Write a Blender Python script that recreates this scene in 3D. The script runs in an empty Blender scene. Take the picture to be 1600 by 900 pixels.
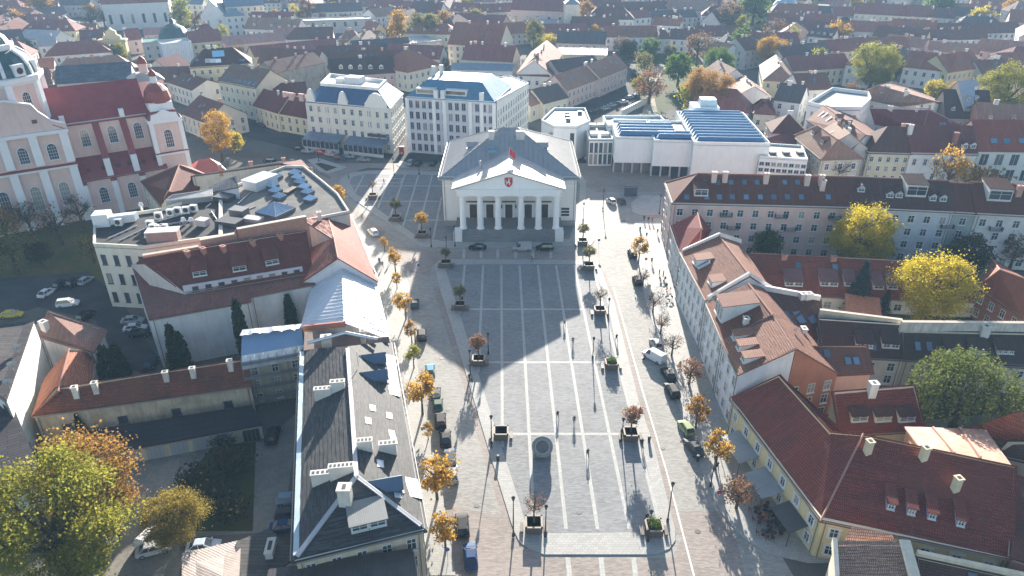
import bpy, bmesh, math, random
from mathutils import Vector, Matrix
R = math.radians
sc = bpy.context.scene
# ---------------------------------------------------------------- camera, sky, sun, exposure
CAM = Vector((0, 0, 75)); PITCH = R(28.4); FPX = 1110.0
cd = bpy.data.cameras.new('camera'); cam = bpy.data.objects.new('camera', cd)
sc.collection.objects.link(cam); cam.location = CAM; cam.rotation_euler = (R(90) - PITCH, 0, 0)
cd.sensor_width = 36; cd.lens = 36 * FPX / 1600; cd.clip_start = .5; cd.clip_end = 6000
sc.camera = cam
SUN_EL, SUN_AZ = R(16.3), math.atan2(.075, 1)      # sun stands beyond the square, a little to the right
w = bpy.data.worlds.new('World'); sc.world = w; w.use_nodes = True
nt = w.node_tree; bg = nt.nodes['Background']
sky = nt.nodes.new('ShaderNodeTexSky'); sky.sky_type = 'NISHITA'; sky.sun_disc = False
sky.sun_elevation = SUN_EL; sky.sun_rotation = SUN_AZ; sky.altitude = 100; sky.air_density = 1.0; sky.dust_density = 1.0; sky.ozone_density = 1.0
nt.links.new(sky.outputs[0], bg.inputs[0]); bg.inputs[1].default_value = .075
sd = bpy.data.lights.new('sun', 'SUN'); sd.energy = 5.0; sd.angle = R(.5); sd.color = (1, .93, .83)
so = bpy.data.objects.new('sun', sd); sc.collection.objects.link(so)
sdir = Vector((math.sin(SUN_AZ) * math.cos(SUN_EL), math.cos(SUN_AZ) * math.cos(SUN_EL), math.sin(SUN_EL)))
so.rotation_euler = sdir.to_track_quat('Z', 'Y').to_euler(); so.location = (0, 300, 200)
sc.view_settings.view_transform = 'Standard'; sc.view_settings.look = 'None'
sc.view_settings.exposure = 1.85; sc.view_settings.gamma = 1
sc.cycles.volume_bounces = 1; sc.cycles.max_bounces = 6; sc.cycles.diffuse_bounces = 3; sc.cycles.transparent_max_bounces = 6
HAZE = .00022

# ---------------------------------------------------------------- helpers
COL = sc.collection
def W(px, py, z=0.0):
    """world point at height z seen at a photograph pixel (survey of the place)"""
    x = (px - 800) / FPX; y = -(py - 450) / FPX
    dy = math.cos(PITCH) + y * math.sin(PITCH); dz = -math.sin(PITCH) + y * math.cos(PITCH)
    t = (z - CAM.z) / dz
    return Vector((x * t, dy * t, z))
def tag(o, label=None, cat=None, group=None, kind=None):
    if label: o['label'] = label
    if cat: o['category'] = cat
    if group: o['group'] = group
    if kind: o['kind'] = kind
    return o
def thing(name, label, cat, loc=(0, 0, 0), group=None, rz=0):
    o = bpy.data.objects.new(name, None); o.empty_display_size = .5; COL.objects.link(o)
    o.location = loc; o.rotation_euler = (0, 0, rz)
    return tag(o, label, cat, group)
def link(name, me, parent=None, loc=(0, 0, 0), rz=0, rot=None, scale=None):
    o = bpy.data.objects.new(name, me); COL.objects.link(o)
    if parent: o.parent = parent
    o.location = loc; o.rotation_euler = rot if rot else (0, 0, rz)
    if scale: o.scale = scale
    return o
def copy_tree(o, parent=None):
    c = o.copy(); COL.objects.link(c); c.parent = parent
    for ch in o.children: copy_tree(ch, c)
    return c
class MB:
    def __init__(s): s.v = []; s.f = []; s.m = []
    def poly(s, pts, mi=0):
        n = len(s.v); s.v += [tuple(p) for p in pts]; s.f.append(list(range(n, n + len(pts)))); s.m.append(mi)
    def hull(s, a, b, mi=0, caps=True):
        """two rings of equal count joined"""
        n = len(a); i0 = len(s.v); s.v += [tuple(p) for p in a] + [tuple(p) for p in b]
        for i in range(n):
            j = (i + 1) % n; s.f.append([i0 + i, i0 + j, i0 + n + j, i0 + n + i]); s.m.append(mi)
        if caps:
            s.f.append([i0 + i for i in range(n)][::-1]); s.m.append(mi)
            s.f.append([i0 + n + i for i in range(n)]); s.m.append(mi)
    def box(s, c, size, rz=0, mi=0, taper=1.0):
        cx, cy, cz = c; sx, sy, sz = [q / 2 for q in size]; co, si = math.cos(rz), math.sin(rz)
        def rr(z, k): return [(cx + co * x * k - si * y * k, cy + si * x * k + co * y * k, z) for x, y in ((-sx, -sy), (sx, -sy), (sx, sy), (-sx, sy))]
        s.hull(rr(cz - sz, 1), rr(cz + sz, taper), mi)
    def cyl(s, p0, p1, r0, r1=None, n=8, mi=0, caps=True):
        p0 = Vector(p0); p1 = Vector(p1); r1 = r0 if r1 is None else r1
        d = (p1 - p0).normalized(); u = d.orthogonal().normalized(); v = d.cross(u)
        a = [p0 + (u * math.cos(2 * math.pi * i / n) + v * math.sin(2 * math.pi * i / n)) * r0 for i in range(n)]
        b = [p1 + (u * math.cos(2 * math.pi * i / n) + v * math.sin(2 * math.pi * i / n)) * r1 for i in range(n)]
        s.hull(a, b, mi, caps)
    def lathe(s, c, prof, n=16, mi=0):
        for (r0, z0), (r1, z1) in zip(prof, prof[1:]):
            for i in range(n):
                a, b = 2 * math.pi * i / n, 2 * math.pi * (i + 1) / n
                q = [(c[0] + r0 * math.cos(a), c[1] + r0 * math.sin(a), c[2] + z0), (c[0] + r0 * math.cos(b), c[1] + r0 * math.sin(b), c[2] + z0),
                     (c[0] + r1 * math.cos(b), c[1] + r1 * math.sin(b), c[2] + z1), (c[0] + r1 * math.cos(a), c[1] + r1 * math.sin(a), c[2] + z1)]
                if r0 < 1e-4: q = q[1:]
                elif r1 < 1e-4: q = q[:3]
                s.poly(q, mi)
    def mesh(s, name, mats, origin=(0, 0, 0), smooth=False):
        me = bpy.data.meshes.new(name); o = origin
        me.from_pydata([(v[0] - o[0], v[1] - o[1], v[2] - o[2]) for v in s.v], [], s.f)
        mats = mats if isinstance(mats, (list, tuple)) else [mats]
        for m in mats: me.materials.append(m)
        uv = me.uv_layers.new(name='UVMap').data
        vs = [Vector(v) for v in s.v]; li = 0; buf = []
        for p in me.polygons:
            nrm = p.normal
            if abs(nrm.z) > .999 or nrm.length < .5: u, v = Vector((1, 0, 0)), Vector((0, 1, 0))
            else:
                u = Vector((-nrm.y, nrm.x, 0)).normalized(); v = nrm.cross(u)
            for k in s.f[p.index]:
                buf += [vs[k].dot(u), vs[k].dot(v)]
        uv.foreach_set('uv', buf)
        me.polygons.foreach_set('material_index', s.m)
        if smooth: me.polygons.foreach_set('use_smooth', [True] * len(s.m))
        return me
    def build(s, name, mats, parent=None, smooth=False, kind=None):
        org = parent_origin(parent)
        o = link(name, s.mesh(name, mats, org, smooth), parent)
        if kind: o['kind'] = kind
        return o
def parent_origin(p):
    q = Vector((0, 0, 0))
    while p: q += p.location; p = p.parent
    return q

# ---------------------------------------------------------------- materials
MC = {}
class NB:
    def __init__(s, name):
        s.mat = bpy.data.materials.new(name); s.mat.use_nodes = True; s.t = s.mat.node_tree; s.n = s.t.nodes; s.l = s.t.links
        s.b = s.n['Principled BSDF']
    def node(s, typ, ins=None, **kw):
        x = s.n.new('ShaderNode' + typ)
        for k, v in kw.items(): setattr(x, k, v)
        for k, v in (ins or {}).items():
            if isinstance(v, bpy.types.NodeSocket): s.l.new(v, x.inputs[k])
            else: x.inputs[k].default_value = v
        return x
    def mix(s, f, a, b, mode='MIX'):
        x = s.n.new('ShaderNodeMix'); x.data_type = 'RGBA'; x.blend_type = mode
        for i, v in ((0, f), (6, a), (7, b)):
            if isinstance(v, bpy.types.NodeSocket): s.l.new(v, x.inputs[i])
            else: x.inputs[i].default_value = v if i == 0 or len(v) == 4 else (*v, 1)
        return x.outputs[2]
    def noise(s, scale, detail=4, rough=.6, vec=None):
        x = s.node('TexNoise', {'Scale': scale, 'Detail': detail, 'Roughness': rough})
        if vec: s.l.new(vec, x.inputs['Vector'])
        return x.outputs['Fac']
    def ramp(s, fac, a, b, lo=.35, hi=.65):
        return s.node('MapRange', {'Value': fac, 'From Min': lo, 'From Max': hi, 'To Min': a, 'To Max': b}).outputs[0]
    def pos(s): return s.node('NewGeometry').outputs['Position']
    def uv(s): return s.node('UVMap').outputs[0]
    def bump(s, h, strength=.3, dist=.05):
        x = s.node('Bump', {'Height': h, 'Strength': strength, 'Distance': dist}); s.l.new(x.outputs[0], s.b.inputs['Normal'])
    def out(s, col, rough=.8, metal=0, spec=.3):
        if isinstance(col, bpy.types.NodeSocket): s.l.new(col, s.b.inputs['Base Color'])
        else: s.b.inputs['Base Color'].default_value = (*col[:3], 1)
        if isinstance(rough, bpy.types.NodeSocket): s.l.new(rough, s.b.inputs['Roughness'])
        else: s.b.inputs['Roughness'].default_value = rough
        s.b.inputs['Metallic'].default_value = metal; s.b.inputs['Specular IOR Level'].default_value = spec
        return s.mat
def k_(c, f): return tuple(max(0, min(1, q * f)) for q in c)
def cached(fn):
    def g(*a, **kw):
        key = (fn.__name__, a, tuple(sorted(kw.items())))
        if key not in MC: MC[key] = fn(*a, **kw)
        return MC[key]
    return g
@cached
def plaster(c, dirt=.35, rough=.85):
    c = k_(c, 1.14) if max(c) > .4 else c; b = NB('plaster'); p = b.pos()
    n1 = b.noise(.35, 5, .65, p)
    m = b.node('Mapping', {'Vector': p, 'Scale': (1.2, 1.2, .18)}); n2 = b.noise(1.0, 4, .7, m.outputs[0])
    col = b.mix(b.ramp(n1, 0, min(1, dirt * 1.25), .42, .68), c, k_(c, .62))
    col = b.mix(b.ramp(n2, 0, min(1, dirt * 1.3), .46, .72), col, k_((c[0] * .8, c[1] * .74, c[2] * .66), .75))
    n3 = b.noise(6, 3, .6, p); b.bump(n3, .15, .03)
    return b.out(col, rough)
@cached
def paint(c, rough=.5, metal=0, spec=.4):
    b = NB('paint'); n = b.noise(.9, 4, .6, b.pos())
    return b.out(b.mix(b.ramp(n, 0, .3), c, k_(c, .75)), rough, metal, spec)
@cached
def tile(c, stain=.5, moss=(.05, .045, .04), row=.34, wid=.24):
    c = (min(.6, c[0] * 1.5), c[1] * 1.28, c[2] * 1.2); b = NB('roof_tiles'); u = b.uv(); p = b.pos()
    br = b.node('TexBrick', {'Vector': u, 'Color1': (*k_(c, 1.12), 1), 'Color2': (*k_(c, .8), 1), 'Mortar': (*k_(c, .3), 1), 'Scale': 1.0, 'Mortar Size': .05,
                             'Mortar Smooth': .3, 'Bias': 0.0, 'Brick Width': wid, 'Row Height': row})
    n1 = b.noise(.22, 6, .68, p); n2 = b.noise(1.7, 4, .7, p)
    m = b.node('Mapping', {'Vector': u, 'Scale': (1.1, .12, 1)}); n3 = b.noise(1.0, 4, .6, m.outputs[0])
    col = b.mix(b.ramp(n1, 0, stain, .45, .7), br.outputs['Color'], moss)
    col = b.mix(b.ramp(n2, 0, stain * .6, .5, .75), col, k_(c, .6))
    n5 = b.noise(.07, 3, .5, p); col = b.mix(b.ramp(n5, 0, .55, .52, .6), col, k_((c[0] * .8, c[1], c[2]), .72))
    col = b.mix(b.ramp(n3, 0, .35, .5, .75), col, k_((c[0], c[1] * 1.1, c[2] * 1.2), 1.25))
    w_ = b.node('TexWave', {'Vector': u, 'Scale': 1 / row / 2 / math.pi * 3.14 , 'Distortion': 0.0}, wave_type='BANDS', bands_direction='Y', wave_profile='SAW')
    b.bump(w_.outputs['Fac'], .5, .06)
    return b.out(col, .8, 0, .25)
@cached
def seam(c, metal=.0, rough=.4, period=.6, stain=.3):
    b = NB('sheet_metal'); u = b.uv(); p = b.pos()
    n1 = b.noise(.5, 5, .65, p); m = b.node('Mapping', {'Vector': u, 'Scale': (1.5, .15, 1)}); n2 = b.noise(1.2, 4, .6, m.outputs[0])
    col = b.mix(b.ramp(n1, 0, stain), c, k_(c, .6)); col = b.mix(b.ramp(n2, 0, stain, .5, .75), col, k_(c, 1.25))
    w_ = b.node('TexWave', {'Vector': u, 'Scale': .5 / period, 'Distortion': .0}, wave_type='BANDS', bands_direction='X', wave_profile='SIN')
    b.bump(b.ramp(w_.outputs['Fac'], 0, 1, .9, 1.0), .5, .05)
    return b.out(col, b.ramp(n1, rough * .8, min(1, rough * 1.4)), metal, .5)
@cached
def tar(c, patch=.5):
    b = NB('bitumen_felt'); u = b.uv(); p = b.pos()
    br = b.node('TexBrick', {'Vector': u, 'Color1': (*k_(c, 1.25), 1), 'Color2': (*k_(c, .75), 1), 'Mortar': (*k_(c, .35), 1), 'Scale': 1.0, 'Mortar Size': .05,
                             'Brick Width': 3.1, 'Row Height': .55})
    n1 = b.noise(.3, 6, .7, p); n2 = b.noise(2.2, 5, .7, p)
    col = b.mix(b.ramp(n1, 0, patch, .48, .7), br.outputs['Color'], k_(c, 1.7)); col = b.mix(b.ramp(n2, 0, .5, .45, .75), col, k_(c, .5))
    b.bump(n2, .3, .05)
    return b.out(col, .75, 0, .35)
@cached
def stone(c, sc_=2.0, contrast=.5, streak=0):
    b = NB('stone_setts'); p = b.pos()
    if streak:
        m = b.node('Mapping', {'Vector': p, 'Scale': (.35, 1.0, 1)}); v = m.outputs[0]
    else: v = p
    n1 = b.noise(sc_, 6, .75, v); n2 = b.noise(.09, 5, .6, p); vo = b.node('TexVoronoi', {'Vector': v, 'Scale': 4.5})
    col = b.mix(b.ramp(n1, 0, contrast, .35, .7), k_(c, 1.15), k_(c, .5)); col = b.mix(b.ramp(n2, 0, .7, .4, .68), col, k_(c, .66))
    n4 = b.noise(.35, 5, .7, p); col = b.mix(b.ramp(n4, 0, .55, .55, .72), col, k_(c, .6))
    bw = b.node('RGBToBW', {'Color': vo.outputs['Color']}); col = b.mix(b.ramp(bw.outputs[0], 0, .45, .35, .75), col, k_(c, 1.35))
    hs = b.node('HueSaturation', {'Color': col, 'Saturation': .9}); b.bump(vo.outputs['Distance'], .4, .03)
    return b.out(hs.outputs[0], .8, 0, .3)
@cached
def slab(c, w=.6, h=.4, contrast=.2):
    b = NB('stone_slabs'); p = b.pos()
    br = b.node('TexBrick', {'Vector': p, 'Color1': (*k_(c, 1.06), 1), 'Color2': (*k_(c, 1 - contrast), 1), 'Mortar': (*k_(c, .55), 1), 'Scale': 1.0, 'Mortar Size': .018,
                             'Brick Width': w, 'Row Height': h})
    n2 = b.noise(.15, 6, .7, p); n3 = b.noise(3, 4, .7, p)
    col = b.mix(b.ramp(n2, 0, .45, .42, .72), br.outputs['Color'], k_(c, .68)); col = b.mix(b.ramp(n3, 0, .3, .5, .75), col, k_(c, .6))
    return b.out(col, .75, 0, .3)
@cached
def soil(c, c2, s=.12):
    b = NB('earth'); p = b.pos(); n1 = b.noise(s, 7, .7, p); n2 = b.noise(1.6, 5, .7, p)
    col = b.mix(b.ramp(n1, 0, 1, .4, .62), c, c2); col = b.mix(b.ramp(n2, 0, .5, .4, .75), col, k_(c, .5)); b.bump(n2, .4, .1)
    return b.out(col, .95, 0, .1)
@cached
def leafmat(c, c2, tr=.55):
    b = NB('leaves'); g = b.node('NewGeometry'); oi = b.node('ObjectInfo')
    n = b.noise(.45, 3, .6, g.outputs['Position'])
    col = b.mix(g.outputs['Random Per Island'], c, c2); col = b.mix(b.ramp(n, 0, .7, .4, .65), col, c2)
    col = b.mix(b.ramp(g.outputs['Random Per Island'], 0, .45, .6, 1), col, k_(c, .62))
    hs = b.node('HueSaturation', {'Color': col, 'Value': 1.0}); 
    d = b.node('BsdfDiffuse', {'Color': hs.outputs[0]}); t = b.node('BsdfTranslucent', {'Color': hs.outputs[0]})
    m = b.node('MixShader', {0: tr}); b.l.new(d.outputs[0], m.inputs[1]); b.l.new(t.outputs[0], m.inputs[2])
    b.l.new(m.outputs[0], b.n['Material Output'].inputs[0])
    return b.mat
@cached
def glass(c=(.03, .04, .055), rough=.08, spec=.8):
    b = NB('window_glass'); oi = b.node('ObjectInfo')
    col = b.mix(b.ramp(oi.outputs['Random'], 0, 1, 0, 1), c, k_(c, 2.2)); col = b.mix(b.ramp(oi.outputs['Random'], 0, .8, .80, .84), col, (.34, .32, .28)) if max(c) < .06 else col
    return b.out(col, rough, 0, spec)
@cached
def plain(c, rough=.6, metal=0, spec=.4):
    b = NB('plain'); n = b.noise(4, 3, .6, b.pos())
    return b.out(b.mix(b.ramp(n, 0, .25), c, k_(c, .7)), rough, metal, spec)
WHITE = (.72, .72, .70); CREAM = (.62, .56, .42); PINK = (.60, .42, .38); YEL = (.66, .55, .28); GREY = (.42, .42, .42); PALE = (.6, .58, .53)
TRED = (.25, .075, .05); TDRK = (.13, .055, .045); TBRN = (.24, .12, .085); TORG = (.36, .14, .075); TMAR = (.20, .04, .045)
FR_W = plain((.7, .7, .68)); FR_D = plain((.12, .10, .09)); GLS = glass(); SKYG = glass((.06, .11, .17), .05, 1.0)
# ---------------------------------------------------------------- buildings
from mathutils.geometry import intersect_ray_tri
WM = {}
def win_mesh(w, h, fr, style, far):
    key = (round(w, 2), round(h, 2), fr.name, style, far)
    if key in WM: return WM[key]
    m = MB(); t = .09; d = .10
    def bar(x, z, sx, sz, dd=d): m.box((x, -dd / 2, z), (sx, dd, sz))
    bar(-w / 2, h / 2, t, h); bar(w / 2, h / 2, t, h); bar(0, 0, w + t, t); bar(0, h, w + t, t)
    if style != 'plain': bar(0, h / 2, .07, h - t, .08)
    if style == 'cross': bar(0, h * .62, w - t, .06, .07)
    if style == 'grid':
        for q in (.33, .66): bar(0, h * q, w - t, .05, .07)
    if style == 'sur':
        bar(0, h * .62, w - t, .06, .07)
        for sx in (-1, 1): bar(sx * (w / 2 + .16), h / 2, .2, h + .3, .14)
        bar(0, h + .2, w + .7, .26, .22)
    m.box((0, -.14, -.09), (w + .3, .28, .1))
    p = MB(); q = w / 2 - t / 2
    ps = [(-q, -.03, t / 2), (q, -.03, t / 2), (q, -.03, h - t / 2), (-q, -.03, h - t / 2)]
    if style == 'arch':
        ps = ps[:2] + [(q * math.cos(a), -.12, h - q + q * math.sin(a)) for a in [math.pi * i / 8 for i in range(9)]]
        ps[0] = (-q, -.12, 0); ps[1] = (q, -.12, 0)
    if far:
        m.poly(ps, 1); r = (m.mesh('window', [fr, GLS]), None)
    else: p.poly(ps); r = (m.mesh('window', [fr]), p.mesh('pane', [GLS]))
    WM[key] = r; return r
def arch_window(parent, p, ang, w, h, fr, name='window'):
    """round-headed window with a raised surround"""
    key = ('arch', w, h, fr.name)
    if key not in WM:
        m = MB(); n = 8; r = w / 2; t = .16
        def prof(r_, y): return [(-r_, y, 0)] + [(-r_ * math.cos(math.pi * i / n), y, h - r + r_ * math.sin(math.pi * i / n)) for i in range(n + 1)] + [(r_, y, 0)]
        a, b = prof(r + t, -.12), prof(r, -.12); c = prof(r + t, 0)
        for i in range(len(a) - 1):
            m.poly([a[i], b[i], b[i + 1], a[i + 1]][::-1]); m.poly([c[i], a[i], a[i + 1], c[i + 1]][::-1])
        for q in (-.33, 0, .33): m.box((q * w * .8, -.05, (h - r * .4) / 2), (.05, .06, h - r * .4))
        for q in (.2, .4, .6, .8): m.box((0, -.05, h * q), (w * .95, .06, .05))
        m.box((0, -.2, -.1), (w + .5, .4, .14))
        p_ = MB(); p_.poly([(x, -.03, z) for x, y, z in prof(r - .02, 0)][::-1])
        WM[key] = (m.mesh('window', [fr]), p_.mesh('pane', [GLS]))
    a, b = WM[key]
    o = link(name, a, parent, Vector(p) - parent_origin(parent), ang); link('pane', b, o)
    return o
CHM = {}
REG = []
class Bldg:
    def __init__(s, name, label, cat, V, F, wall, roof, z0=0.0, over=.35, thick=.22, win=None, cornice=None, group=None, parapet=0, ridge=None, rng=None,
                 wallpart=None, fr=None):
        s.rng = random.Random(rng if rng is not None else sum(map(ord, label)))
        V = [Vector(v) for v in V]; F2 = []
        for f in F:
            n = Vector((0, 0, 0))
            for i in range(len(f)): n += V[f[i]].cross(V[f[(i + 1) % len(f)]])
            F2.append(list(f) if n.z >= 0 else list(f)[::-1])
        s.V, s.F = V, F2; c = sum(V, Vector()) / len(V); s.c = Vector((c.x, c.y, z0)); s.dist = (Vector((c.x, c.y, 0)) - Vector((0, 0, 0))).length
        s.far = s.dist > 265; REG.append((c.x, c.y, max((Vector((v.x - c.x, v.y - c.y))).length for v in V)))
        s.t = thing(name, label, cat, s.c, group); s.z0 = z0
        ed = {}
        for fi, f in enumerate(F2):
            for i in range(len(f)): ed[(f[i], f[(i + 1) % len(f)])] = fi
        s.bound = [(e, fi) for e, fi in ed.items() if (e[1], e[0]) not in ed]
        inner = [(e, fi, ed[(e[1], e[0])]) for e, fi in ed.items() if (e[1], e[0]) in ed and e[0] < e[1]]
        # walls
        m = MB()
        for (i, j), fi in s.bound:
            a, b = V[i], V[j]
            m.poly([(a.x, a.y, z0), (b.x, b.y, z0), b - Vector((0, 0, .03)), a - Vector((0, 0, .03))])
        if parapet:
            for (i, j), fi in s.bound:
                a, b = V[i], V[j]; d = (b - a).normalized(); n = Vector((d.y, -d.x, 0))
                o_, i_ = n * .06, n * -.3; up = Vector((0, 0, parapet))
                m.hull([a + o_, b + o_, b + i_, a + i_], [a + o_ + up, b + o_ + up, b + i_ + up, a + i_ + up], 0)
        s.wall = m.build('wall', wall, s.t)
        # roof slab, pushed out over the walls along the eaves
        if over > 0 and not parapet:
            off = {i: Vector() for i in range(len(V))}
            for (i, j), fi in s.bound:
                d = (V[j] - V[i]); d.z = 0
                if d.length < 1e-3: continue
                d.normalize(); n = Vector((d.y, -d.x, 0))
                for k in (i, j):
                    if off[k].length == 0 or abs(off[k].normalized().dot(n)) < .98: off[k] += n
            RV = []
            for i, v in enumerate(V):
                q = off[i]
                if q.length > 1.5: q = q.normalized() * 1.4
                dz = 0
                if q.length:
                    for (e, fi) in s.bound:
                        if i in e:
                            nn = s.fn(fi)
                            if nn.z > .1: dz = min(dz, -(nn.x * q.x + nn.y * q.y) / nn.z)
                RV.append(v + q * over + Vector((0, 0, max(-.5, dz * over))))
        else: RV = V
        m = MB(); dn = Vector((0, 0, thick)); lift = Vector((0, 0, .02 if not parapet else .0))
        for f in F2:
            m.poly([RV[k] + lift for k in f]); m.poly([RV[k] - dn for k in f][::-1])
        for (i, j), fi in s.bound: m.poly([RV[i] - dn, RV[j] - dn, RV[j] + lift, RV[i] + lift])
        s.roof = m.build('roof', roof, s.t); s.RV = RV
        if ridge:
            m = MB(); k = 0
            for (i, j), f1, f2 in inner:
                if s.fn(f1).dot(s.fn(f2)) < .985:
                    m.cyl(RV[i] + Vector((0, 0, .05)), RV[j] + Vector((0, 0, .05)), .16, n=6); k += 1
            if k: m.build('ridge_cap', ridge, s.t)
        if cornice:
            m = MB(); k = 0
            for (i, j), fi in s.bound:
                a, b = V[i], V[j]
                if abs(a.z - b.z) < .6 and s.faces_cam(a, b):
                    d = (b - a).normalized(); n = Vector((d.y, -d.x, 0)); e = a - d * .12, b + d * .12; k += 1
                    for z1, z2, o1 in ((-.75, -.4, .14), (-.4, -.06, .3)):
                        m.hull([e[0] + Vector((0, 0, z1)), e[1] + Vector((0, 0, z1)), e[1] + n * o1 + Vector((0, 0, z1)), e[0] + n * o1 + Vector((0, 0, z1))],
                               [e[0] + Vector((0, 0, z2)), e[1] + Vector((0, 0, z2)), e[1] + n * o1 + Vector((0, 0, z2)), e[0] + n * o1 + Vector((0, 0, z2))])
            if k: m.build('cornice', cornice, s.t)
        if s.dist < 245 and not parapet and z0 == 0:
            m = MB(); k = 0; pipe = plain((.24, .2, .17), .5)
            for (i, j), fi in s.bound:
                a, b = V[i], V[j]; d = b - a; d.z = 0
                if abs(a.z - b.z) < .6 and d.length > 6 and s.faces_cam(a, b):
                    d.normalize(); n = Vector((d.y, -d.x, 0)); g0, g1 = a + n * (over + .1) + Vector((0, 0, -.25)), b + n * (over + .1) + Vector((0, 0, -.25)); m.cyl(g0, g1, .1, n=6); k += 1
                    for e, q in ((a, .5), (b, -.5)):
                        p = e + d * q + n * .12; dp = MB(); dp.cyl((p.x, p.y, z0 + .1), (p.x, p.y, e.z - .6), .07, n=5); dp.cyl((p.x, p.y, e.z - .6), p + n * over * .9 + Vector((0, 0, -.25)), .07, n=5); dp.build('downpipe', pipe, s.t)
            if k: m.build('gutter', pipe, s.t)
        if win is not None: s.windows(fr=fr or FR_W, **win)
    def fn(s, fi):
        f = s.F[fi]; n = Vector()
        for i in range(len(f)): n += s.V[f[i]].cross(s.V[f[(i + 1) % len(f)]])
        return n.normalized()
    def faces_cam(s, a, b):
        d = b - a; n = Vector((d.y, -d.x, 0)); mid = (a + b) / 2
        return n.length > .1 and n.normalized().dot((Vector((0, 0, 0)) - Vector((mid.x, mid.y, 0))).normalized()) > -.18
    def windows(s, rows=None, sp=3.0, w=1.0, h=1.6, fr=FR_W, style='cross', zb=None, dz=None, edges=None, skip=.0, minlen=2.8, zt=1.0):
        me, pane = win_mesh(w, h, fr, style, s.far)
        for n_, ((i, j), fi) in enumerate(s.bound):
            a, b = s.V[i], s.V[j]; d = b - a; d.z = 0; L = d.length
            if L < minlen or not s.faces_cam(a, b): continue
            if edges is not None and not any((i, j) == e or (j, i) == e for e in edges): continue
            zmin = min(a.z, b.z) - zt; H = zmin - s.z0
            nr = rows or max(1, int((H + .9) / 3.25)); step = dz or H / nr
            nc = max(1, int((L - .6) / sp)); d.normalize(); n = Vector((d.y, -d.x, 0)); ang = math.atan2(d.y, d.x)
            for r in range(nr):
                z = (zb if zb is not None else s.z0 + step * .5 - h * .38) + r * step
                if z + h > zmin + .5: continue
                for c in range(nc):
                    if skip and s.rng.random() < skip: continue
                    p = a + d * (L * (c + .5) / nc); p.z = z; p += n * .004
                    o = link('window', me, s.t, p - s.c, ang)
                    if pane: link('pane', pane, o)
    def hit(s, px, py):
        d = (W(px, py) - CAM).normalized(); best = None
        for fi, f in enumerate(s.F):
            for k in range(1, len(f) - 1):
                q = intersect_ray_tri(s.V[f[0]], s.V[f[k]], s.V[f[k + 1]], d, CAM)
                if q and (best is None or (q - CAM).length < (best[0] - CAM).length): best = (q, s.fn(fi))
        return best
    def rand(s):
        ok = [i for i in range(len(s.F)) if s.fn(i).dot((CAM - s.V[s.F[i][0]]).normalized()) > .05] or [0]
        f = s.F[s.rng.choice(ok)]; k = [s.rng.random() + .15 for _ in f]; t = sum(k)
        return sum((s.V[i] * (q / t) for i, q in zip(f, k)), Vector()), s.fn(s.F.index(f))
    def chimney(s, px=None, py=None, w=.9, d=.6, h=1.6, mat=None, ang=None, at=None, n=1):
        q = at or s.hit(px, py)
        if not q: return
        p, nr = q; mat = mat or plaster((.6, .58, .54)); key = (w, d, h, mat.name, n)
        if key not in CHM:
            m = MB(); m.box((0, 0, h / 2 - .6), (w, d, h + 1.2)); m.box((0, 0, h + .06), (w + .18, d + .18, .16))
            for k in range(n):
                x = (k - (n - 1) / 2) * w / max(1, n); m.box((x, 0, h + .14), (min(.45, w / n * .62), d * .6, .06), mi=1)
            CHM[key] = m.mesh('chimney', [mat, plain((.03, .03, .03))])
        if ang is None:
            i, j = s.bound[0][0]; dd = s.V[j] - s.V[i]; ang = math.atan2(dd.y, dd.x)
        link('chimney', CHM[key], s.t, p - s.c, ang)
    def basis(s, nr):
        u = Vector((-nr.y, nr.x, 0)); u = Vector((1, 0, 0)) if u.length < .02 else u.normalized()
        return u, nr.cross(u).normalized()
    def skylight(s, px=None, py=None, w=.9, h=1.3, fr=None, at=None, gl=None, up=.08):
        q = at or s.hit(px, py)
        if not q: return
        p, nr = q; fr = fr or FR_D; key = ('sky', w, h, fr.name, (gl or SKYG).name, up)
        if key not in CHM:
            m = MB(); t = .09
            m.box((-w / 2, 0, up / 2), (t, h + t, up)); m.box((w / 2, 0, up / 2), (t, h + t, up)); m.box((0, -h / 2, up / 2), (w - t, t, up)); m.box((0, h / 2, up / 2), (w - t, t, up))
            g = MB(); q_ = [(-w / 2, -h / 2, up * .7), (w / 2, -h / 2, up * .7), (w / 2, h / 2, up * .7), (-w / 2, h / 2, up * .7)]
            if s.far: m.poly(q_, 1); CHM[key] = (m.mesh('skylight', [fr, gl or SKYG]), None)
            else: g.poly(q_); CHM[key] = (m.mesh('skylight', [fr]), g.mesh('pane', [gl or SKYG]))
        a, g = CHM[key]; u, v = s.basis(nr)
        o = link('skylight', a, s.t, p - s.c + nr * .03, rot=Matrix((u, v, nr)).transposed().to_euler())
        if g: link('pane', g, o)
    def dormer(s, px=None, py=None, w=1.6, h=1.4, kind='shed', wall=None, roof=None, at=None, n=1, wst='cross', pitch=8):
        q = at or s.hit(px, py)
        if not q: return
        p, nr = q; u, v = s.basis(nr); ang = math.atan2(u.y, u.x); tp = math.tan(math.acos(max(.1, min(.99, nr.z))))
        wall = wall or s.wall.data.materials[0]; roof = roof or s.roof.data.materials[0]
        tl = math.tan(R(pitch)) if kind == 'shed' else 0
        dep = min(6, h / max(.2, tp - tl)); m = MB(); x = w / 2; zt = h + dep * tl
        m.hull([(-x, 0, -.2), (x, 0, -.2), (x, dep, dep * tp - .2), (-x, dep, dep * tp - .2)], [(-x, 0, h), (x, 0, h), (x, dep, zt), (-x, dep, zt)], 0)
        o = .18
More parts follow.
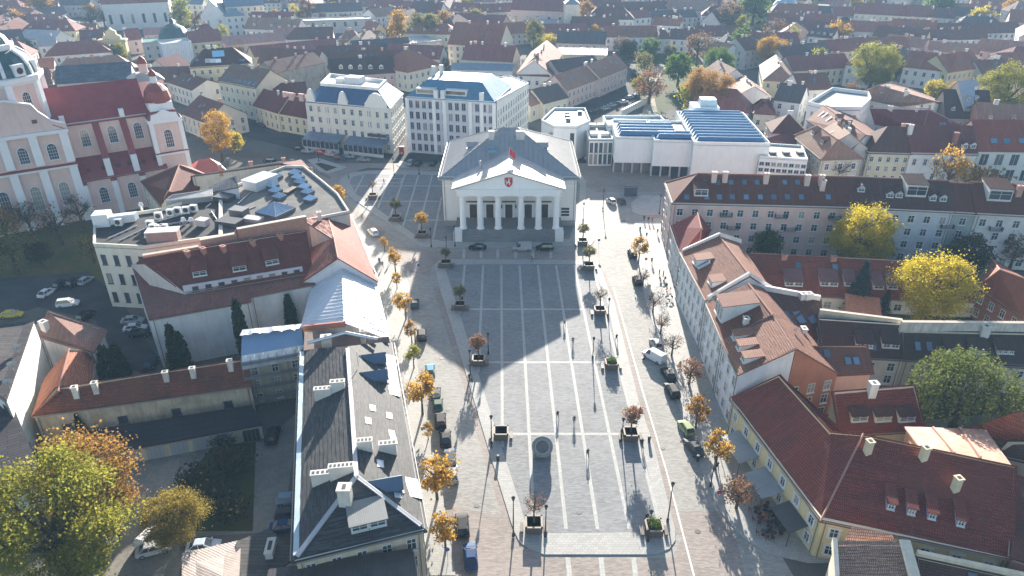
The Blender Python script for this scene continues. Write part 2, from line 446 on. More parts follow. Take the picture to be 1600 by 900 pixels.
        if kind == 'shed': m.hull([(-x - o, -.3, h + .02 - .3 * tl), (x + o, -.3, h + .02 - .3 * tl), (x + o, dep, zt + .02), (-x - o, dep, zt + .02)], [(-x - o, -.3, h + .14 - .3 * tl), (x + o, -.3, h + .14 - .3 * tl), (x + o, dep, zt + .14), (-x - o, dep, zt + .14)], 1)
        else:
            g = w * .42; d2 = (h + g) / max(.2, tp)
            m.poly([(-x, 0, h), (x, 0, h), (0, 0, h + g)], 0)
            for sx in (-1, 1):
                m.hull([(sx * (x + o), -.25, h - .12), (0, -.25, h + g), (0, d2, h + g), (sx * (x + o), dep, h - .12)], [(sx * (x + o), -.25, h + .02), (0, -.25, h + g + .14), (0, d2, h + g + .14), (sx * (x + o), dep, h + .02)], 1)
        dm = link('dormer', m.mesh('dormer', [wall, roof]), s.t, p - s.c, ang)
        ww = w / n - .35; me, pane = win_mesh(ww, h * .68, FR_W, wst, True)
        for k in range(n): link('window', me, dm, ((k - (n - 1) / 2) * (w / n), -.01, h * .16))
    def seams(s, fi, period=.8, mat=None, r=.05):
        """standing seams, each a rib of its own, down one roof face"""
        f = s.F[fi]; nr = s.fn(fi); u, v = s.basis(nr); P = [s.RV[k] + Vector((0, 0, .02)) for k in f]; us = [p.dot(u) for p in P]
        mat = mat or s.roof.data.materials[0]; x = min(us) + period / 2
        while x < max(us):
            cut = []
            for i in range(len(P)):
                a, b = P[i], P[(i + 1) % len(P)]; ua, ub = a.dot(u), b.dot(u)
                if (ua - x) * (ub - x) < 0: cut.append(a + (b - a) * ((x - ua) / (ub - ua)))
            if len(cut) >= 2 and (cut[0] - cut[1]).length > .3:
                m = MB(); c0, c1 = cut[0], cut[1]; o1, o2 = u * r / 2, nr * r * 1.6
                m.hull([c0 - o1, c0 + o1, c0 + o1 + o2, c0 - o1 + o2], [c1 - o1, c1 + o1, c1 + o1 + o2, c1 - o1 + o2]); m.build('seam', mat, s.t)
            x += period
    def courses(s, fis=None, row=.38, lift=.07):
        """tile courses as real overlapping steps, one mesh per roof face"""
        for fi in (fis if fis is not None else range(len(s.F))):
            f = s.F[fi]; nr = s.fn(fi); u, v = s.basis(nr); P = [s.RV[k] + Vector((0, 0, .02)) for k in f]; vs = [p.dot(v) for p in P]; m = MB(); y = min(vs) + .02
            def cut(y):
                c = []
                for i in range(len(P)):
                    a, b = P[i], P[(i + 1) % len(P)]; va, vb = a.dot(v), b.dot(v)
                    if (va - y) * (vb - y) < 0: c.append(a + (b - a) * ((y - va) / (vb - va)))
                return sorted(c, key=lambda p: p.dot(u))
            while y < max(vs) - row:
                a, b = cut(y), cut(y + row * .98)
                if len(a) >= 2 and len(b) >= 2:
                    n_ = max(1, int((a[-1] - a[0]).length / 1.2)); lo = [a[0].lerp(a[-1], i / n_) + nr * (lift * s.rng.uniform(.7, 1.3)) for i in range(n_ + 1)]; hi = [b[0].lerp(b[-1], i / n_) + nr * .008 for i in range(n_ + 1)]
                    for i in range(n_): m.poly([lo[i], lo[i + 1], hi[i + 1], hi[i]]); m.poly([a[0].lerp(a[-1], i / n_), a[0].lerp(a[-1], (i + 1) / n_), lo[i + 1], lo[i]])
                y += row
            if m.f: o = m.build('tile_courses', s.roof.data.materials[0], s.t); o['kind'] = 'stuff'
    def auto(s, ch=2, sk=0, do=0, cm=None):
        top = max(v.z for v in s.V); ri = [v for v in s.V if v.z > top - .4]
        for _ in range(ch):
            a, b = ri[0], ri[-1]; p = a + (b - a) * s.rng.uniform(.05, .95)
            e = s.rng.uniform(-1, 1); s.chimney(at=(p + Vector((e, e * .5, -.5)), None), w=s.rng.choice((.7, 1.0, 1.5)), h=s.rng.uniform(1.0, 1.7), mat=cm or s.rng.choice((plaster((.6, .58, .54)), plaster((.5, .3, .24)), plaster((.62, .6, .56)))))
        for _ in range(sk): s.skylight(at=s.rand())
        cand = [(i, f) for i, f in enumerate(s.F) if s.fn(i).y < -.2]
        if do and cand:
            i, f = cand[0]; a, b = s.V[f[0]], s.V[f[1]]; up = (s.V[f[2]] + s.V[f[-1]]) / 2 - (a + b) / 2
            for k in range(do): s.dormer(at=(a + (b - a) * ((k + .5) / do) + up * .22, s.fn(i)), w=1.3, h=1.2, kind=s.rng.choice(('shed', 'gable')))
def quad(A, B, ze, depth, skew=0.0):
    a, b = W(*A, ze), W(*B, ze); d = (b - a).normalized(); n = Vector((-d.y, d.x, 0))
    return [a, b, b + n * depth + d * skew, a + n * depth + d * skew]
def roofgeo(q, kind, rise, ins=None, ze2=None):
    A, B, C, D = q; up = Vector((0, 0, rise)); mAD, mBC, mAB, mCD = (A + D) / 2, (B + C) / 2, (A + B) / 2, (C + D) / 2
    wAD = (D - A).length; wAB = (B - A).length
    if kind == 'flat': return q, [[0, 1, 2, 3]]
    if kind == 'shed': return [A, B, C + up, D + up], [[0, 1, 2, 3]]
    if kind == 'lean': return [A + up, B, C, D + up], [[0, 1, 2, 3]]
    if kind == 'pyr': return q + [(A + B + C + D) / 4 + up], [[0, 1, 4], [1, 2, 4], [2, 3, 4], [3, 0, 4]]
    if kind == 'gx': return q + [mAD + up, mBC + up], [[0, 1, 5, 4], [2, 3, 4, 5]]
    if kind == 'gy': return q + [mAB + up, mCD + up], [[0, 4, 5, 3], [1, 2, 5, 4]]
    if kind == 'mans':
        i = ins or 3; c = (A + B + C + D) / 4; I = []
        for k in range(4):
            p = q[k]; a = (q[k - 1] - p).normalized(); b = (q[(k + 1) % 4] - p).normalized(); I.append(p + (a + b) * i + up)
        return q + I, [[0, 1, 5, 4], [1, 2, 6, 5], [2, 3, 7, 6], [3, 0, 4, 7], [4, 5, 6, 7]]
    i = ins if ins is not None else wAD * .45
    e = (mBC - mAD).normalized()
    if kind == 'hip': return q + [mAD + up + e * i, mBC + up - e * i], [[0, 1, 5, 4], [2, 3, 4, 5], [3, 0, 4], [1, 2, 5]]
    if kind == 'hipl': return q + [mAD + up + e * i, mBC + up], [[0, 1, 5, 4], [2, 3, 4, 5], [3, 0, 4]]
    if kind == 'hipr': return q + [mAD + up, mBC + up - e * i], [[0, 1, 5, 4], [2, 3, 4, 5], [1, 2, 5]]
    if kind == 'hipy':
        i = ins if ins is not None else wAB * .45; e = (mCD - mAB).normalized()
        return q + [mAB + up + e * i, mCD + up - e * i], [[0, 1, 4], [1, 2, 5, 4], [2, 3, 5], [3, 0, 4, 5]]
    if kind == 'hipyf':
        i = ins if ins is not None else wAB * .45; e = (mCD - mAB).normalized()
        return q + [mAB + up + e * i, mCD + up], [[0, 1, 4], [1, 2, 5, 4], [3, 0, 4, 5]]
def H(name, label, A, B, ze, depth, kind, rise, wall, roof, ins=None, skew=0, cat='house', ch=0, sk=0, do=0, win={}, **kw):
    V, F = roofgeo(quad(A, B, ze, depth, skew), kind, rise, ins)
    if kind == 'flat' and 'parapet' not in kw: kw['parapet'] = .5
    b = Bldg(name, label, cat, V, F, wall, roof, win=win, **kw); b.auto(ch, sk, do)
    return b
def HQ(name, label, pts, ze, kind, rise, wall, roof, ins=None, cat='house', ch=0, sk=0, do=0, win={}, **kw):
    V, F = roofgeo([W(*p, ze) for p in pts], kind, rise, ins); b = Bldg(name, label, cat, V, F, wall, roof, win=win, **kw); b.auto(ch, sk, do); return b
def P_(name, label, pts, faces, wall, roof, cat='house', **kw):
    """building from surveyed roof points (px, py, z) and roof faces"""
    return Bldg(name, label, cat, [W(*p) for p in pts], faces, wall, roof, **kw)
# ---------------------------------------------------------------- setting: ground, streets, the square
def sheet(name, pts, z, mat, kind='structure', h=None, label=None):
    P = [W(*p) if len(p) == 2 and not isinstance(p, Vector) else Vector(p) for p in pts]
    m = MB(); top = [Vector((p.x, p.y, z)) for p in P]
    ar = sum(top[i].x * top[(i + 1) % len(top)].y - top[(i + 1) % len(top)].x * top[i].y for i in range(len(top)))
    if ar < 0: top = top[::-1]
    if h:
        n = len(top); bot = [Vector((p.x, p.y, z - h)) for p in top]
        m.hull(bot, top)
    else: m.poly(top)
    o = m.build(name, mat); o['kind'] = kind
    if label: o['label'] = label
    return o
m = MB(); m.poly([(-900, -250, 0), (900, -250, 0), (900, 1300, 0), (-900, 1300, 0)]); o = m.build('ground', soil((.10, .095, .085), (.16, .15, .135), .05)); o['kind'] = 'structure'
COB = stone((.295, .278, .248), 1.8, .5, 1); COBR = stone((.28, .232, .20), 1.8, .55, 1); FIELD = stone((.22, .22, .22), 2.4, .7, 1)
PAV = slab((.40, .388, .36), contrast=.14); PAV2 = slab((.44, .42, .39), .9, .5); ASPH = soil((.06, .06, .062), (.09, .087, .085), .2); ASPH2 = soil((.15, .145, .14), (.10, .095, .09), .15)
# road loop round the square: a single asphalt and sett carriageway
sheet('road', [(590, 900), (1240, 900), (1180, 800), (1062, 560), (1010, 430), (1045, 330), (1048, 275), (930, 268), (905, 262), (640, 262), (560, 268), (470, 262), (505, 300), (560, 380), (610, 420), (650, 520), (640, 700), (655, 900)], .004, COB)
sheet('road', [(470, 255), (1048, 255), (1048, 300), (935, 300), (905, 285), (690, 268), (575, 262), (530, 275), (528, 288), (545, 320), (600, 358), (640, 384), (680, 392), (905, 392), (905, 406), (700, 404), (676, 412), (672, 432), (640, 425), (600, 385), (540, 320), (505, 290)], .008, COBR)
sheet('road', [(690, 790), (795, 808), (812, 850), (850, 872), (1050, 872), (1066, 838), (1062, 799), (1130, 799), (1150, 840), (1190, 1000), (690, 1000)], .008, COBR)
sheet('road', [(330, 200), (470, 236), (640, 252), (1048, 262), (1200, 275), (1200, 262), (1050, 240), (845, 232), (640, 230), (500, 205), (390, 180)], .006, ASPH)
sheet('road', [(628, 262), (640, 200), (622, 140), (605, 80), (590, 40), (612, 40), (632, 100), (648, 140), (655, 250)], .010, ASPH)
sheet('road', [(905, 196), (932, 190), (1000, 158), (1000, 120), (985, 110), (965, 140), (890, 172)], .006, ASPH)
sheet('road', [(1125, 150), (1150, 130), (1200, 190), (1235, 235), (1205, 240)], .006, COB)
sheet('car_park', [(-60, 440), (140, 425), (190, 470), (250, 565), (240, 590), (160, 560), (150, 500), (60, 480), (-60, 520)], .008, ASPH)
sheet('courtyard', [(80, 900), (280, 900), (290, 840), (440, 830), (470, 640), (410, 690), (190, 720), (140, 780)], .006, soil((.19, .18, .165), (.28, .255, .21), .12))
sheet('road', [(936, 412), (952, 440), (966, 475), (1008, 635), (1032, 697), (1066, 835), (1050, 835), (1020, 697), (998, 635), (956, 475), (940, 440), (930, 412)], .011, COBR)
sheet('road', [(676, 448), (722, 597), (744, 675), (787, 815), (803, 815), (757, 675), (735, 597), (690, 448)], .011, COBR)
# pavements with kerbs
KERB = slab((.42, .40, .37), 1.2, .5)
sheet('pavement', [(470, 262), (500, 285), (560, 360), (612, 400), (630, 425), (640, 445), (648, 540), (662, 640), (690, 760), (712, 900), (655, 900), (600, 520), (560, 400), (520, 310), (440, 262)], .12, PAV, h=.13)
sheet('pavement', [(1048, 338), (992, 348), (985, 372), (1000, 440), (1030, 540), (1062, 640), (1098, 740), (1125, 800), (1160, 840), (1200, 866), (1262, 880), (1300, 880), (1290, 780), (1200, 640), (1100, 440)], .12, PAV, h=.13)
sheet('pavement', [(985, 318), (1000, 306), (1036, 306), (1040, 336), (1000, 336), (988, 332)], .12, PAV2, h=.13)
sheet('pavement', [(480, 250), (497, 247), (543, 262), (515, 272), (500, 268)], .12, PAV2, h=.13)
sheet('flower_bed', [(492, 256), (502, 255), (527, 262), (510, 268)], .128, soil((.06, .04, .03), (.10, .06, .035), .6))
sheet('pavement', [(620, 258), (625, 252), (640, 254), (640, 262), (625, 262)], .12, PAV2, h=.13)
# upper part of the square, round the town hall
UP = [(532, 289), (531, 284), (536, 277), (548, 271), (575, 267), (685, 269), (905, 266), (916, 285), (916, 300), (912, 330), (927, 345), (930, 365), (929, 376), (922, 385), (675, 387.5), (660, 385), (645, 377), (550, 310), (537, 298)]
sheet('square_border', UP, .12, PAV, h=.13)
sheet('square_paving', [(546, 284), (553, 276), (575, 272.5), (690, 274), (900, 272), (906, 290), (905, 330), (890, 374), (690, 377), (650, 369), (556, 303)], .124, FIELD)
LOW = [(686, 448), (679, 418), (681, 411), (688, 407), (700, 405.5), (915, 407), (934, 412), (941, 424), (945, 440), (960, 475), (1000, 635), (1022, 697), (1055, 830), (1055, 845), (1046, 858), (1030, 865), (1010, 867), (850, 867), (828, 859), (812, 848), (803, 830), (797, 812), (755, 675), (732, 597)]
sheet('square_border', LOW, .12, PAV, h=.13)
INL = [(698, 427), (694, 414), (912, 413), (930, 424), (950, 475), (980, 635), (1011, 729), (1033, 832), (826, 834), (810, 780), (770, 657), (722, 502)]
sheet('square_paving', INL, .124, FIELD)
def inpoly(p, P):
    c = False
    for i in range(len(P)):
        a, b = P[i], P[i - 1]
        if (a.y > p.y) != (b.y > p.y) and p.x < (b.x - a.x) * (p.y - a.y) / (b.y - a.y) + a.x: c = not c
    return c
def clipline(p0, p1, P, n=160):
    """first and last point of p0-p1 inside polygon P"""
    t = [i / n for i in range(n + 1) if inpoly(p0 + (p1 - p0) * (i / n), P)]
    return (p0 + (p1 - p0) * t[0], p0 + (p1 - p0) * t[-1]) if len(t) > 1 else None
STRIP = slab((.43, .42, .39), .7, .7, .1)
def strips(P, lines, w, z):
    for p0, p1 in lines:
        c = clipline(p0, p1, P)
        if not c: continue
        d = (c[1] - c[0]).normalized(); n = Vector((-d.y, d.x, 0)) * w / 2
        sheet('paving_strip', [c[0] - n, c[1] - n, c[1] + n, c[0] + n], z, STRIP)
PI_ = [W(*p) for p in INL]; PU_ = [W(*p) for p in [(546, 284), (553, 276), (575, 272.5), (690, 274), (690, 377), (650, 369), (556, 303)]]
LX = [-2.18 + 4.3 * k for k in range(-4, 6)]
strips(PI_, [(Vector((x - .016 * (50 - 129), 50, 0)), Vector((x - .016 * (170 - 129), 170, 0))) for x in LX], .5, .128)
strips(PI_, [(Vector((-40, W(800, y).y, 0)), Vector((40, W(800, y).y, 0))) for y in (484, 567, 679)], .6, .131)
strips(PU_, [(Vector((-2.18 + 4.3 * k - .016 * 30, 150, 0)), Vector((-2.18 + 4.3 * k - .016 * 100, 230, 0))) for k in range(-12, -3)], .5, .128)
strips(PU_, [(Vector((-70, W(800, y).y, 0)), Vector((-18, W(800, y).y, 0))) for y in (291, 315, 344.5)], .6, .131)
for a in ((596, 283), (618, 283)):
    c = W(*a)
    for k in range(4):
        d = Vector((math.cos(k * math.pi / 2), math.sin(k * math.pi / 2), 0)); n = Vector((-d.y, d.x, 0)); p = c + d * 1.9
        sheet('paving_strip', [p - n * 2.2 - d * .25, p + n * 2.2 - d * .25, p + n * 2.2 + d * .25, p - n * 2.2 + d * .25], .135 + .003 * k, STRIP)
# bands across the roadway in line with the square, and a painted line along it
for x in (882, 934, 985):
    a, b = W(x + 5, 871), W(x + 14, 960); n = Vector((.32, 0, 0)); sheet('paving_strip', [a - n, a + n, b + n, b - n], .013, STRIP)
for x in (725, 752, 778, 806, 833, 861):
    a, b = W(x, 389), W(x - .5, 403.5); n = Vector((.35, 0, 0)); sheet('paving_strip', [a - n, a + n, b + n, b - n], .014, STRIP)
sheet('road_line', [(958, 450), (1000, 600), (1040, 735), (1083, 900), (1086, 900), (1042, 735), (1002, 600), (959.5, 450)], .016, plain((.6, .59, .56)))
for y0 in (361, 370): 
    for k in range(9):
        a = W(930 + k * 6.3, y0); sheet('crossing_stone', [a + Vector(q) for q in ((0, 0, 0), (.5, 0, 0), (.5, .5, 0), (0, .5, 0))], .016, plain((.6, .58, .54)))
# park behind the museum, church slope, courtyards
GRASS = soil((.05, .075, .022), (.075, .07, .03), .12)
sheet('lawn', [(905, 195), (1010, 185), (1000, 150), (985, 120), (1000, 85), (1090, 80), (1120, 140), (1060, 165), (1000, 195)], .006, GRASS)
sheet('path', [(1000, 190), (1030, 190), (1022, 150), (1036, 112), (1052, 108), (1050, 100), (1018, 104), (1010, 150)], .010, soil((.4, .36, .28), (.3, .27, .22), .3))
sheet('hillside', [(-120, 250), (-20, 320), (140, 350), (165, 440), (60, 438), (-120, 450)], .006, soil((.085, .10, .035), (.17, .12, .055), .12))
sheet('lawn', [(205, 870), (280, 760), (330, 700), (400, 690), (395, 830), (290, 830)], .009, GRASS)
sheet('lawn', [(1180, 410), (1600, 425), (1640, 400), (1640, 385), (1180, 392)], .006, GRASS)
sheet('lawn', [(1410, 660), (1420, 590), (1640, 575), (1640, 640), (1520, 650)], .006, GRASS)
sheet('lawn', [(1280, 492), (1540, 500), (1540, 480), (1280, 470)], .006, GRASS)
# ---------------------------------------------------------------- town hall
def town_hall():
    x0, x1, y0, y1, ze = -17.9, 16.6, 173.2, 204.5, 13.8; cx = (x0 + x1) / 2
    V = [(x0, y0, ze), (x1, y0, ze), (x1, y1, ze), (x0, y1, ze), (cx - 2.2, 189, 21.9), (cx + 2.2, 189, 21.9)]
    wallm = plaster((.72, .70, .66), .12)
    b = Bldg('town_hall', 'white classical town hall with six columns, red shield and flag', 'town hall', V, [[0, 1, 5, 4], [1, 2, 5], [2, 3, 4, 5], [3, 0, 4]], wallm,
             seam((.33, .33, .335), .1, .5, .8, .2), over=.9, thick=.3, cornice=plaster((.68, .65, .6), .15), ridge=plain((.34, .34, .36), .5))
    for i in range(4): b.seams(i, 1.25, r=.06)
    t = b.t; yw = y0; white = plaster((.76, .75, .73), .08); gst = stone((.2, .195, .19), 1.2, .4)
    # portico podium with steps
    m = MB(); m.box((cx - .2, yw - 3.9, 1.25), (27.2, 7.8, 2.5)); m.build('podium', gst, t)
    for k in range(7):
        m = MB(); m.box((cx - .2, yw - 7.8 - .18 - .36 * k, (2.3 - .33 * k) / 2), (23.4, .36, 2.3 - .33 * k)); m.build('step', stone((.22, .215, .21), 1.2, .3), t)
    for sx in (-1, 1):
        m = MB(); m.box((cx - .2 + sx * 12.75, yw - 8.6, 1.35), (2.1, 3.2, 2.7)); m.build('pedestal', wallm, t)
    cols = [W(px, 356, 2.55).x for px in (724, 751, 778.5, 814, 841, 868.5)]
    for x in cols:
        m = MB(); m.lathe((x, yw - 7.2, 2.5), [(1.0, 0), (1.0, .25), (.88, .3), (.88, .5), (.78, .55), (.77, 3), (.66, 8.1), (.66, 8.3), (.8, 8.5), (.9, 8.8)], 14); m.box((x, yw - 7.2, 11.45), (1.9, 1.9, .3)); m.build('column', white, t, smooth=False)
    zc = 11.6
    m = MB(); ex = 13.1; c2 = cx - .2
    m.box((c2, yw - 4.3, zc + .7), (ex * 2 - .6, 8.2, 1.4)); m.box((c2, yw - 4.3, zc + 1.6), (ex * 2 - .2, 8.6, .5)); m.build('entablature', white, t)
    for k in range(27):
        m = MB(); m.box((c2 - 12.35 + k * .95, yw - 8.46, zc + 1.15), (.42, .12, .4)); m.build('triglyph', white, t)
    m = MB(); zf = zc + 1.85; m.hull([(c2 - ex, yw - 8.2, zf), (c2 + ex, yw - 8.2, zf), (c2, yw - 8.2, zf + 4.0)], [(c2 - ex, yw - 7.9, zf), (c2 + ex, yw - 7.9, zf), (c2, yw - 7.9, zf + 4.0)]); m.build('pediment', white, t)
    m = MB()
    for sx in (-1, 1):
        a = [(c2, yw - 8.9, zf + 4.55), (c2 + sx * (ex + .9), yw - 8.9, zf + .2), (c2 + sx * (ex + .9), yw + 3.2, zf + .2), (c2, yw + 9.4, zf + 4.55)]
        m.hull([(p[0], p[1], p[2] - .35) for p in a], a)
    pr = m.build('portico_roof', seam((.38, .375, .37), .1, .5, .8, .2), t)
    # coat of arms: red shield with a white rider
    sy = yw - 8.22; sz = zf + 1.75
    m = MB(); sh = [(-.95, 1.2), (.95, 1.2), (.95, -.2), (.7, -.85), (0, -1.35), (-.7, -.85), (-.95, -.2)]
    m.hull([(c2 + x, sy - .14, sz + z) for x, z in sh][::-1], [(c2 + x, sy, sz + z) for x, z in sh][::-1]); shield = m.build('coat_of_arms', plain((.55, .03, .03), .5), t)
    m = MB(); yk = sy - .16
    def q(pts): m.hull([(c2 + x, yk - .05, sz + z) for x, z in pts], [(c2 + x, yk + .03, sz + z) for x, z in pts])
    q([(-.62, -.2), (.35, -.2), (.35, .2), (-.62, .2)]); q([(-.62, .05), (-.45, .05), (-.62, .6), (-.8, .45)]); q([(-.1, .2), (.2, .2), (.15, .75), (-.05, .75)])
    q([(-.06, .76), (.14, .76), (.14, .98), (-.06, .98)]); q([(-.5, -.7), (-.35, -.7), (-.4, -.2), (-.6, -.2)]); q([(.2, -.75), (.35, -.75), (.35, -.2), (.15, -.2)]); q([(.1, .6), (.55, .95), (.6, .88), (.15, .5)]); q([(.35, 0), (.6, -.3), (.5, -.35), (.3, -.1)])
    m.build('rider', plain((.75, .75, .73), .5), shield)
    # doors and windows behind the columns
    dw = plain((.055, .04, .03), .5)
    for px in (738, 764.5, 795, 826, 852):
        x = W(px, 345, 4).x
        m = MB(); m.box((x, yw - .06, 4.3), (1.9, .1, 3.6)); d = m.build('door', dw, t)
        m = MB()
        for sx in (-1, 1): m.box((x + sx * 1.15, yw - .13, 4.45), (.4, .26, 3.9))
        m.box((x, yw - .13, 6.5), (3.2, .3, .35)); m.build('door_frame', white, d)
        m = MB(); m.box((x, yw - .3, 7.0), (3.6, .6, .16)); m.build('door_canopy', plain((.1, .09, .09), .5), t)
        me, pane = win_mesh(1.5, 2.5, FR_W, 'grid', False); o = link('window', me, t, Vector((x, yw - .005, 8.5)) - t.location); link('pane', pane, o)
    for px in (784, 806):
        x = W(px, 330, 5).x; m = MB(); m.box((x, yw - .35, 5.6), (.3, .3, .8)); m.box((x, yw - .15, 6.05), (.1, .3, .1)); m.build('wall_lantern', plain((.04, .04, .04)), t)
    for k in range(3):
        m = MB(); m.box((W(884, 337, 4).x, yw - .06, 3.2 + k * .85), (2.1, .1, .6)); m.build('sign_board', plain((.05, .05, .05), .4), t)
    m = MB(); m.box((cx, yw + 15.6, .8), (34.75, 31.6, 1.6)); m.build('plinth', stone((.34, .32, .3), 1.2, .3), t)
    for sx in (x0 + 3.1, x1 - 3.1):
        m = MB(); m.box((sx, yw - .06, 11.2), (5.9, .12, .35)); m.build('string_course', white, t)
    # roof gear
    for px, py, w_, h in ((768, 216, 1.4, 1.9), (813, 216, 2.2, 1.9)): b.chimney(px, py, w_, 1.2, h, plaster((.55, .53, .5)), 0)
    b.skylight(769.5, 236, 2.2, 1.5, plain((.3, .42, .42), .3), up=.8)
    for px, py in ((731, 232), (855, 233)): b.dormer(px, py, 1.8, .9, 'gable', wall=plain((.2, .2, .24)))
    p = W(751, 262, 15.6); m = MB(); m.cyl(p, p + Vector((0, 0, 1.6)), .28, .28, 8); m.cyl(p + Vector((0, 0, 1.6)), p + Vector((0, 0, 1.9)), .45, .1, 8); m.build('vent_pipe', plain((.6, .6, .6), .3, .6), t)
    p = Vector((c2 + .2, yw - 1.5, zf + 4.4)); m = MB(); m.cyl(p, p + Vector((0, 0, 3.9)), .07, .05, 6); f = thing('flag', 'small red flag on a pole on the ridge of the white columned hall', 'flag', p)
    m.build('flagpole', plain((.6, .6, .6)), f)
    m = MB(); n = 8
    for k in range(n):
        y0_, y1_ = [.18 * math.sin(q * .9) for q in (k, k + 1)]; xa, xb = .1 + k * .17, .1 + (k + 1) * .17; za, zb = -.16 * k, -.16 * (k + 1)
        m.hull([p + Vector((xa, y0_, 3.8 + za)), p + Vector((xb, y1_, 3.8 + zb)), p + Vector((xb, y1_, 2.1 + zb)), p + Vector((xa, y0_, 2.1 + za))], [p + Vector((xa, y0_ + .03, 3.8 + za)), p + Vector((xb, y1_ + .03, 3.8 + zb)), p + Vector((xb, y1_ + .03, 2.1 + zb)), p + Vector((xa, y0_ + .03, 2.1 + za))])
    m.build('cloth', plain((.6, .05, .06), .8), f)
town_hall()

# ---------------------------------------------------------------- right-hand street row and its courts
RC = plain((.33, .16, .12), .8); pinkp = plaster((.62, .44, .39), .25); cor = plaster((.62, .57, .52), .2)
wN = dict(rows=4, sp=3.3, w=1.35, h=1.7, style='cross')
b = H('apartment_block', 'long pink apartment block with balconies and red-brown hipped roof behind the street row', (1052, 316), (1340, 323), 13.7, 13.5, 'hipl', 4.8, pinkp, tile(TDRK, .35), win=wN, cornice=cor, ridge=RC, cat='apartment block')
for px, py in ((1115, 283), (1132, 283), (1196, 285), (1260, 288), (1282, 288), (1284, 296), (1106, 268)): b.chimney(px, py, 1.1, .9, 2.2, plaster((.60, .46, .42)))
for px in (1073, 1104, 1124, 1144, 1166, 1188, 1209, 1230, 1252, 1294): b.skylight(px, 308, 1.1, 1.4)
for px in (1102, 1121, 1142, 1163, 1183, 1226, 1246): b.skylight(px, 285, 1.0, 1.3)
b.dormer(1095, 307, 3.2, 2.0, 'shed', wall=pinkp)
def balcony(b, px, py, z, w=2.6):
    """hung on the front wall of b at column px"""
    p = W(px, py, z); a, c = b.V[0], b.V[1]; d = (c - a); d.z = 0; d.normalize(); n = Vector((d.y, -d.x, 0)); s = (p - a).dot(d); p = a + d * s; p.z = z
    ang = math.atan2(d.y, d.x); bal = thing('balcony', None, None); m = MB(); bpy.data.objects.remove(bal)
    m = MB(); q = p + n * .55; m.box((q.x, q.y, z), (w, 1.1, .16), ang); o = m.build('balcony', plain((.42, .4, .38)), b.t)
    m = MB(); q = p + n * 1.08
    m.box((q.x, q.y, z + 1.0), (w, .06, .06), ang)
    for k in range(12):
        r = q + d * (w * (k / 11 - .5)); m.box((r.x, r.y, z + .55), (.05, .05, .9), ang)
    for sx in (-1, 1):
        r = p + n * .55 + d * sx * w / 2; m.box((r.x, r.y, z + 1.0), (.06, 1.1, .06), ang); m.box((r.x, r.y, z + .5), (.04, 1.0, .8), ang)
    m.build('railing', plain((.06, .06, .06), .5), o)
for px in (1140, 1226, 1309):
    for z in (7.4, 10.6): balcony(b, px, 350, z)
b.name_ = 0
b2 = H('apartment_block', 'pale blue-grey apartment block with dark tiled roof behind the yellow birch', (1341, 323), (1490, 330), 13.7, 13.5, 'gx', 4.8, plaster((.46, .50, .54), .3), tile((.10, .06, .055), .6), win=wN, cornice=cor, ridge=RC, cat='apartment block')
for px, py in ((1345, 300), (1390, 309), (1404, 309)): b2.dormer(px, py, 1.6, 1.1, 'gable')
b2.dormer(1430, 308, 4.5, 3, 'shed', wall=plaster((.62, .6, .57)))
for px, py in ((1295, 309), (1316, 309)): b2.skylight(px, py)
for px, py in ((1457, 314), (1473, 315)): b2.dormer(px, py, 1.5, 1.2, 'gable')
for px in (1472,):
    for z in (6.2, 9.6): balcony(b2, px, 350, z)
b3 = H('apartment_block', 'narrow grey-green block between the blue-grey and the pale block', (1491, 330), (1526, 332), 13.5, 12.5, 'gx', 4.6, plaster((.34, .38, .37), .3), tile(TDRK, .3), win=wN, cornice=cor, ridge=RC, cat='apartment block')
b4 = H('apartment_block', 'pale apartment block with balconies at the picture edge behind the birches', (1527, 332), (1660, 339), 13.6, 13.5, 'gx', 4.8, plaster((.55, .54, .53), .3), tile(TDRK, .4), win=wN, cornice=cor, ridge=RC, cat='apartment block')
b4.dormer(1560, 315, 5, 3, 'shed'); b4.chimney(1590, 305, 1.2, .9, 2.2, plaster((.5, .28, .22)))
for z in (6.4, 9.6): balcony(b4, 1543, 350, z)
# R2, R3, R4a, R4b: the row on the street
wS = dict(rows=3, sp=2.5, w=1.15, h=1.9, style='sur')
rw = [plaster((.60, .60, .62), .2), plaster((.66, .66, .66), .15), plaster((.62, .58, .60), .2)]
b = P_('row_house', 'narrow street house with a dark red hipped roof at the far end of the row', [(1050, 352, 9.5), (1065, 393, 9.5), (1088, 393, 9.5), (1109, 357, 9.5), (1090, 333, 14), (1096, 357, 14)], [[0, 1, 5, 4], [1, 2, 5], [2, 3, 4, 5], [3, 0, 4]], rw[0], tile(TMAR, .2), win=wS, ridge=RC)
b = P_('row_house', 'street house with a broad brown tiled roof between white parapet gables', [(1064, 394, 11), (1104, 468, 11), (1170, 430, 15.5), (1124, 368, 15.5), (1204, 452, 10), (1155, 378, 10)], [[0, 1, 2, 3], [3, 2, 4, 5]], rw[1], tile(TBRN, .3), win=wS, ridge=RC, cornice=cor, over=.25)
b.courses()
def gable_parapet(b, pts, w=.45, h=.7, mat=None):
    m = MB()
    for a, c in zip(pts, pts[1:]):
        a, c = W(*a), W(*c); up = Vector((0, 0, h)); lo = Vector((0, 0, -.6)); n = (c - a).cross(Vector((0, 0, 1))).normalized() * w / 2
        m.hull([a - n + lo, a + n + lo, c + n + lo, c - n + lo], [a - n + up, a + n + up, c + n + up, c - n + up])
    m.build('parapet', mat or plaster((.68, .66, .64), .2), b.t)
gable_parapet(b, [(1066, 394, 11), (1124, 368, 15.5), (1157, 378, 10)]); gable_parapet(b, [(1105, 468, 11), (1170, 430, 15.5), (1206, 452, 10)])
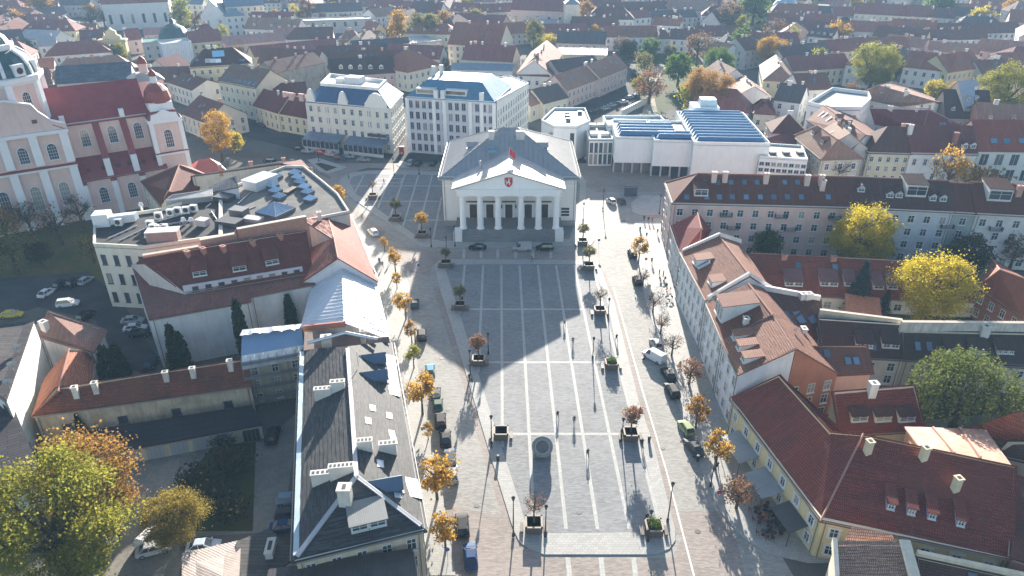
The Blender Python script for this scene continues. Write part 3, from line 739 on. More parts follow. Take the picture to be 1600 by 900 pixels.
b.dormer(1086, 414, 2.6, 1.6, 'shed'); b.skylight(1099, 413, 2.0, 2.6, plain((.6, .6, .6)), gl=glass((.12, .22, .32), .05, 1.0), up=.5); b.dormer(1110, 445, 2.6, 1.2, 'shed')
for k in range(5): b.skylight(1168 + 2.5 * k, 408 + 5 * k, .5, 4.2, FR_W)
b = P_('row_house', 'pale street house with dark brown roof and a tall white stair dormer', [(1105, 474, 11), (1130, 531, 11), (1205, 491, 15.5), (1171, 444, 15.5), (1245, 510, 9), (1212, 456, 9)], [[0, 1, 2, 3], [3, 2, 4, 5]], rw[1], tile((.19, .085, .06), .35), win=wS, ridge=RC, cornice=cor, over=.25)
b.courses()
b.dormer(1122, 497, 4.2, 3.4, 'shed', wall=plaster((.68, .66, .64)), n=3); b.chimney(1165, 505, 1.0, .8, 1.0)
b = P_('row_house', 'street house with pinkish blank end wall and three little dormers in a row', [(1130, 533, 11), (1155, 584, 11), (1243, 543, 15.5), (1209, 490, 15.5)], [[0, 1, 2, 3]], rw[2], tile((.27, .145, .105), .2), win=dict(rows=3, sp=2.2, w=1.1, h=1.9, style='sur', edges=[(0, 1)]), ridge=RC, over=.25)
b.courses()
for px, py in ((1146, 530), (1153, 546), (1161, 565)): b.dormer(px, py, 1.7, 1.2, 'shed', wall=plaster((.66, .64, .62)))
b.chimney(1166, 508, .9, .8, 1.0, plaster((.64, .6, .58)))
b = P_('house', 'orange plastered house with white windows behind the pinkish blank end wall', [(1210, 490, 15.4), (1244, 543, 15.4), (1309, 582, 9), (1262, 520, 9)], [[0, 1, 2, 3]], plaster((.40, .165, .10), .3), tile((.2, .10, .07), .3), win=dict(rows=3, sp=2.6, w=1.2, h=1.7, edges=[(1, 2)]), ridge=RC, over=.2)
b.courses()
b.chimney(1255, 520, 1.2, .8, .9, plaster((.62, .58, .54)))
p = W(1243, 522, 13.2); dsh = thing('satellite_dish', 'white satellite dish on the brown roof above the orange house', 'satellite dish', p)
m = MB(); m.cyl((p.x, p.y, p.z - 1), (p.x, p.y, p.z + .8), .05, n=6); m.build('mast', plain((.5, .5, .5)), dsh)
m = MB(); m.lathe((0, 0, 0), [(.0, 0), (.25, .04), (.5, .16)], 12); o = link('dish', m.mesh('dish', [plain((.6, .6, .6))]), dsh, (0, 0, .8), rot=(R(-60), 0, R(20)))
b = P_('house', 'low salmon house with brown roof and two blue skylights beside the orange house', [(1308, 582, 8.5), (1362, 580, 8.5), (1354, 541, 11), (1266, 541, 11)], [[0, 1, 2, 3]], plaster((.56, .34, .26), .2), tile((.17, .08, .06), .3), win=None)
for px, py in ((1292, 552), (1325, 564), (1338, 564)): b.skylight(px, py, 1.0, 1.3)
b = P_('house', 'dark red roofed house with three shed dormers between the salmon house and the willow', [(1314, 676, 5), (1444, 669, 5), (1428, 603, 10), (1304, 613, 10)], [[0, 1, 2, 3]], plaster((.5, .46, .42)), tile((.17, .05, .04), .35), win=None, ridge=RC)
b.courses()
for px in (1342, 1379, 1416): b.dormer(px, 659, 2.7, 1.3, 'shed', roof=tile((.085, .045, .04), .3), wall=plaster((.6, .6, .58)), wst='grid', pitch=22)
b.chimney(1362, 612, 1.2, 1, 1.6, plaster((.6, .6, .6)))
b = P_('house', 'brown tiled house with two tall blue skylights left of the court of the willow', [(1205, 520, 9), (1284, 526, 7), (1281, 468, 11), (1178, 449, 12)], [[0, 1, 2, 3]], plaster((.5, .46, .42)), tile((.14, .07, .055), .5), win=None)
for px in (1230, 1249, 1267): b.skylight(px, 496, 1.5, 2.6)
gable_parapet(b, [(1178, 449, 12), (1281, 468, 11)], .6, .8)
for k, px in enumerate((1254, 1262, 1275)): b.chimney(px, 466, 1.3, 1.0, 1.0, plaster((.64, .62, .6)))
# the big yellow corner house
yel = plaster((.62, .52, .30), .2); rtile = tile((.20, .06, .045), .4, row=.36, wid=.26)
b = P_('corner_house', 'big yellow corner house with a huge dark red tiled roof', [(1145, 622, 7), (1286, 808, 7), (1578, 869, 7), (1585, 730, 12), (1350, 681, 12), (1297, 676, 11.8), (1217, 587, 11.8)], [[0, 1, 4, 5, 6], [1, 2, 3, 4]], yel, rtile,
       win=dict(rows=2, sp=3.1, w=1.0, h=1.5, style='sur', edges=[(0, 1), (1, 2)]), ridge=plain((.38, .2, .15), .8), cornice=plaster((.62, .56, .42), .1), over=.4)
b.courses(row=.42)
for px, py in ((1355, 706), (1442, 716), (1492, 764)): b.chimney(px, py, .8, .8, 1.8, plaster((.62, .54, .38)))
b.chimney(1502, 712, 1.4, .6, .6, plaster((.6, .54, .46)))
for px, py in ((1391, 796), (1423, 804), (1455, 811), (1500, 822)): b.dormer(px, py, 1.0, 1.1, 'shed', wall=plaster((.35, .3, .42)), pitch=5)
for px, py in ((1175, 700), (1235, 775)):
    pass
b = P_('house', 'row of three salmon lean-to roofs behind the huge dark red roof', [(1418, 668, 8), (1538, 672, 8), (1578, 728, 11), (1445, 702, 11)], [[0, 1, 2, 3]], plaster((.5, .3, .22)), seam((.50, .27, .19), 0, .7, .5), win=None)
for x in (1457, 1498):
    m = MB(); a, c = W(x, 669, 8.1), W(x + 34, 709 if x < 1480 else 716, 11.1); n = Vector((.12, 0, 0)); m.hull([a - n, a + n, c + n, c - n], [q + Vector((0, 0, .35)) for q in (a - n, a + n, c + n, c - n)]); m.build('party_wall', plain((.36, .2, .16)), b.t)
b = P_('house', 'small pale tiled house with white verges below the yellow corner house', [(1305, 905, 7.5), (1425, 905, 7.5), (1410, 846, 9), (1306, 846, 9)], [[0, 1, 2, 3]], plaster((.6, .54, .44)), tile((.36, .25, .19), .3, row=.4), win=None, over=.1)
b.courses()
gable_parapet(b, [(1304, 843, 9), (1308, 915, 7.5)], .5, .35, plaster((.66, .6, .5))); gable_parapet(b, [(1413, 846, 9), (1432, 915, 7.5)], 1.2, .3, plaster((.64, .58, .46)))
b = P_('house', 'little pale tiled roof tucked under the yellow front wall', [(1318, 848, 7.6), (1400, 848, 7.6), (1394, 836, 8.6), (1332, 824, 8.6)], [[0, 1, 2, 3]], plaster((.6, .54, .44)), tile((.40, .28, .22), .3), win=None, over=.1)
b = P_('house', 'dark tiled house with a white verge in the bottom corner', [(1435, 872, 7), (1630, 915, 7), (1600, 960, 5), (1440, 930, 5)], [[0, 1, 2, 3]], plaster((.55, .5, .4)), tile((.09, .05, .04), .5), win=None)
gable_parapet(b, [(1432, 866, 7), (1630, 908, 7)], .6, .5, plaster((.64, .56, .42))); b.chimney(1565, 895, 1.2, .9, 1.6, plaster((.6, .6, .6))); b.skylight(1520, 905)
b = P_('house', 'house with bright orange-red hipped roof at the picture edge below the willow', [(1515, 668, 7), (1640, 720, 7), (1660, 640, 7), (1585, 645, 11)], [[0, 1, 3], [1, 2, 3], [2, 0, 3]], plaster((.5, .4, .3)), tile((.38, .11, .06), .15), win=None)
b.courses()
b = P_('house', 'dark brown roof at the picture edge behind the huge dark red roof', [(1560, 706, 7), (1660, 730, 7), (1660, 690, 9), (1575, 690, 9)], [[0, 1, 2, 3]], plaster((.5, .4, .3)), tile((.09, .05, .04), .4), win=None)
b = P_('house', 'dark red house with a tall reddish end wall beside the huge dark red roof', [(1592, 745, 8), (1690, 770, 8), (1690, 900, 8), (1584, 870, 8)], [[0, 1, 2, 3]], plaster((.4, .2, .15)), tile((.12, .05, .04), .4), win=None)
# court houses
wC = dict(rows=1, sp=4.2, w=1.5, h=1.5)
b = P_('long_house', 'long low white court house under a red tiled roof with shed dormers', [(1205, 458, 3.8), (1538, 471, 3.8), (1518, 412, 9), (1172, 395, 9)], [[0, 1, 2, 3]], plaster((.64, .62, .56), .15), tile((.215, .07, .05), .3), win=wC, ridge=RC)
b.courses()
for px, n in ((1240, 2), (1295, 2), (1327, 1), (1372, 1), (1394, 1), (1420, 1)): b.dormer(px, 447 if px < 1350 else 452, 1.5 * n + .6, 1.1, 'shed', roof=seam((.16, .06, .055), 0, .5), n=n, pitch=20, wall=plaster((.66, .64, .6)))
for px, py in ((1247, 415), (1305, 418)): b.skylight(px, py, 1.1, 1.6)
for px in (1225, 1302, 1440): b.chimney(px, 404 + (px - 1225) * .03, 1.2, .6, .8, plaster((.42, .2, .15)))
b = P_('brick_house', 'red brick house with a hipped red roof right of the yellow trees', [(1530, 447, 7), (1600, 492, 7), (1660, 470, 7), (1552, 404, 7), (1562, 422, 12.5), (1625, 445, 12.5)], [[0, 1, 5, 4], [1, 2, 5], [2, 3, 4, 5], [3, 0, 4]], stone((.30, .12, .08), 3, .3), tile((.25, .09, .06), .3), win=dict(rows=2, sp=2.4, w=1.1, h=1.6), ridge=RC)
b.skylight(1540, 424, 1.2, 1.8); b.skylight(1548, 421, 1.2, 1.8); b.dormer(1580, 447, 3.5, 1.6, 'shed', n=3)
b = P_('court_house', 'dark roofed white court house with two wide shed dormers', [(1286, 553, 6), (1412, 559, 6), (1407, 506, 10.2), (1280, 498, 10.2)], [[0, 1, 2, 3]], plaster((.62, .60, .54), .25), tile((.075, .05, .045), .5), win=dict(rows=2, sp=3.2, w=1.2, h=1.6))
for px, n in ((1350, 1), (1391, 2)): b.dormer(px, 544, 2.9, 1.1, 'shed', n=2, pitch=24)
b.skylight(1365, 541, .9, 1.4)
b = P_('court_house', 'long dark roofed cream court house with three wide dormers behind the willow', [(1413, 559, 6), (1660, 574, 6), (1650, 522, 9.6), (1411, 517, 9.6)], [[0, 1, 2, 3]], plaster((.55, .50, .38), .35), tile((.07, .05, .045), .4), win=dict(rows=2, sp=4.0, w=1.4, h=1.6, skip=.2))
for px in (1489, 1527, 1570): b.dormer(px, 553, 2.9, 1.0, 'shed', n=3, pitch=24)
for px in (1434, 1452): b.skylight(px, 541, .9, 1.5)
b.chimney(1538, 520, 1.4, .9, 1.3)
def wall_run(name, label, pts, h, w, mat, cat='wall', z0=0):
    P = [W(*p) for p in pts]; c = sum(P, Vector()) / len(P); t = thing(name, label, cat, (c.x, c.y, 0))
    m = MB()
    for a, b_ in zip(P, P[1:]):
        d = (b_ - a); d.z = 0; d.normalize(); n = Vector((-d.y, d.x, 0)) * w / 2; lo = [Vector((q.x, q.y, z0)) for q in (a - n, b_ - n, b_ + n, a + n)]
        m.hull(lo, [Vector((q.x, q.y, q.z)) for q in (a - n, b_ - n, b_ + n, a + n)])
    m.build('masonry', mat, t)
    m = MB()
    for a, b_ in zip(P, P[1:]):
        d = (b_ - a); d.z = 0; d.normalize(); n = Vector((-d.y, d.x, 0)) * (w / 2 + .08); m.hull([a - n, b_ - n, b_ + n, a + n], [q + Vector((0, 0, .14)) for q in (a - n, b_ - n, b_ + n, a + n)])
    m.build('coping', plain((.5, .42, .34)), t); return t
wall_run('fire_wall', 'weathered white fire wall rising behind the dark court roofs', [(1409, 503, 11.2), (1650, 505, 11.2)], 2, .6, plaster((.60, .58, .52), .8))
wall_run('garden_wall', 'cream garden wall along the lawn below the blue spruce', [(1281, 484, 10.8), (1410, 500, 10.8)], 2, .5, plaster((.60, .54, .40), .4))
H('shed', 'low shed with a bright tiled roof beside the blue spruce', (1325, 485), (1375, 492), 4, 5, 'shed', 1, plaster((.5, .3, .2)), tile((.42, .2, .13), .1), win=None, cat='shed')

# ---------------------------------------------------------------- left-hand block
blk = tar((.062, .062, .064), .4)
b = P_('black_roofed_block', 'long street block under a black felt roof with white chimneys', [(472, 548, 10), (610, 535, 10), (660, 824, 10), (462, 872, 10), (543, 545, 13.2), (557, 745, 13.2)], [[0, 4, 5, 3], [1, 2, 5, 4], [2, 3, 5]], plaster((.50, .44, .34), .3), blk,
       cat='street block', win=dict(rows=3, sp=2.7, w=1.1, h=1.8), cornice=plaster((.5, .47, .42)), over=.5)
b.courses(row=.6, lift=.05)
for fi in range(3):
    pass
fl = seam((.42, .43, .45), .2, .5)
def band(b, pts, w, mat, name='flashing', lift=.1):
    for a, c in zip(pts, pts[1:]):
        a, c = W(*a), W(*c); m = MB(); d = (c - a).normalized(); n = d.cross(Vector((0, 0, 1))).normalized() * w / 2; up = Vector((0, 0, lift)); m.hull([a - n, a + n, c + n, c - n], [q + up for q in (a - n, a + n, c + n, c - n)]); m.build(name, mat, b.t)
band(b, [(543, 545, 13.25), (550, 640, 13.25), (557, 745, 13.25)], .55, fl, lift=.18); band(b, [(557, 745, 13.25), (658, 822, 10.1)], .5, fl, lift=.18); band(b, [(557, 745, 13.25), (464, 870, 10.1)], .6, fl, lift=.18)
band(b, [(472, 550, 10.08), (463, 868, 10.08)], .7, seam((.36, .46, .52), .3, .4), lift=.12)
for px, py, w_, n in ((506, 612, 2.4, 4), (529, 601, 2.0, 3), (571, 694, 1.9, 4), (607, 698, 2.2, 4), (503, 745, 2.3, 4), (535, 734, 3.0, 6)): b.chimney(px, py + 8, w_, .75, 1.5, plaster((.62, .59, .54), .3), R(8), n=n)
b.chimney(541, 785, 1.5, 1.3, 2.4, plaster((.60, .56, .5), .3), 0, n=1)
for px, py in ((582, 638), (608, 650), (575, 658), (595, 582), (612, 678), (615, 688), (594, 725), (621, 772)): b.skylight(px, py, 1.3, .8, FR_W, gl=glass((.45, .5, .55), .2, 1.0))
for px, py in ((590, 566), (592, 593), (615, 762)):
    b.dormer(px + 12, py, 2.2, .9, 'gable', wall=plain((.09, .13, .19), .4), roof=seam((.10, .15, .22), .1, .45))
b.dormer(577, 826, 4.2, 1.1, 'shed', roof=seam((.26, .26, .25), .1, .5, .35), wall=plaster((.6, .6, .6)), n=2, pitch=6)
for y0_, y1_ in ((555, 617), (747, 777)):
    A_, B_ = b.hit(606 + (y0_ - 555) * .17, y0_), b.hit(613 + (y0_ - 555) * .17, y1_)
    if A_ and B_:
        m = MB(); a, c = A_[0], B_[0]; n = Vector((1.4, 0, -.42)) * .8; up = Vector((0, 0, .1)); m.hull([a - n, a + n, c + n, c - n], [q + up for q in (a - n, a + n, c + n, c - n)]); m.build('roof_sheet', seam((.66, .65, .63), .2, .4, .4, .5), b.t)
p = W(560, 572, 12.9); an = thing('antenna', 'thin metal aerial mast on the black felt roof', 'antenna', p); m = MB(); m.cyl(p, p + Vector((0, 0, 2.6)), .05, n=5)
for k in range(5): m.cyl(p + Vector((-.6, 0, 1.4 + .25 * k)), p + Vector((.6, 0, 1.4 + .25 * k)), .02, n=4)
m.build('mast', plain((.4, .4, .4)), an)
wm = seam((.62, .65, .7), .15, .35, .8)
b = P_('white_roofed_house', 'house with a white standing-seam metal roof beside the street', [(473, 508, 10), (605, 528, 10), (582, 430, 10), (490, 440, 10), (539, 501, 13.6), (534, 418, 13.6)], [[0, 4, 5, 3], [1, 2, 5, 4]], plaster((.58, .52, .46), .4), wm, win=dict(rows=3, sp=2.6, w=1.1, h=1.7, edges=[(1, 2)]), over=.3)
# battens lie across the slope on this roof
for fi, (a0, a1, c0, c1) in enumerate((((473, 508, 10), (490, 440, 10), (539, 501, 13.6), (534, 418, 13.6)), ((605, 528, 10), (582, 430, 10), (539, 501, 13.6), (534, 418, 13.6)))):
    for k in range(1, 16):
        t_ = k / 16; a = W(*a0).lerp(W(*a1), t_); c = W(*c0).lerp(W(*c1), t_); m = MB(); n = (W(*a1) - W(*a0)).normalized() * .06; up = Vector((0, 0, .13)); a, c = a + Vector((0, 0, .04)), c + Vector((0, 0, .04))
        m.hull([a - n, a + n, c + n, c - n], [q + up for q in (a - n, a + n, c + n, c - n)]); m.build('seam', wm, b.t)
gable_parapet(b, [(474, 512, 10), (539, 505, 13.4)], .5, .4, plain((.36, .14, .1)))
b = P_('light_well', 'low brown roof strip with ducts between the black and the white roof', [(478, 545, 10.6), (606, 533, 10.6), (604, 528, 11), (478, 520, 11)], [[0, 1, 2, 3]], plaster((.4, .34, .3)), seam((.2, .13, .1), .1, .5), win=None, cat='roof')
for z_, c_ in ((12.2, (.5, .52, .55)), (11.7, (.4, .42, .45))):
    m = MB(); P3 = [W(480, 536, z_), W(540, 520, z_ + 1), W(590, 530, z_)]
    for a, c in zip(P3, P3[1:]): m.cyl(a, c, .28, n=8)
    m.build('duct', plain(c_, .3, .7), b.t)
b.chimney(511, 540, 1.6, 1.0, 1.8, plaster((.6, .56, .5))); b.chimney(568, 533, .8, .8, 2.0, plaster((.5, .48, .46)))
# wrapped scaffold house
b = P_('wrapped_house', 'house under blue and white scaffold sheeting in the back court', [(378, 566, 9), (474, 549, 9), (468, 508, 11.5), (380, 517, 11.5)], [[0, 1, 2, 3]], plaster((.42, .38, .30), .5), plain((.22, .32, .46), .25), win=dict(rows=3, sp=3.0, w=1.0, h=1.5), over=.2)
m = MB(); rg = random.Random(4)
for k in range(14):
    a = W(379 + k * 6.6, 515 - k * .65, 11.7); c = W(379 + (k + 1) * 6.6, 515 - (k + 1) * .65, 11.7); e, f = rg.uniform(0, .5), rg.uniform(0, .5); m.poly([a, c, c + Vector((0, -1.6, -.3 + f)), a + Vector((0, -1.6, -.3 + e))]); m.poly([W(378 + k * 6.9, 566 - k * 1.2, 9.15), W(378 + (k + 1) * 6.9, 566 - (k + 1) * 1.2, 9.15), W(378 + (k + 1) * 6.9, 556 - (k + 1) * 1.2, 9.9 + f), W(378 + k * 6.9, 556 - k * 1.2, 9.9 + e)])
m.build('sheeting', plain((.7, .7, .7), .5), b.t)['kind'] = 'stuff'
m = MB(); A, B = W(378, 566, 9), W(474, 549, 9); d = (B - A).normalized(); n = Vector((d.y, -d.x, 0))
for k in range(8):
    for o_ in (.5, 1.4):
        p = A + d * ((B - A).length * k / 7) + n * o_; m.cyl((p.x, p.y, 0), (p.x, p.y, 10), .05, n=5)
for z in (2.2, 4.4, 6.6, 8.8): a, c = A + n, B + n; m.hull([(a.x, a.y, z), (c.x, c.y, z), (c.x + n.x, c.y + n.y, z), (a.x + n.x, a.y + n.y, z)], [(a.x, a.y, z + .06), (c.x, c.y, z + .06), (c.x + n.x, c.y + n.y, z + .06), (a.x + n.x, a.y + n.y, z + .06)])
m.build('scaffold', plain((.32, .32, .32), .4, .6), b.t)
# red-roofed L block with gable to the street
lred = tile((.17, .055, .045), .35)
b = P_('long_red_block', 'long block with a great dark red roof behind the white court wall', [(223, 404, 17), (345, 382, 17.4), (477, 361, 17), (486, 424, 12), (390, 440, 12), (288, 457, 12), (205, 414, 12)], [[0, 6, 5], [0, 5, 4, 1], [1, 4, 3, 2]], plaster((.5, .46, .44)), lred, ridge=RC, win=None)
b.courses()
for px, py, w_ in ((313, 432, 2.6), (375, 424, 2.6), (426, 414, 2.6)): b.dormer(px, py, w_, 1.3, 'shed', pitch=16, wall=plaster((.25, .2, .18)))
for px, py in ((293, 398), (318, 393), (349, 390), (395, 381), (438, 371)): b.chimney(px, py, 1.1, .7, .7, plaster((.42, .2, .15)))
band(b, [(290, 396, 16.3), (298, 445, 12.6)], .5, plain((.3, .12, .1)))
b = P_('court_wing', 'low wing with pinkish roof and white blank wall facing the cypresses', [(234, 498, 10.6), (391, 470, 10.6), (390, 463, 10.8), (491, 443, 10.8), (475, 428, 11.6), (288, 459, 11.6), (206, 415, 11.6)], [[0, 5, 6], [0, 1, 2, 5], [2, 3, 4, 5]], plaster((.60, .59, .58), .3), tile((.25, .125, .105), .35), win=None, over=.2); b.courses()
for k in range(10):
    p = W(325 + k * 14.5, 452 - k * 2.35, 11.2)
m = MB(); A, B = W(288, 459, 11.62), W(474, 428, 11.62)
d = (B - A).normalized(); n = Vector((-d.y, d.x, 0)); m.hull([A, B, B + n * .4, A + n * .4], [q + Vector((0, 0, 1.5)) for q in (A, B, B + n * .4, A + n * .4)]); o = m.build('clerestory', plaster((.55, .5, .54)), b.t)
me, pn = win_mesh(1.0, .75, FR_D, 'plain', True)
for k in range(9): link('window', me, o, A + d * ((B - A).length * (k + .9) / 9.4) + Vector((0, 0, .35)) - b.s_c if hasattr(b, 's_c') else A + d * ((B - A).length * (k + .9) / 9.4) + Vector((0, 0, .35)) - b.c, math.atan2(d.y, d.x))
b = P_('gabled_house', 'red-roofed house whose white gable looks over the white metal roof', [(468, 442, 11), (588, 438, 11), (556, 382, 11), (476, 392, 11), (528, 402, 16), (522, 372, 16)], [[0, 4, 5, 3], [1, 2, 5, 4]], plaster((.6, .58, .6), .2), tile((.23, .085, .065), .3), win=dict(rows=3, sp=2.8, w=1.1, h=1.6, edges=[(1, 2)]), ridge=RC)
b.courses()
b = P_('street_wing', 'long red tiled street wing with white chimneys before the flat roof', [(588, 437, 10.5), (545, 335, 10.5), (510, 322, 13), (480, 345, 15), (524, 374, 15)], [[0, 1, 2, 4], [2, 3, 4]], plaster((.6, .56, .5)), tile((.22, .08, .065), .3), win=dict(rows=3, sp=2.8, w=1.1, h=1.6, edges=[(0, 1)]), ridge=RC)
b.courses()
for px, py in ((508, 365), (514, 378), (500, 345)): b.chimney(px, py, .8, .8, 2.0, plaster((.64, .62, .6)))
# flat roofed modern block with plant and glass pyramids
fr_ = tar((.03, .03, .032), .5)
b = P_('flat_roofed_block', 'cream modern block whose dark flat roof carries cooling plant', [(147, 385, 14), (226, 389, 14), (345, 372, 14), (345, 300, 14), (250, 330, 14), (148, 345, 14)], [[0, 1, 2, 3, 4, 5]], plaster((.62, .58, .48), .2), fr_, parapet=.7, win=dict(rows=3, sp=2.2, w=.95, h=2.2, style='plain', edges=[(0, 1), (5, 0)]), cat='office block', fr=FR_D)
FB = b
b = P_('terrace_block', 'flat grey roof terrace with rows of glass pyramids above the corner', [(346, 372, 14.1), (480, 346, 14.1), (546, 333, 14.1), (528, 305, 14.1), (503, 284, 14.1), (475, 262, 14.1), (446, 262, 14.1), (346, 300, 14.1)], [[0, 1, 2, 3, 4, 5, 6, 7]], plaster((.6, .56, .5)), soil((.22, .21, .195), (.15, .145, .14), .3), parapet=.6, win=dict(rows=3, sp=3, w=1.2, h=1.8, edges=[(1, 2), (2, 3), (3, 4), (4, 5)]), cat='office block')
TB = b
brk = stone((.42, .19, .13), 4, .3)
wall_run('brick_parapet', 'salmon brick parapet band along the foot of the flat roof', [(223, 399, 16.5), (310, 385, 16.5)], 2, .7, brk, 'parapet', 12)
wall_run('brick_parapet', 'taller salmon brick parapet stepping up beside the great dark red roof', [(312, 375, 18), (368, 365, 18), (370, 358, 19), (478, 338, 19)], 2, .8, brk, 'parapet', 12)
def pyramid(px, py, z, w, h, label, group=None):
    p = W(px, py, z); t = thing('glass_pyramid', label, 'skylight', p, group, R(-28)); m = MB(); m.box((0, 0, .35), (w, w, .7)); o = link('kerb', m.mesh('kerb', [plain((.12, .12, .13))]), t)
    m = MB(); q = w / 2 * .98; B = [(-q, -q, .7), (q, -q, .7), (q, q, .7), (-q, q, .7)]
    for i in range(4): m.poly([B[i], B[(i + 1) % 4], (0, 0, .7 + h)])
    link('glazing', m.mesh('glazing', [glass((.22, .33, .45), .12, 1.0)]), t)
    m = MB()
    for i in range(4):
        m.cyl(B[i], (0, 0, .7 + h), .05, n=5); e = (Vector(B[i]) + Vector(B[(i + 1) % 4])) / 2; m.cyl(e, (0, 0, .7 + h), .035, n=4); m.cyl(B[i], B[(i + 1) % 4], .05, n=5)
    link('glazing_bar', m.mesh('glazing_bar', [plain((.55, .57, .6), .4)]), t)
for i, (px, py) in enumerate(((461, 273), (466, 280), (470, 287), (476, 295), (481, 303), (485, 314))): pyramid(px, py, 14.2, 2.4, .9, 'small glass pyramid along the street edge of the roof terrace, ' + ('first', 'second', 'third', 'fourth', 'fifth', 'sixth')[i] + ' from the far end', 'glass pyramids along the terrace edge')
for i, (px, py) in enumerate(((426, 293), (431, 301), (437, 310), (432, 279))): pyramid(px, py, 14.2, 2.4, .9, 'small glass pyramid in the inner row on the roof terrace, ' + ('second from the far end', 'third from the far end', 'nearest of the row', 'farthest of the row')[i], 'glass pyramids in the inner row')
pyramid(431, 332, 14.2, 6.2, 1.9, 'largest glass pyramid, standing by the brick parapet')
m = MB(); p = W(408, 291, 14.2); pv = thing('roof_pavilion', 'white glazed box between the pyramids on the roof terrace', 'roof pavilion', p, None, R(-28)); m.box((0, 0, 1.1), (4.5, 7, 2.2)); link('body', m.mesh('body', [plain((.5, .53, .56), .3)]), pv); m = MB(); m.box((0, 0, 2.3), (4.9, 7.4, .2)); link('roof', m.mesh('roof', [plain((.62, .66, .7), .3)]), pv)
def acunit(px, py, z, sx, sy, sz, label, group, rz=.2):
    p = W(px, py, z); t = thing('cooling_unit', label, 'cooling unit', p, group, rz); m = MB(); m.box((0, 0, sz / 2 + .2), (sx, sy, sz)); link('casing', m.mesh('casing', [plain((.66, .67, .68), .4)]), t)
    m = MB(); m.cyl((0, -sy / 2 - .03, sz * .55 + .2), (0, -sy / 2 + .02, sz * .55 + .2), min(sx, sz) * .36, n=14); link('fan', m.mesh('fan', [plain((.05, .05, .05))]), t)
    m = MB()
    for q in (-1, 1): m.box((q * sx * .4, 0, .1), (.12, sy, .2))
    link('foot', m.mesh('foot', [plain((.3, .3, .3))]), t)
for i, (px, py) in enumerate(((268, 338), (279, 335), (292, 334), (304, 331), (236, 356), (241, 362), (250, 363), (258, 362), (249, 343), (187, 353))): acunit(px, py, 14.05, 1.5, 1.0, 1.5, 'white cooling unit with a round fan, ' + ('leftmost of the upper row', 'second of the upper row', 'third of the upper row', 'rightmost of the upper row', 'leftmost of the lower row', 'second of the lower row', 'third of the lower row', 'rightmost of the lower row', 'alone between the two rows', 'alone before the fat white duct')[i], 'cooling units on the flat roof', .1 * (i % 3))
m = MB(); p = W(150, 352, 14.05); dk = thing('air_duct', 'fat white air duct box along the far edge of the flat roof', 'air duct', p); q = W(215, 345, 14.05) - p
m.box((1.6, .4, 1.4), (3.2, 3.2, 2.8), .2); m.hull([(2.5, -.6, .3), (2.5, -.6, 2.0), (2.5, 1.2, 2.0), (2.5, 1.2, .3)], [(q.x, q.y - .8, .3), (q.x, q.y - .8, 1.9), (q.x, q.y + .9, 1.9), (q.x, q.y + .9, .3)]); link('duct', m.mesh('duct', [plain((.74, .75, .77), .4)]), dk)
for i, (px, py) in enumerate(((222, 328), (232, 378), (288, 352), (300, 352))):
    p = W(px, py, 14.05); t = thing('roof_vent', 'round steel vent cowl on the black flat roof', 'roof vent', p, 'vent cowls on the flat roof'); m = MB(); m.cyl((0, 0, 0), (0, 0, 1.2), .35, n=10); m.cyl((0, 0, 1.1), (0, 0, 1.8), .6, .35, n=10); link('cowl', m.mesh('cowl', [plain((.5, .52, .55), .3, .7)]), t)
m = MB(); p = W(258, 378, 14.05); t = thing('roof_housing', 'brown lift housing with a white top beside the brick parapet', 'lift housing', p, None, .15); m.box((0, 0, 1.3), (6, 2.4, 2.6)); link('body', m.mesh('body', [plaster((.34, .24, .22))]), t); m = MB(); m.box((0, 0, 2.68), (6.3, 2.7, .16)); link('roof', m.mesh('roof', [plain((.66, .66, .66))]), t)
for i, (x0_, y0_, x1_, y1_) in enumerate(((170, 372, 215, 352), (186, 376, 228, 356), (262, 350, 300, 344), (330, 330, 345, 352), (356, 340, 400, 322), (372, 318, 392, 300), (232, 350, 300, 330))):
    a, c = W(x0_, y0_, 14.25), W(x1_, y1_, 14.25); t = thing('pipe_run', 'thin roof pipe on low blocks, ' + ('before the white duct', 'second before the white duct', 'behind the brown lift housing', 'beside the roof divide', 'left of the largest glass pyramid', 'left of the inner pyramids', 'along the row of cooling units')[i], 'pipe', a, 'pipe runs on the flat roof'); m = MB(); m.cyl(a, c, .13, n=6); m.build('pipe', plain((.5, .51, .53), .35, .6), t); m = MB()
    for k in range(4): q = a.lerp(c, (k + .5) / 4); m.box((q.x, q.y, 14.1), (.5, .3, .25))
    m.build('block', plain((.2, .2, .2)), t); t.children[-1]['kind'] = 'stuff'
for i, (px, py, sx, sy, sz, c_) in enumerate(((360, 352, 5, 3, 1.2, (.05, .05, .055)), (375, 338, 3.5, 2.5, 1.8, (.12, .12, .12)), (352, 312, 4, 3, 1.0, (.06, .06, .065)), (396, 345, 4, 2, .7, (.3, .3, .31)), (318, 352, 2.2, 1.6, 1.4, (.5, .5, .5)), (440, 322, 2.5, 1, .5, (.08, .05, .04)), (454, 300, 1.2, 4, .6, (.09, .06, .04)))):
    p = W(px, py, 14.1); t = thing('roof_box', ('low black roof light', 'dark plant box', 'flat black hatch', 'grey low roof box', 'pale cabinet', 'dark planting box', 'brown planting box')[i] + ' on the flat roof ' + ('left of the largest pyramid', 'behind the low black roof light', 'at the far middle', 'before the largest pyramid', 'by the brick parapet', 'right of the largest pyramid', 'between the pyramid rows')[i], 'roof box', p, None, -.3); m = MB(); m.box((0, 0, sz / 2), (sx, sy, sz)); link('casing', m.mesh('casing', [plain(c_, .5)]), t); m = MB(); m.box((0, 0, sz + .05), (sx + .2, sy + .2, .1)); link('lid', m.mesh('lid', [plain(k_(c_, 1.5), .5)]), t)
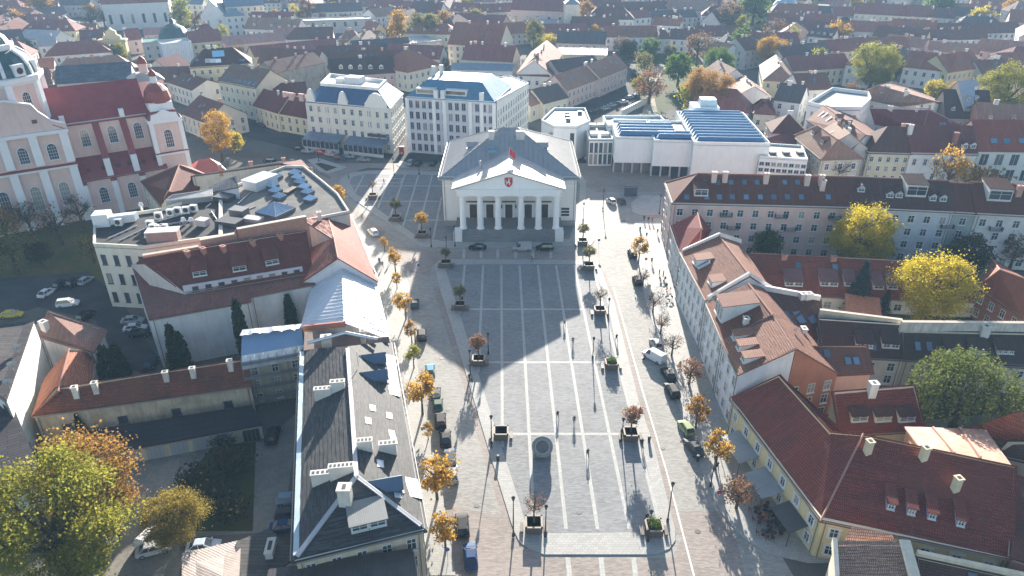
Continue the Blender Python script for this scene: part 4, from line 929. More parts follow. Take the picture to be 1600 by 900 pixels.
b = P_('stair_house', 'black sloping stair housing with a white end on the flat roof', [(325, 300, 14.3), (372, 292, 17.2), (366, 275, 17.2), (330, 290, 14.3)], [[0, 1, 2, 3]], plain((.55, .56, .58)), tar((.07, .08, .1), .2), win=None, cat='stair housing', z0=14)
b = P_('grey_shed_roof', 'grey sheet-metal roof with a curved brick edge on the flat block', [(258, 313, 15.5), (330, 305, 15.5), (330, 296, 16), (270, 305, 16)], [[0, 1, 2, 3]], plain((.2, .22, .24)), seam((.33, .33, .32), .2, .5), win=None, cat='roof', z0=14)
b = P_('red_roofed_house', 'dark red hipped house between the pink church and the flat roof', [(222, 282, 11), (252, 318, 11), (300, 300, 11), (345, 282, 11), (300, 262, 11), (280, 258, 15.5), (262, 297, 14)], [[0, 1, 6, 5], [1, 2, 6], [2, 3, 5, 6], [3, 4, 5], [4, 0, 5]], plaster((.55, .50, .36)), tile((.15, .055, .045), .3), ridge=RC, win=dict(rows=2, sp=3.5, w=1, h=1.6))
b = P_('street_house', 'long dark red roof bending along the street behind the roof terrace', [(300, 283, 12.5), (440, 263, 12.5), (488, 261, 12.5), (470, 250, 13.5), (436, 252, 15.5), (300, 274, 15)], [[0, 1, 4, 5], [1, 2, 3, 4]], plaster((.55, .5, .42)), tile((.17, .055, .045), .3), win=None, ridge=RC)
for px in (345, 393, 444): b.chimney(px, 268 - (px - 345) * .12, .9, .7, 1.6, plaster((.42, .2, .15)))
# old yard: ruinous range, garages, white house at the edge
ruin = tile((.20, .075, .045), .8, (.045, .04, .038), .34)
b = P_('ruined_range', 'long dilapidated yard range with patched mossy tile roof and flaking wall', [(52, 648, 5.8), (391, 601, 5.8), (383, 562, 8.6), (87, 607, 8.6)], [[0, 1, 2, 3]], plaster((.52, .44, .32), 1.0), ruin, win=dict(rows=1, sp=6.5, w=1.3, h=1.3, style='plain'), fr=FR_D, over=.3)
b.courses()
for px, py in ((120, 618), (151, 611), (261, 594), (303, 588), (361, 576)): b.chimney(px, py, .8, .7, 1.6, plaster((.6, .56, .5), .6))
for px0, px1 in ((158, 200), (80, 94)):
    q0, q1 = b.hit(px0, 645 - (px0 - 80) * .1), b.hit(px0 + 4, 606 - (px0 - 80) * .1)
b = P_('yard_wing', 'yard wing with an orange lit tile slope and a hole in its roof', [(52, 646, 5.9), (88, 608, 8.7), (110, 545, 9.5), (72, 590, 5.9), (139, 600, 6.5), (146, 551, 6.5)], [[0, 1, 2, 3], [1, 4, 5, 2]], plaster((.54, .48, .34), .7), tile((.36, .145, .08), .35), win=None, ridge=RC)
b.courses()
q = b.hit(121, 577)
if q:
    m = MB(); p = q[0] + q[1] * .03; u, v = b.basis(q[1]); m.poly([p + u * x + v * y for x, y in ((-1.1, .1), (-.3, -.5), (.5, -.7), (1.2, 0), (.4, .45), (-.4, .5))]); m.build('roof_hole', plain((.015, .012, .01)), b.t)
b = P_('yard_house', 'yard house with a weathered pinkish tile roof and two chimneys', [(62, 523, 8), (146, 549, 8), (162, 516, 8), (75, 486, 10.5)], [[0, 1, 2, 3]], plaster((.56, .52, .5), .5), tile((.28, .16, .13), .5), win=None)
b.courses()
b.chimney(72, 516, 1.3, .9, 1.8, plaster((.6, .56, .54), .5)); b.chimney(116, 500, 1.0, .9, 1.2, plaster((.55, .45, .4), .5))
wht = plaster((.70, .68, .62), .3)
b = P_('white_yard_house', 'white house at the picture edge with a tall bright blank side wall', [(-80, 560, 11.5), (10, 625, 11.5), (52, 502, 12.5), (-60, 515, 13.5)], [[0, 1, 2, 3]], wht, tar((.07, .06, .06), .3), win=dict(rows=3, sp=3, w=1.2, h=1.6, style='plain', edges=[(0, 1)]), fr=FR_D, over=.1, cat='house')
for i, (px, py) in enumerate(((28, 548), (20, 575), (14, 603))):
    p = W(px, py, 12.4); t = thing('satellite_dish', 'pale satellite dish on the bright wall top at the picture edge, ' + ('uppermost', 'middle one', 'lowest')[i], 'satellite dish', p, 'dishes on the white yard house'); m = MB(); m.lathe((0, 0, 0), [(0, 0), (.35, .05), (.7, .2)], 12); link('dish', m.mesh('dish', [plain((.55, .55, .55))]), t, (0, 0, .6), rot=(R(-65), 0, R(30))); m = MB(); m.cyl((0, 0, -.6), (0, 0, .7), .05, n=5); link('mast', m.mesh('mast', [plain((.4, .4, .4))]), t)
b = P_('white_yard_house', 'white house with dark windows and grey downpipes above the yellow-green tree', [(-60, 640, 9), (14, 622, 9), (58, 728, 6.5), (-40, 760, 6.5)], [[0, 1, 2, 3]], wht, tar((.07, .06, .06), .3), win=dict(rows=2, sp=3.2, w=1.3, h=1.4, style='plain', edges=[(2, 3), (1, 2)]), fr=FR_D, over=.1)
gar = plaster((.50, .44, .33), .5)
b = P_('garage_row', 'row of seven lock-up garages with grey doors and a black felt roof', [(136, 713, 2.8), (408, 663, 2.8), (392, 634, 3.1), (120, 676, 3.1)], [[0, 1, 2, 3]], gar, tar((.016, .018, .024), .15), win=None, cat='garages', over=.15)
A, B = b.V[0], b.V[1]; d = (B - A).normalized(); d.z = 0; n = Vector((d.y, -d.x, 0)); ang = math.atan2(d.y, d.x)
for k in range(7):
    t_ = (.1, .235, .365, .5, .635, .76, .93)[k]; p = A + d * ((B - A).length * t_) + n * .03; m = MB(); m.box((p.x, p.y, 1.1), (2.5, .06, 2.1), ang); o = m.build('garage_door', plain((.33, .36, .40) if k < 6 else (.02, .02, .02), .5), b.t)
    m = MB()
    for x in (-.62, 0, .62): q = p + d * x + n * .045; m.box((q.x, q.y, 1.1), (.05, .03, 2.0), ang)
    m.build('door_rib', plain((.24, .26, .3), .5), o)
b = P_('rusty_shed', 'shed with rust-patched white metal roof in the bottom corner', [(288, 866, 4), (372, 848, 4), (369, 910, 5), (290, 925, 4)], [[0, 1, 2, 3]], plaster((.5, .48, .44)), seam((.52, .42, .36), .2, .4, .5, .9), win=None, cat='shed')
b = P_('felt_roofed_shed', 'low shed with dark grey felt roof beside the rusty one', [(374, 848, 4.2), (418, 830, 4.2), (462, 868, 4.2), (420, 895, 4.2), (372, 905, 4.2)], [[0, 1, 2, 3, 4]], plaster((.5, .46, .4)), tar((.075, .07, .065), .3), win=None, cat='shed')
b.chimney(424, 862, .9, 2.4, 1.0, plaster((.55, .53, .48)), .1)
b = P_('tin_roofed_wing', 'dark sheet-metal roof stained brown at the foot of the black roofed block', [(424, 893, 8.2), (640, 861, 8.2), (660, 990, 7.6), (395, 1010, 7.6)], [[0, 1, 2, 3]], plaster((.5, .44, .36)), seam((.07, .06, .06), .1, .45, .6, .8), win=None, cat='roof')
# ---------------------------------------------------------------- the pink church
def church():
    U = Vector((.829, .559, 0)); N = Vector((-.559, .829, 0)); O = Vector((-114.1, 178.9, 0)); ang = math.atan2(U.y, U.x)
    def L(s, n, z): return O + U * s + N * n + Vector((0, 0, z))
    pk = plaster((.62, .46, .42), .2); wt = plaster((.68, .68, .70), .12); rm = seam((.25, .05, .055), 0, .6, .7, .3)
    b = Bldg('church', 'large pink baroque church with white pilasters, dark red metal roofs and teal dome', 'church', [L(-26, 5, 24.6), L(20, 5, 24.6), L(20, 19, 24.6), L(-26, 19, 24.6), L(-26, 12, 32.6), L(20, 12, 32.6)], [[0, 1, 5, 4], [2, 3, 4, 5]], pk, rm, cornice=wt, over=.5)
    t = b.t; ws = []
    def wing(V, F):
        q = Bldg('wing', 'x y z w', None, V, F, pk, rm, over=.4)
        for ch in list(q.t.children):
            off = q.t.location - t.location; ch.parent = t; ch.location = ch.location + off
        bpy.data.objects.remove(q.t)
    wing([L(-.5, 0, 10.6), L(21, 0, 10.6), L(21, 5.2, 15.8), L(-.5, 5.2, 15.8)], [[0, 1, 2, 3]])
    wing([L(-22, -.6, 24.8), L(0, -.6, 24.8), L(0, 6, 24.8), L(-22, 6, 24.8), L(-11, -.2, 31), L(-11, 10, 31)], [[0, 4, 5, 3], [1, 2, 5, 4]])
    def box(name, s, n, z0, z1, w, d, mat):
        m = MB(); p = L(s, n, (z0 + z1) / 2); m.box(p, (w, d, z1 - z0), ang); return m.build(name, mat, t)
    for s in (-21.2, -14, -7.6, -.8): box('pilaster', s, -.9, 0, 15, 1.9, .9, wt); box('pilaster', s, -.9, 16.4, 24, 1.9, .8, wt)
    box('cornice', -11, -.95, 15, 15.6, 22.6, 1.2, wt); box('ledge', -11, -1.0, 15.6, 15.85, 23, 1.7, rm); box('cornice', -11, -1.0, 24, 24.8, 23, 1.5, wt)
    # curved gable of the transept
    m = MB(); pr = [(-11.5, 0), (-11.2, 1.2), (-8.6, 2.2), (-6.4, 4.6), (-5.4, 6.6), (-3, 7.3), (-1.4, 7.8), (0, 8.2)]; pr = pr + [(-x, z) for x, z in pr[::-1]]
    m.hull([L(-11 + x, -.9, 24.8 + z) for x, z in pr], [L(-11 + x, -.2, 24.8 + z) for x, z in pr]); m.build('gable', pk, t)
    for (x0, z0), (x1, z1) in zip(pr, pr[1:]):
        m = MB(); a, c = L(-11 + x0, -.6, 24.8 + z0), L(-11 + x1, -.6, 24.8 + z1)
        if (a - c).length > .2: o_ = N * .6; up = Vector((0, 0, .35)); m.hull([a - o_, c - o_, c + o_, a + o_], [q + up for q in (a - o_, c - o_, c + o_, a + o_)]); m.build('gable_coping', wt, t)
    for s in (-13.5, -4.5): box('vent_opening', s - 1.5, -.95, 27, 27.9, 1.1, .14, plain((.1, .06, .05)))
    for s in (-17.6, -10.6, -4.2): arch_window(t, L(s, -.62, 5), ang, 2.2, 6.2, wt); arch_window(t, L(s, -.62, 17.4), ang, 2.1, 4.0, wt)
    for s in (4.4, 11.4, 18): arch_window(t, L(s, -.02, 3.6), ang, 2.0, 4.2, wt)
    for s in (4.0, 10.6, 17.0): arch_window(t, L(s, 4.98, 18), ang, 2.0, 4.4, wt)
    for s in (.4, 7.6, 14.6): box('pilaster', s, -.5, 0, 9.4, 1.3, 1.0, wt); box('buttress_cap', s, -.55, 9.4, 10.1, 1.5, 1.3, rm)
    for s in (7.2, 13.8):
        m = MB(); a, c = L(s, .8, 15.2), L(s, 5.0, 23.6); w_ = U * .75; lo = Vector((0, 0, -4))
        m.hull([a - w_ + lo, a + w_ + lo, c + w_ + lo, c - w_ + lo], [a - w_, a + w_, c + w_, c - w_]); m.build('buttress', wt, t)
        m = MB(); up = Vector((0, 0, .2)); w_ = U * .85; m.hull([a - w_, a + w_, c + w_, c - w_], [q + up for q in (a - w_, a + w_, c + w_, c - w_)]); m.build('buttress_cap', rm, t)
        box('buttress', s, .6, 10.6, 15.2, 1.5, 1.4, wt)
    for s in (2.5, 6, 9.6, 12.4, 16, 19): box('roof_vent', s, 1.6, 12.1, 12.9, 1.0, .5, plain((.06, .03, .03)))
    for s in (-1, 13): box('gable_pier', s + 1, 5, 24.6, 26.6, 1.2, 1.2, wt)
    # crossing drum and dome
    c = L(-11, 12, 0); tl = seam((.05, .115, .13), .2, .5, .9, .5)
    def ring(name, prof, mat, n=8, cc=c, sm=False):
        m = MB(); m.lathe((cc.x, cc.y, 0), prof, n); return m.build(name, mat, t, smooth=sm)
    ring('drum', [(9.6, 26), (9.6, 36), (10.3, 36.4), (10.4, 37.2), (9, 37.4)], pk); ring('drum_cornice', [(9.7, 35.3), (10.6, 36.2), (10.7, 37.3), (9.2, 37.5)], wt, 8)
    ring('dome', [(9.4, 37.3), (9.0, 39.5), (7.8, 41.6), (6.0, 43), (5.6, 43.6)], tl, 16, sm=True); ring('dome_gallery', [(5.8, 43.3), (6.0, 43.8), (6.0, 44.6), (5.4, 44.7)], wt, 16)
    ring('upper_dome', [(5.3, 44.5), (4.6, 46.2), (3.4, 47.2)], tl, 16, sm=True); ring('lantern', [(3.2, 47), (3.2, 52.5), (3.7, 52.9), (3.7, 53.5), (2.8, 53.7)], wt, 8); ring('lantern_dome', [(3.1, 53.6), (2.6, 55.4), (1.2, 56.6), (.2, 58.5)], tl, 12, sm=True)
    for k in range(8):
        a = 2 * math.pi * (k + .5) / 8; d = Vector((math.cos(a), math.sin(a), 0))
        if d.y < .5:
            arch_window(t, c + d * (9.6 * math.cos(math.pi / 8) + .02) + Vector((0, 0, 29)), a + math.pi / 2, 2.0, 4.6, wt)
            m = MB(); p = c + d * 8.9 + Vector((0, 0, 39)); m.box(p, (2.6, 1.6, 2.8), a + math.pi / 2); dm = m.build('dome_dormer', wt, t); m = MB(); p = c + d * 9.72 + Vector((0, 0, 38.9)); m.cyl(p, p + d * .08, .8, n=12); m.build('round_window', plain((.06, .03, .03)), dm)
            m = MB(); p = c + d * 3.0 + Vector((0, 0, 49.6)); m.box(p, (1.0, .5, 3.6), a + math.pi / 2); m.build('lantern_opening', plain((.07, .05, .05)), t)
        a2 = 2 * math.pi * k / 8; d2 = Vector((math.cos(a2), math.sin(a2), 0))
        m = MB(); p = c + d2 * 9.6; m.box((p.x, p.y, 31), (1.5, 1.5, 10), a2); m.build('pilaster', wt, t)
        m = MB()
        for q0, q1 in (((9.3, 37.6), (9.0, 39.6)), ((9.0, 39.6), (7.8, 41.7)), ((7.8, 41.7), (6.0, 43.2))): m.cyl(c + d2 * q0[0] + Vector((0, 0, q0[1])), c + d2 * q1[0] + Vector((0, 0, q1[1])), .42, n=6)
        m.build('dome_rib', wt, t)
    # twin towers of the front
    rd = seam((.26, .06, .055), .05, .5, .9)
    for s, n, dome in ((23.6, 4.6, 1), (23.6, 19, 0)):
        q = L(s, n, 0); e_ = 0 if dome else 8; box('tower_shaft', s, n, 0, 23 + e_, 8, 8, pk)
        box('tower_cornice', s, n, 13.4, 14, 8.6, 8.6, wt); box('ledge', s, n, 14, 14.3, 8.9, 8.9, rm); box('tower_cornice', s, n, 22.4, 23.4, 8.9, 8.9, wt)
        for a_ in (-1, 1):
            for e in (-1, 1): box('pilaster', s + a_ * 3.7, n + e * 3.7, 0, 22.4, 1.1, 1.1, wt)
        arch_window(t, L(s, n - 4.02, 15.6), ang, 2.0, 4.8, wt); arch_window(t, L(s + 4.02, n, 15.6), ang + math.pi / 2, 2.0, 4.8, wt)
        if dome:
            m = MB(); m.box((q.x, q.y, 24.4), (8.4, 8.4, 2), ang, taper=.8); m.build('tower_roof', rd, t); box('attic', s, n, 25.2, 27.6, 6, 6, wt)
            m = MB(); pr = [(-3.6, 0), (-3.2, 1.4), (-1.6, 1.7), (0, 2.7), (1.6, 1.7), (3.2, 1.4), (3.6, 0)]; m.hull([L(s + x, n - 4.3, 23.4 + z) for x, z in pr], [L(s + x, n - 3.8, 23.4 + z) for x, z in pr]); m.build('attic_gable', wt, t)
            ring('dome', [(3.4, 27.4), (3.5, 28.4), (3.0, 30.4), (1.8, 31.9), (.8, 32.4)], rd, 12, q, True); ring('lantern', [(.9, 32.2), (.9, 34), (1.2, 34.2)], wt, 8, q); ring('lantern_dome', [(1.15, 34.2), (.8, 35.2), (.1, 36)], rd, 8, q, True)
        else:
            m = MB(); m.box((q.x, q.y, 31.8), (8.9, 8.9, 1.6), ang, taper=.5); m.build('tower_roof', seam((.4, .4, .36), .1, .5), t); ring('lantern', [(1.2, 32.4), (1.2, 35), (1.5, 35.2)], pk, 8, q); ring('lantern_dome', [(1.4, 35.2), (1.0, 36.4), (.1, 37.2)], rd, 8, q, True)
    box('front_wall', 22, 12, 0, 24, 4, 8, pk)
    b = Bldg('chapel', 'small pink chapel with bright red metal roof at the foot of the church towers', 'chapel', [L(27, -3, 7.5), L(36, -3, 7.5), L(36, 5, 7.5), L(27, 5, 7.5), L(30, 1, 10.5), L(33, 1, 10.5)], [[0, 1, 5, 4], [1, 2, 5], [2, 3, 4, 5], [3, 0, 4]], pk, seam((.42, .11, .09), .1, .5), cornice=wt)
church()
H('slate_roofed_house', 'old house with a dark blue-grey slate roof behind the red church roof', (88, 130), (205, 122), 14, 16, 'gx', 5, plaster((.5, .48, .44)), tar((.085, .10, .13), .7), win=None)

# ---------------------------------------------------------------- big houses behind the square
RC2 = plain((.3, .15, .12), .8)
wv = plaster((.66, .63, .54), .15); blu = seam((.075, .14, .25), .25, .35, .7)
b = HQ('ornate_house', 'ornate cream house with curved gables, blue roof slopes and a long glazed terrace', [(478, 157), (609, 169), (629, 145), (506, 130)], 15.6, 'mans', 4.2, wv, blu, ins=5.0, win=dict(rows=4, sp=3.0, w=1.15, h=1.9, style='sur'), cornice=plaster((.68, .66, .6), .1), cat='townhouse')
b.seams(0, 1.0)
q4 = [b.V[k] for k in (4, 5, 6, 7)]; m = MB(); c4 = sum(q4, Vector()) / 4; ins = [c4 + (p - c4) * .93 for p in q4]; up = Vector((0, 0, 1.0))
for i in range(4): m.hull([q4[i], q4[(i + 1) % 4], ins[(i + 1) % 4], ins[i]], [p + up for p in (q4[i], q4[(i + 1) % 4], ins[(i + 1) % 4], ins[i])])
m.build('roof_parapet', plaster((.68, .67, .64)), b.t)
m = MB(); m.poly([p + Vector((0, 0, .05)) for p in q4]); m.build('roof_terrace', plain((.62, .62, .62), .6), b.t)
m = MB(); d = (b.V[1] - b.V[0]).normalized(); n = Vector((-d.y, d.x, 0)); p = c4 + n * 1; m.box((p.x, p.y, p.z + 1.2), (6, 4, 2.2), math.atan2(d.y, d.x)); m.box((p.x - 5, p.y + 1, p.z + .8), (3, 3, 1.6), math.atan2(d.y, d.x)); m.build('roof_plant', plain((.6, .6, .6)), b.t)
A, B = b.V[0], b.V[1]; Lf = (B - A).length; ang = math.atan2(d.y, d.x)
for t_, w_, h_ in ((.06, 3.4, 4.4), (.45, 3.6, 4.4), (.84, 8.2, 4.8)):
    m = MB(); o = A + d * Lf * t_ - n * .25; pr = [(-.5, 0), (-.5, .25), (-.42, .4), (-.33, .62), (-.24, .85), (-.1, .98), (0, 1)]; pr += [(-x, z) for x, z in pr[::-1][1:]]
    m.hull([o + d * x * w_ + Vector((0, 0, z * h_ - .3)) for x, z in pr], [o + n * .9 + d * x * w_ + Vector((0, 0, z * h_ - .3)) for x, z in pr]); m.build('gable', plaster((.70, .68, .62), .1), b.t)
p = A + d * Lf * .84 - n * .7; m = MB(); m.box((p.x, p.y, 5.6), (7, 1.2, .2), ang); bo = m.build('balcony', plain((.4, .38, .34)), b.t); m = MB(); q = p - n * .55; m.box((q.x, q.y, 6.2), (7, .08, 1.0), ang); m.build('railing', plain((.05, .05, .05)), bo)
m = MB()
for k in range(9):
    q = A + d * Lf * ((k + .0) / 8) - n * .1; m.box((q.x, q.y, 8), (.5, .25, 14.6), ang)
m.build('pilaster', plaster((.66, .63, .56), .1), b.t).__setitem__('kind', 'stuff')
for t0, t1, z in ((.0, .44, 4.1), (.5, .97, 4.0)):
    a, c = A + d * Lf * t0, A + d * Lf * t1; tr = thing('glazed_terrace', 'glazed restaurant terrace under a blue-grey awning roof, ' + ('left of' if t0 == 0 else 'right of') + ' the ornate house door', 'terrace', ((a + c) / 2).xy.to_3d())
    f0, f1 = a - n * 5.5, c - n * 5.5
    m = MB(); e = [Vector((q.x, q.y, zz)) for q, zz in ((f0, z - .6), (f1, z - .6), (c - n * .3, z + .7), (a - n * .3, z + .7))]; m.hull(e, [q + Vector((0, 0, .2)) for q in e]); m.build('roof', seam((.15, .20, .27), .1, .45), tr)
    m = MB(); mid = (f0 + f1) / 2 + n * .3; m.box((mid.x, mid.y, 2.1), ((f1 - f0).length - .4, .08, 2.2), ang); m.build('glazing', GLS, tr); m = MB(); m.box((mid.x, mid.y, .55), ((f1 - f0).length - .2, .2, 1.1), ang); m.build('dado', plain((.6, .6, .58)), tr)
    for k in range(9):
        q = f0 + (f1 - f0) * (k / 8) + n * .2; m = MB(); m.box((q.x, q.y, 1.7), (.14, .14, 3.3), ang); m.build('post', plain((.5, .5, .5)), tr)
gb = plaster((.50, .51, .54), .15); blu2 = seam((.12, .26, .38), .25, .35, .7)
b = H('grey_bank_house', 'grey office house with white piers, close rows of windows and a blue metal roof', (636, 150), (772, 158), 19.2, 24, 'mans', 4.6, gb, blu2, ins=5.5, win=dict(rows=5, sp=2.15, w=1.35, h=2.4, style='half'), cornice=plaster((.66, .66, .66), .1), cat='office house', fr=plain((.5, .5, .52)))
b.seams(0, 1.0); A, B = b.V[0], b.V[1]; d = (B - A); Lf = d.length; d.normalize(); n = Vector((-d.y, d.x, 0)); ang = math.atan2(d.y, d.x)
for k in range(6):
    m = MB(); q = A + d * Lf * (0, .31, .43, .73, .86, 1)[k] - n * .2; m.box((q.x, q.y, 9.4), (1.2, .5, 18.4), ang); m.build('pier', plaster((.66, .66, .66), .1), b.t)
for t0, t1 in ((.1, .32), (.44, .68)):
    m = MB(); q = A + d * Lf * (t0 + t1) / 2 + n * 2.2; m.box((q.x, q.y, 20.9), (Lf * (t1 - t0), 3, 1.8), ang); dm = m.build('dormer', plaster((.62, .62, .6)), b.t); m = MB(); q = q - n * 1.55; m.box((q.x, q.y, 20.9), (Lf * (t1 - t0) - .6, .08, 1.1), ang); m.build('window', GLS, dm)
for t_ in (.34, .42, .86): m = MB(); q = A + d * Lf * t_; m.box((q.x, q.y, 20.4), (1.4, 1.0, 2.6), ang); m.build('attic_pier', plaster((.68, .68, .66)), b.t)
b.chimney(678, 118, 1.2, 1, 3); b.chimney(690, 116, 1.2, 1, 3)
wing_w = plaster((.62, .62, .6), .15)
b = P_('office_wing', 'long pale office wing with bright flat roof running back from the grey office house', [(776, 158, 19), (826, 131, 17), (798, 120, 18), (752, 124, 19)], [[0, 1, 2, 3]], wing_w, plain((.68, .68, .68), .5), win=dict(rows=5, sp=2.6, w=1.2, h=2.0, edges=[(0, 1)]), parapet=.4, cat='office house')
b = H('corner_house', 'yellow-cream corner house with a dark hipped roof full of skylights', (296, 105), (393, 99), 14, 15, 'hip', 6.0, plaster((.64, .56, .38), .15), tile((.085, .05, .05), .3), win=dict(rows=4, sp=3, w=1.1, h=1.7), cornice=plaster((.62, .56, .44)), ch=3)
for px in (325, 333, 341): b.skylight(px, 95, 2.2, 2.0, FR_W, gl=glass((.4, .42, .45), .2))
b.skylight(341, 84, 5, 3.4, gl=glass((.12, .26, .38), .05)); 
for px in (303, 308, 376, 380): b.skylight(px, 94, 1.2, 1.2)
b = H('house', 'cream house with a grey-brown roof and a row of skylights by the lane', (341, 126), (399, 137), 13, 16, 'gx', 5.5, plaster((.64, .58, .44), .15), tile((.20, .155, .13), .3), win=dict(rows=3, sp=3, w=1.1, h=1.7, edges=[(0, 1)]), cornice=plaster((.6, .56, .46)), ch=2)
for k in range(7): b.skylight(353 + k * 7.4, 122.5 + k * 1.4, 1.1, 2.0)
b = H('blank_house', 'grey-brown fire-walled house with a long blank stained wall', (431, 113), (507, 97), 13, 14, 'gx', 3.5, plaster((.40, .37, .33), .7), tile((.28, .17, .14), .3), win=None, ch=3)
b = H('curved_house', 'low cream house bending along the street under a dark red roof, left half', (396, 163), (434, 175), 7.5, 11, 'gx', 5, plaster((.66, .59, .40), .15), tile((.15, .045, .045), .25), win=dict(rows=2, sp=3, w=1.1, h=1.8, edges=[(0, 1)]), ch=1)
b = H('curved_house', 'low cream house with dark red roof joining the ornate house', (434, 175), (480, 183), 7.2, 11, 'gx', 5, plaster((.66, .59, .40), .15), tile((.15, .045, .045), .25), win=dict(rows=2, sp=3, w=1.1, h=1.8, edges=[(0, 1)]), ch=2)
for k, px in enumerate((432, 447, 456, 472)): b.chimney(px, 152 + k * 1.5, 2.2, .9, 2.2, plaster((.62, .44, .4)) if k else plaster((.64, .62, .6)))
H('house', 'dark maroon roof in the court behind the low cream house', (430, 150), (480, 146), 9, 12, 'gx', 3.5, plaster((.4, .36, .3)), tile((.13, .05, .05), .3), win=None, ch=2)
b = H('dormered_house', 'long house with a black-brown roof and a row of little white dormers', (517, 118), (617, 112), 8, 13, 'gx', 6, plaster((.5, .36, .34)), tile((.07, .05, .05), .3), ch=1)
for px in (533, 548, 563, 579, 596): b.dormer(px, 108, 1.8, 1.5, 'gable', wall=plaster((.66, .62, .54)))
# museum
def museum():
    mw = plaster((.69, .715, .695), .12); fl_ = tar((.3, .3, .29), .2)
    t0 = H('museum', 'white windowless modern museum block with blue sawtooth skylights', (1084, 226), (1203, 228), 11.5, 36, 'flat', 0, mw, fl_, win=None, cat='museum', parapet=.9)
    t = t0.t; A, B = t0.V[0], t0.V[1]; d = (B - A).normalized(); n = Vector((-d.y, d.x, 0)); ang = math.atan2(d.y, d.x)
    bl = seam((.035, .15, .38), .1, .35, .6); gz = plain((.5, .62, .72), .4); dkb = glass((.02, .05, .10), .15, .8); bl = seam((.10, .21, .35), .05, .5, .6)
    def saw(P, L_, k, step, z, w0, par):
        for i in range(k):
            m = MB(); o = P + n * (i * step); a = [Vector((o.x, o.y, z)) + d * x + n * y + Vector((0, 0, h)) for x, y, h in ((0, 0, 0), (.7, step * .62, 1.5), (0, step * .96, 0))]; e = [q + d * L_ for q in a]
            a[1] = a[1] + d * .3; e[1] = e[1] - d * 1.4
            m.poly([a[1], e[1], e[2], a[2]], 1); h0, h1 = a[0].lerp(a[1], .4), e[0].lerp(e[1], .4); m.poly([a[0], e[0], h1, h0], 3); m.poly([h0, h1, e[1], a[1]], 0); m.cyl(a[1], e[1], .13, n=5, mi=1); m.poly([a[0], a[1], a[2]], 2); m.poly([e[0], e[2], e[1]], 0)
            m.build('sawtooth_skylight', [bl, gz, mw, dkb], par)
    saw(A + d * .8 + n * 1.0, (B - A).length - 1.6, 11, 3.15, 11.6, 0, t)
    m = MB(); m.box(A + d * 10 + n * 40 + Vector((0, 0, .2)), (9, 8, 4), ang); m.build('vent_block', mw, t); m = MB(); m.box(A + d * 11 + n * 40 + Vector((0, 0, 3.3)), (6, 5, 2.2), ang, taper=.85); m.build('vent_housing', seam((.42, .52, .58), .2, .4), t)
    for nm, a, b_, z, dep, k in (('museum_wing', (1022, 221), (1082, 222.5), 11.2, 22, 2), ('museum_wing', (962, 216), (1021, 217), 11.2, 20, 4)):
        w_ = H(nm, 'white box wing of the museum, ' + ('middle one' if k == 2 else 'leftmost, nearest the glass link'), a, b_, z, dep, 'flat', 0, mw, fl_, win=None, cat='museum', parapet=.6)
        A_, B_ = w_.V[0], w_.V[1]
        for ch in w_.t.children:
            if ch.name.startswith('wall'):
                for v in ch.data.vertices:
                    if v.co.z < .1: v.co.z = 3.4
        m = MB(); c = (A_ + B_) / 2 + n * 6; m.box((c.x, c.y, 1.7), ((B_ - A_).length - .4, 9, 3.4), ang); m.build('ground_floor_glazing', GLS, w_.t)
        for i in range(5):
            m = MB(); q = A_ + (B_ - A_) * (i / 4) + n * .6; m.box((q.x, q.y, 1.7), (.5, .5, 3.4), ang); m.build('pillar', plain((.4, .4, .4)), w_.t)
        for i in range(2 if k == 2 else 4):
            saw(Vector((A_.x, A_.y, 0)) + d * .8 + n * (1 + i * 3.3), (B_ - A_).length * (1 if k == 2 else 1.6), 1, 3.2, 11.25, 0, w_.t)
    w_ = H('museum_wing', 'low rear wing of the museum with one long skylight trough', (950, 199), (1044, 198), 10, 12, 'flat', 0, mw, fl_, win=None, cat='museum', parapet=.8); A_ = w_.V[0]; saw(Vector((A_.x, A_.y, 0)) + d * 1 + n * 2, 20, 1, 4, 10.1, 0, w_.t)
    w_ = H('museum_link', 'glass-fronted link with four white roof lights between octagon and museum', (921, 219), (958, 219), 8.5, 16, 'flat', 0, mw, fl_, win=dict(rows=2, sp=1.2, w=1.0, h=3.2, style='half'), cat='museum', fr=plain((.3, .3, .32)))
    for i, (px, py) in enumerate(((925, 198), (939, 198), (928, 212), (945, 212))): p = W(px, py, 8.6); m = MB(); m.box(p + Vector((0, 0, .5)), (2.4, 1.6, 1.0), .05); m.build('roof_light', plain((.66, .66, .64)), w_.t)
    P = [(865, 199, 11), (901, 200, 11), (922, 191, 11), (914, 171, 11), (866, 171, 11), (846, 190, 11)]
    w_ = P_('museum_octagon', 'white many-sided museum pavilion with grey flat roof beside the columned hall', P, [[0, 1, 2, 3, 4, 5]], mw, fl_, win=None, parapet=.7, cat='museum')
    for px in (894, 857): p0 = W(px, 222, 6); m = MB(); p = w_.V[0].lerp(w_.V[1], .82 if px == 894 else -.12) - n * .02; m.box((p.x, p.y, 6), (1.3, .1, 6.5), ang); m.build('window_slot', GLS, w_.t)
    for i, (px, py) in enumerate(((886, 179), (887, 183), (888, 188), (906, 177))): p = W(px, py, 11.1); m = MB(); m.box(p + Vector((0, 0, .4)), (1.5, 1.0, .8)); m.build('roof_light', plain((.2, .2, .2)), w_.t)
    w_ = H('museum_annex', 'low white museum annex with a dark roof edge', (1140, 247), (1202, 248), 7, 8, 'flat', 0, mw, tar((.07, .07, .07)), win=None, cat='museum')
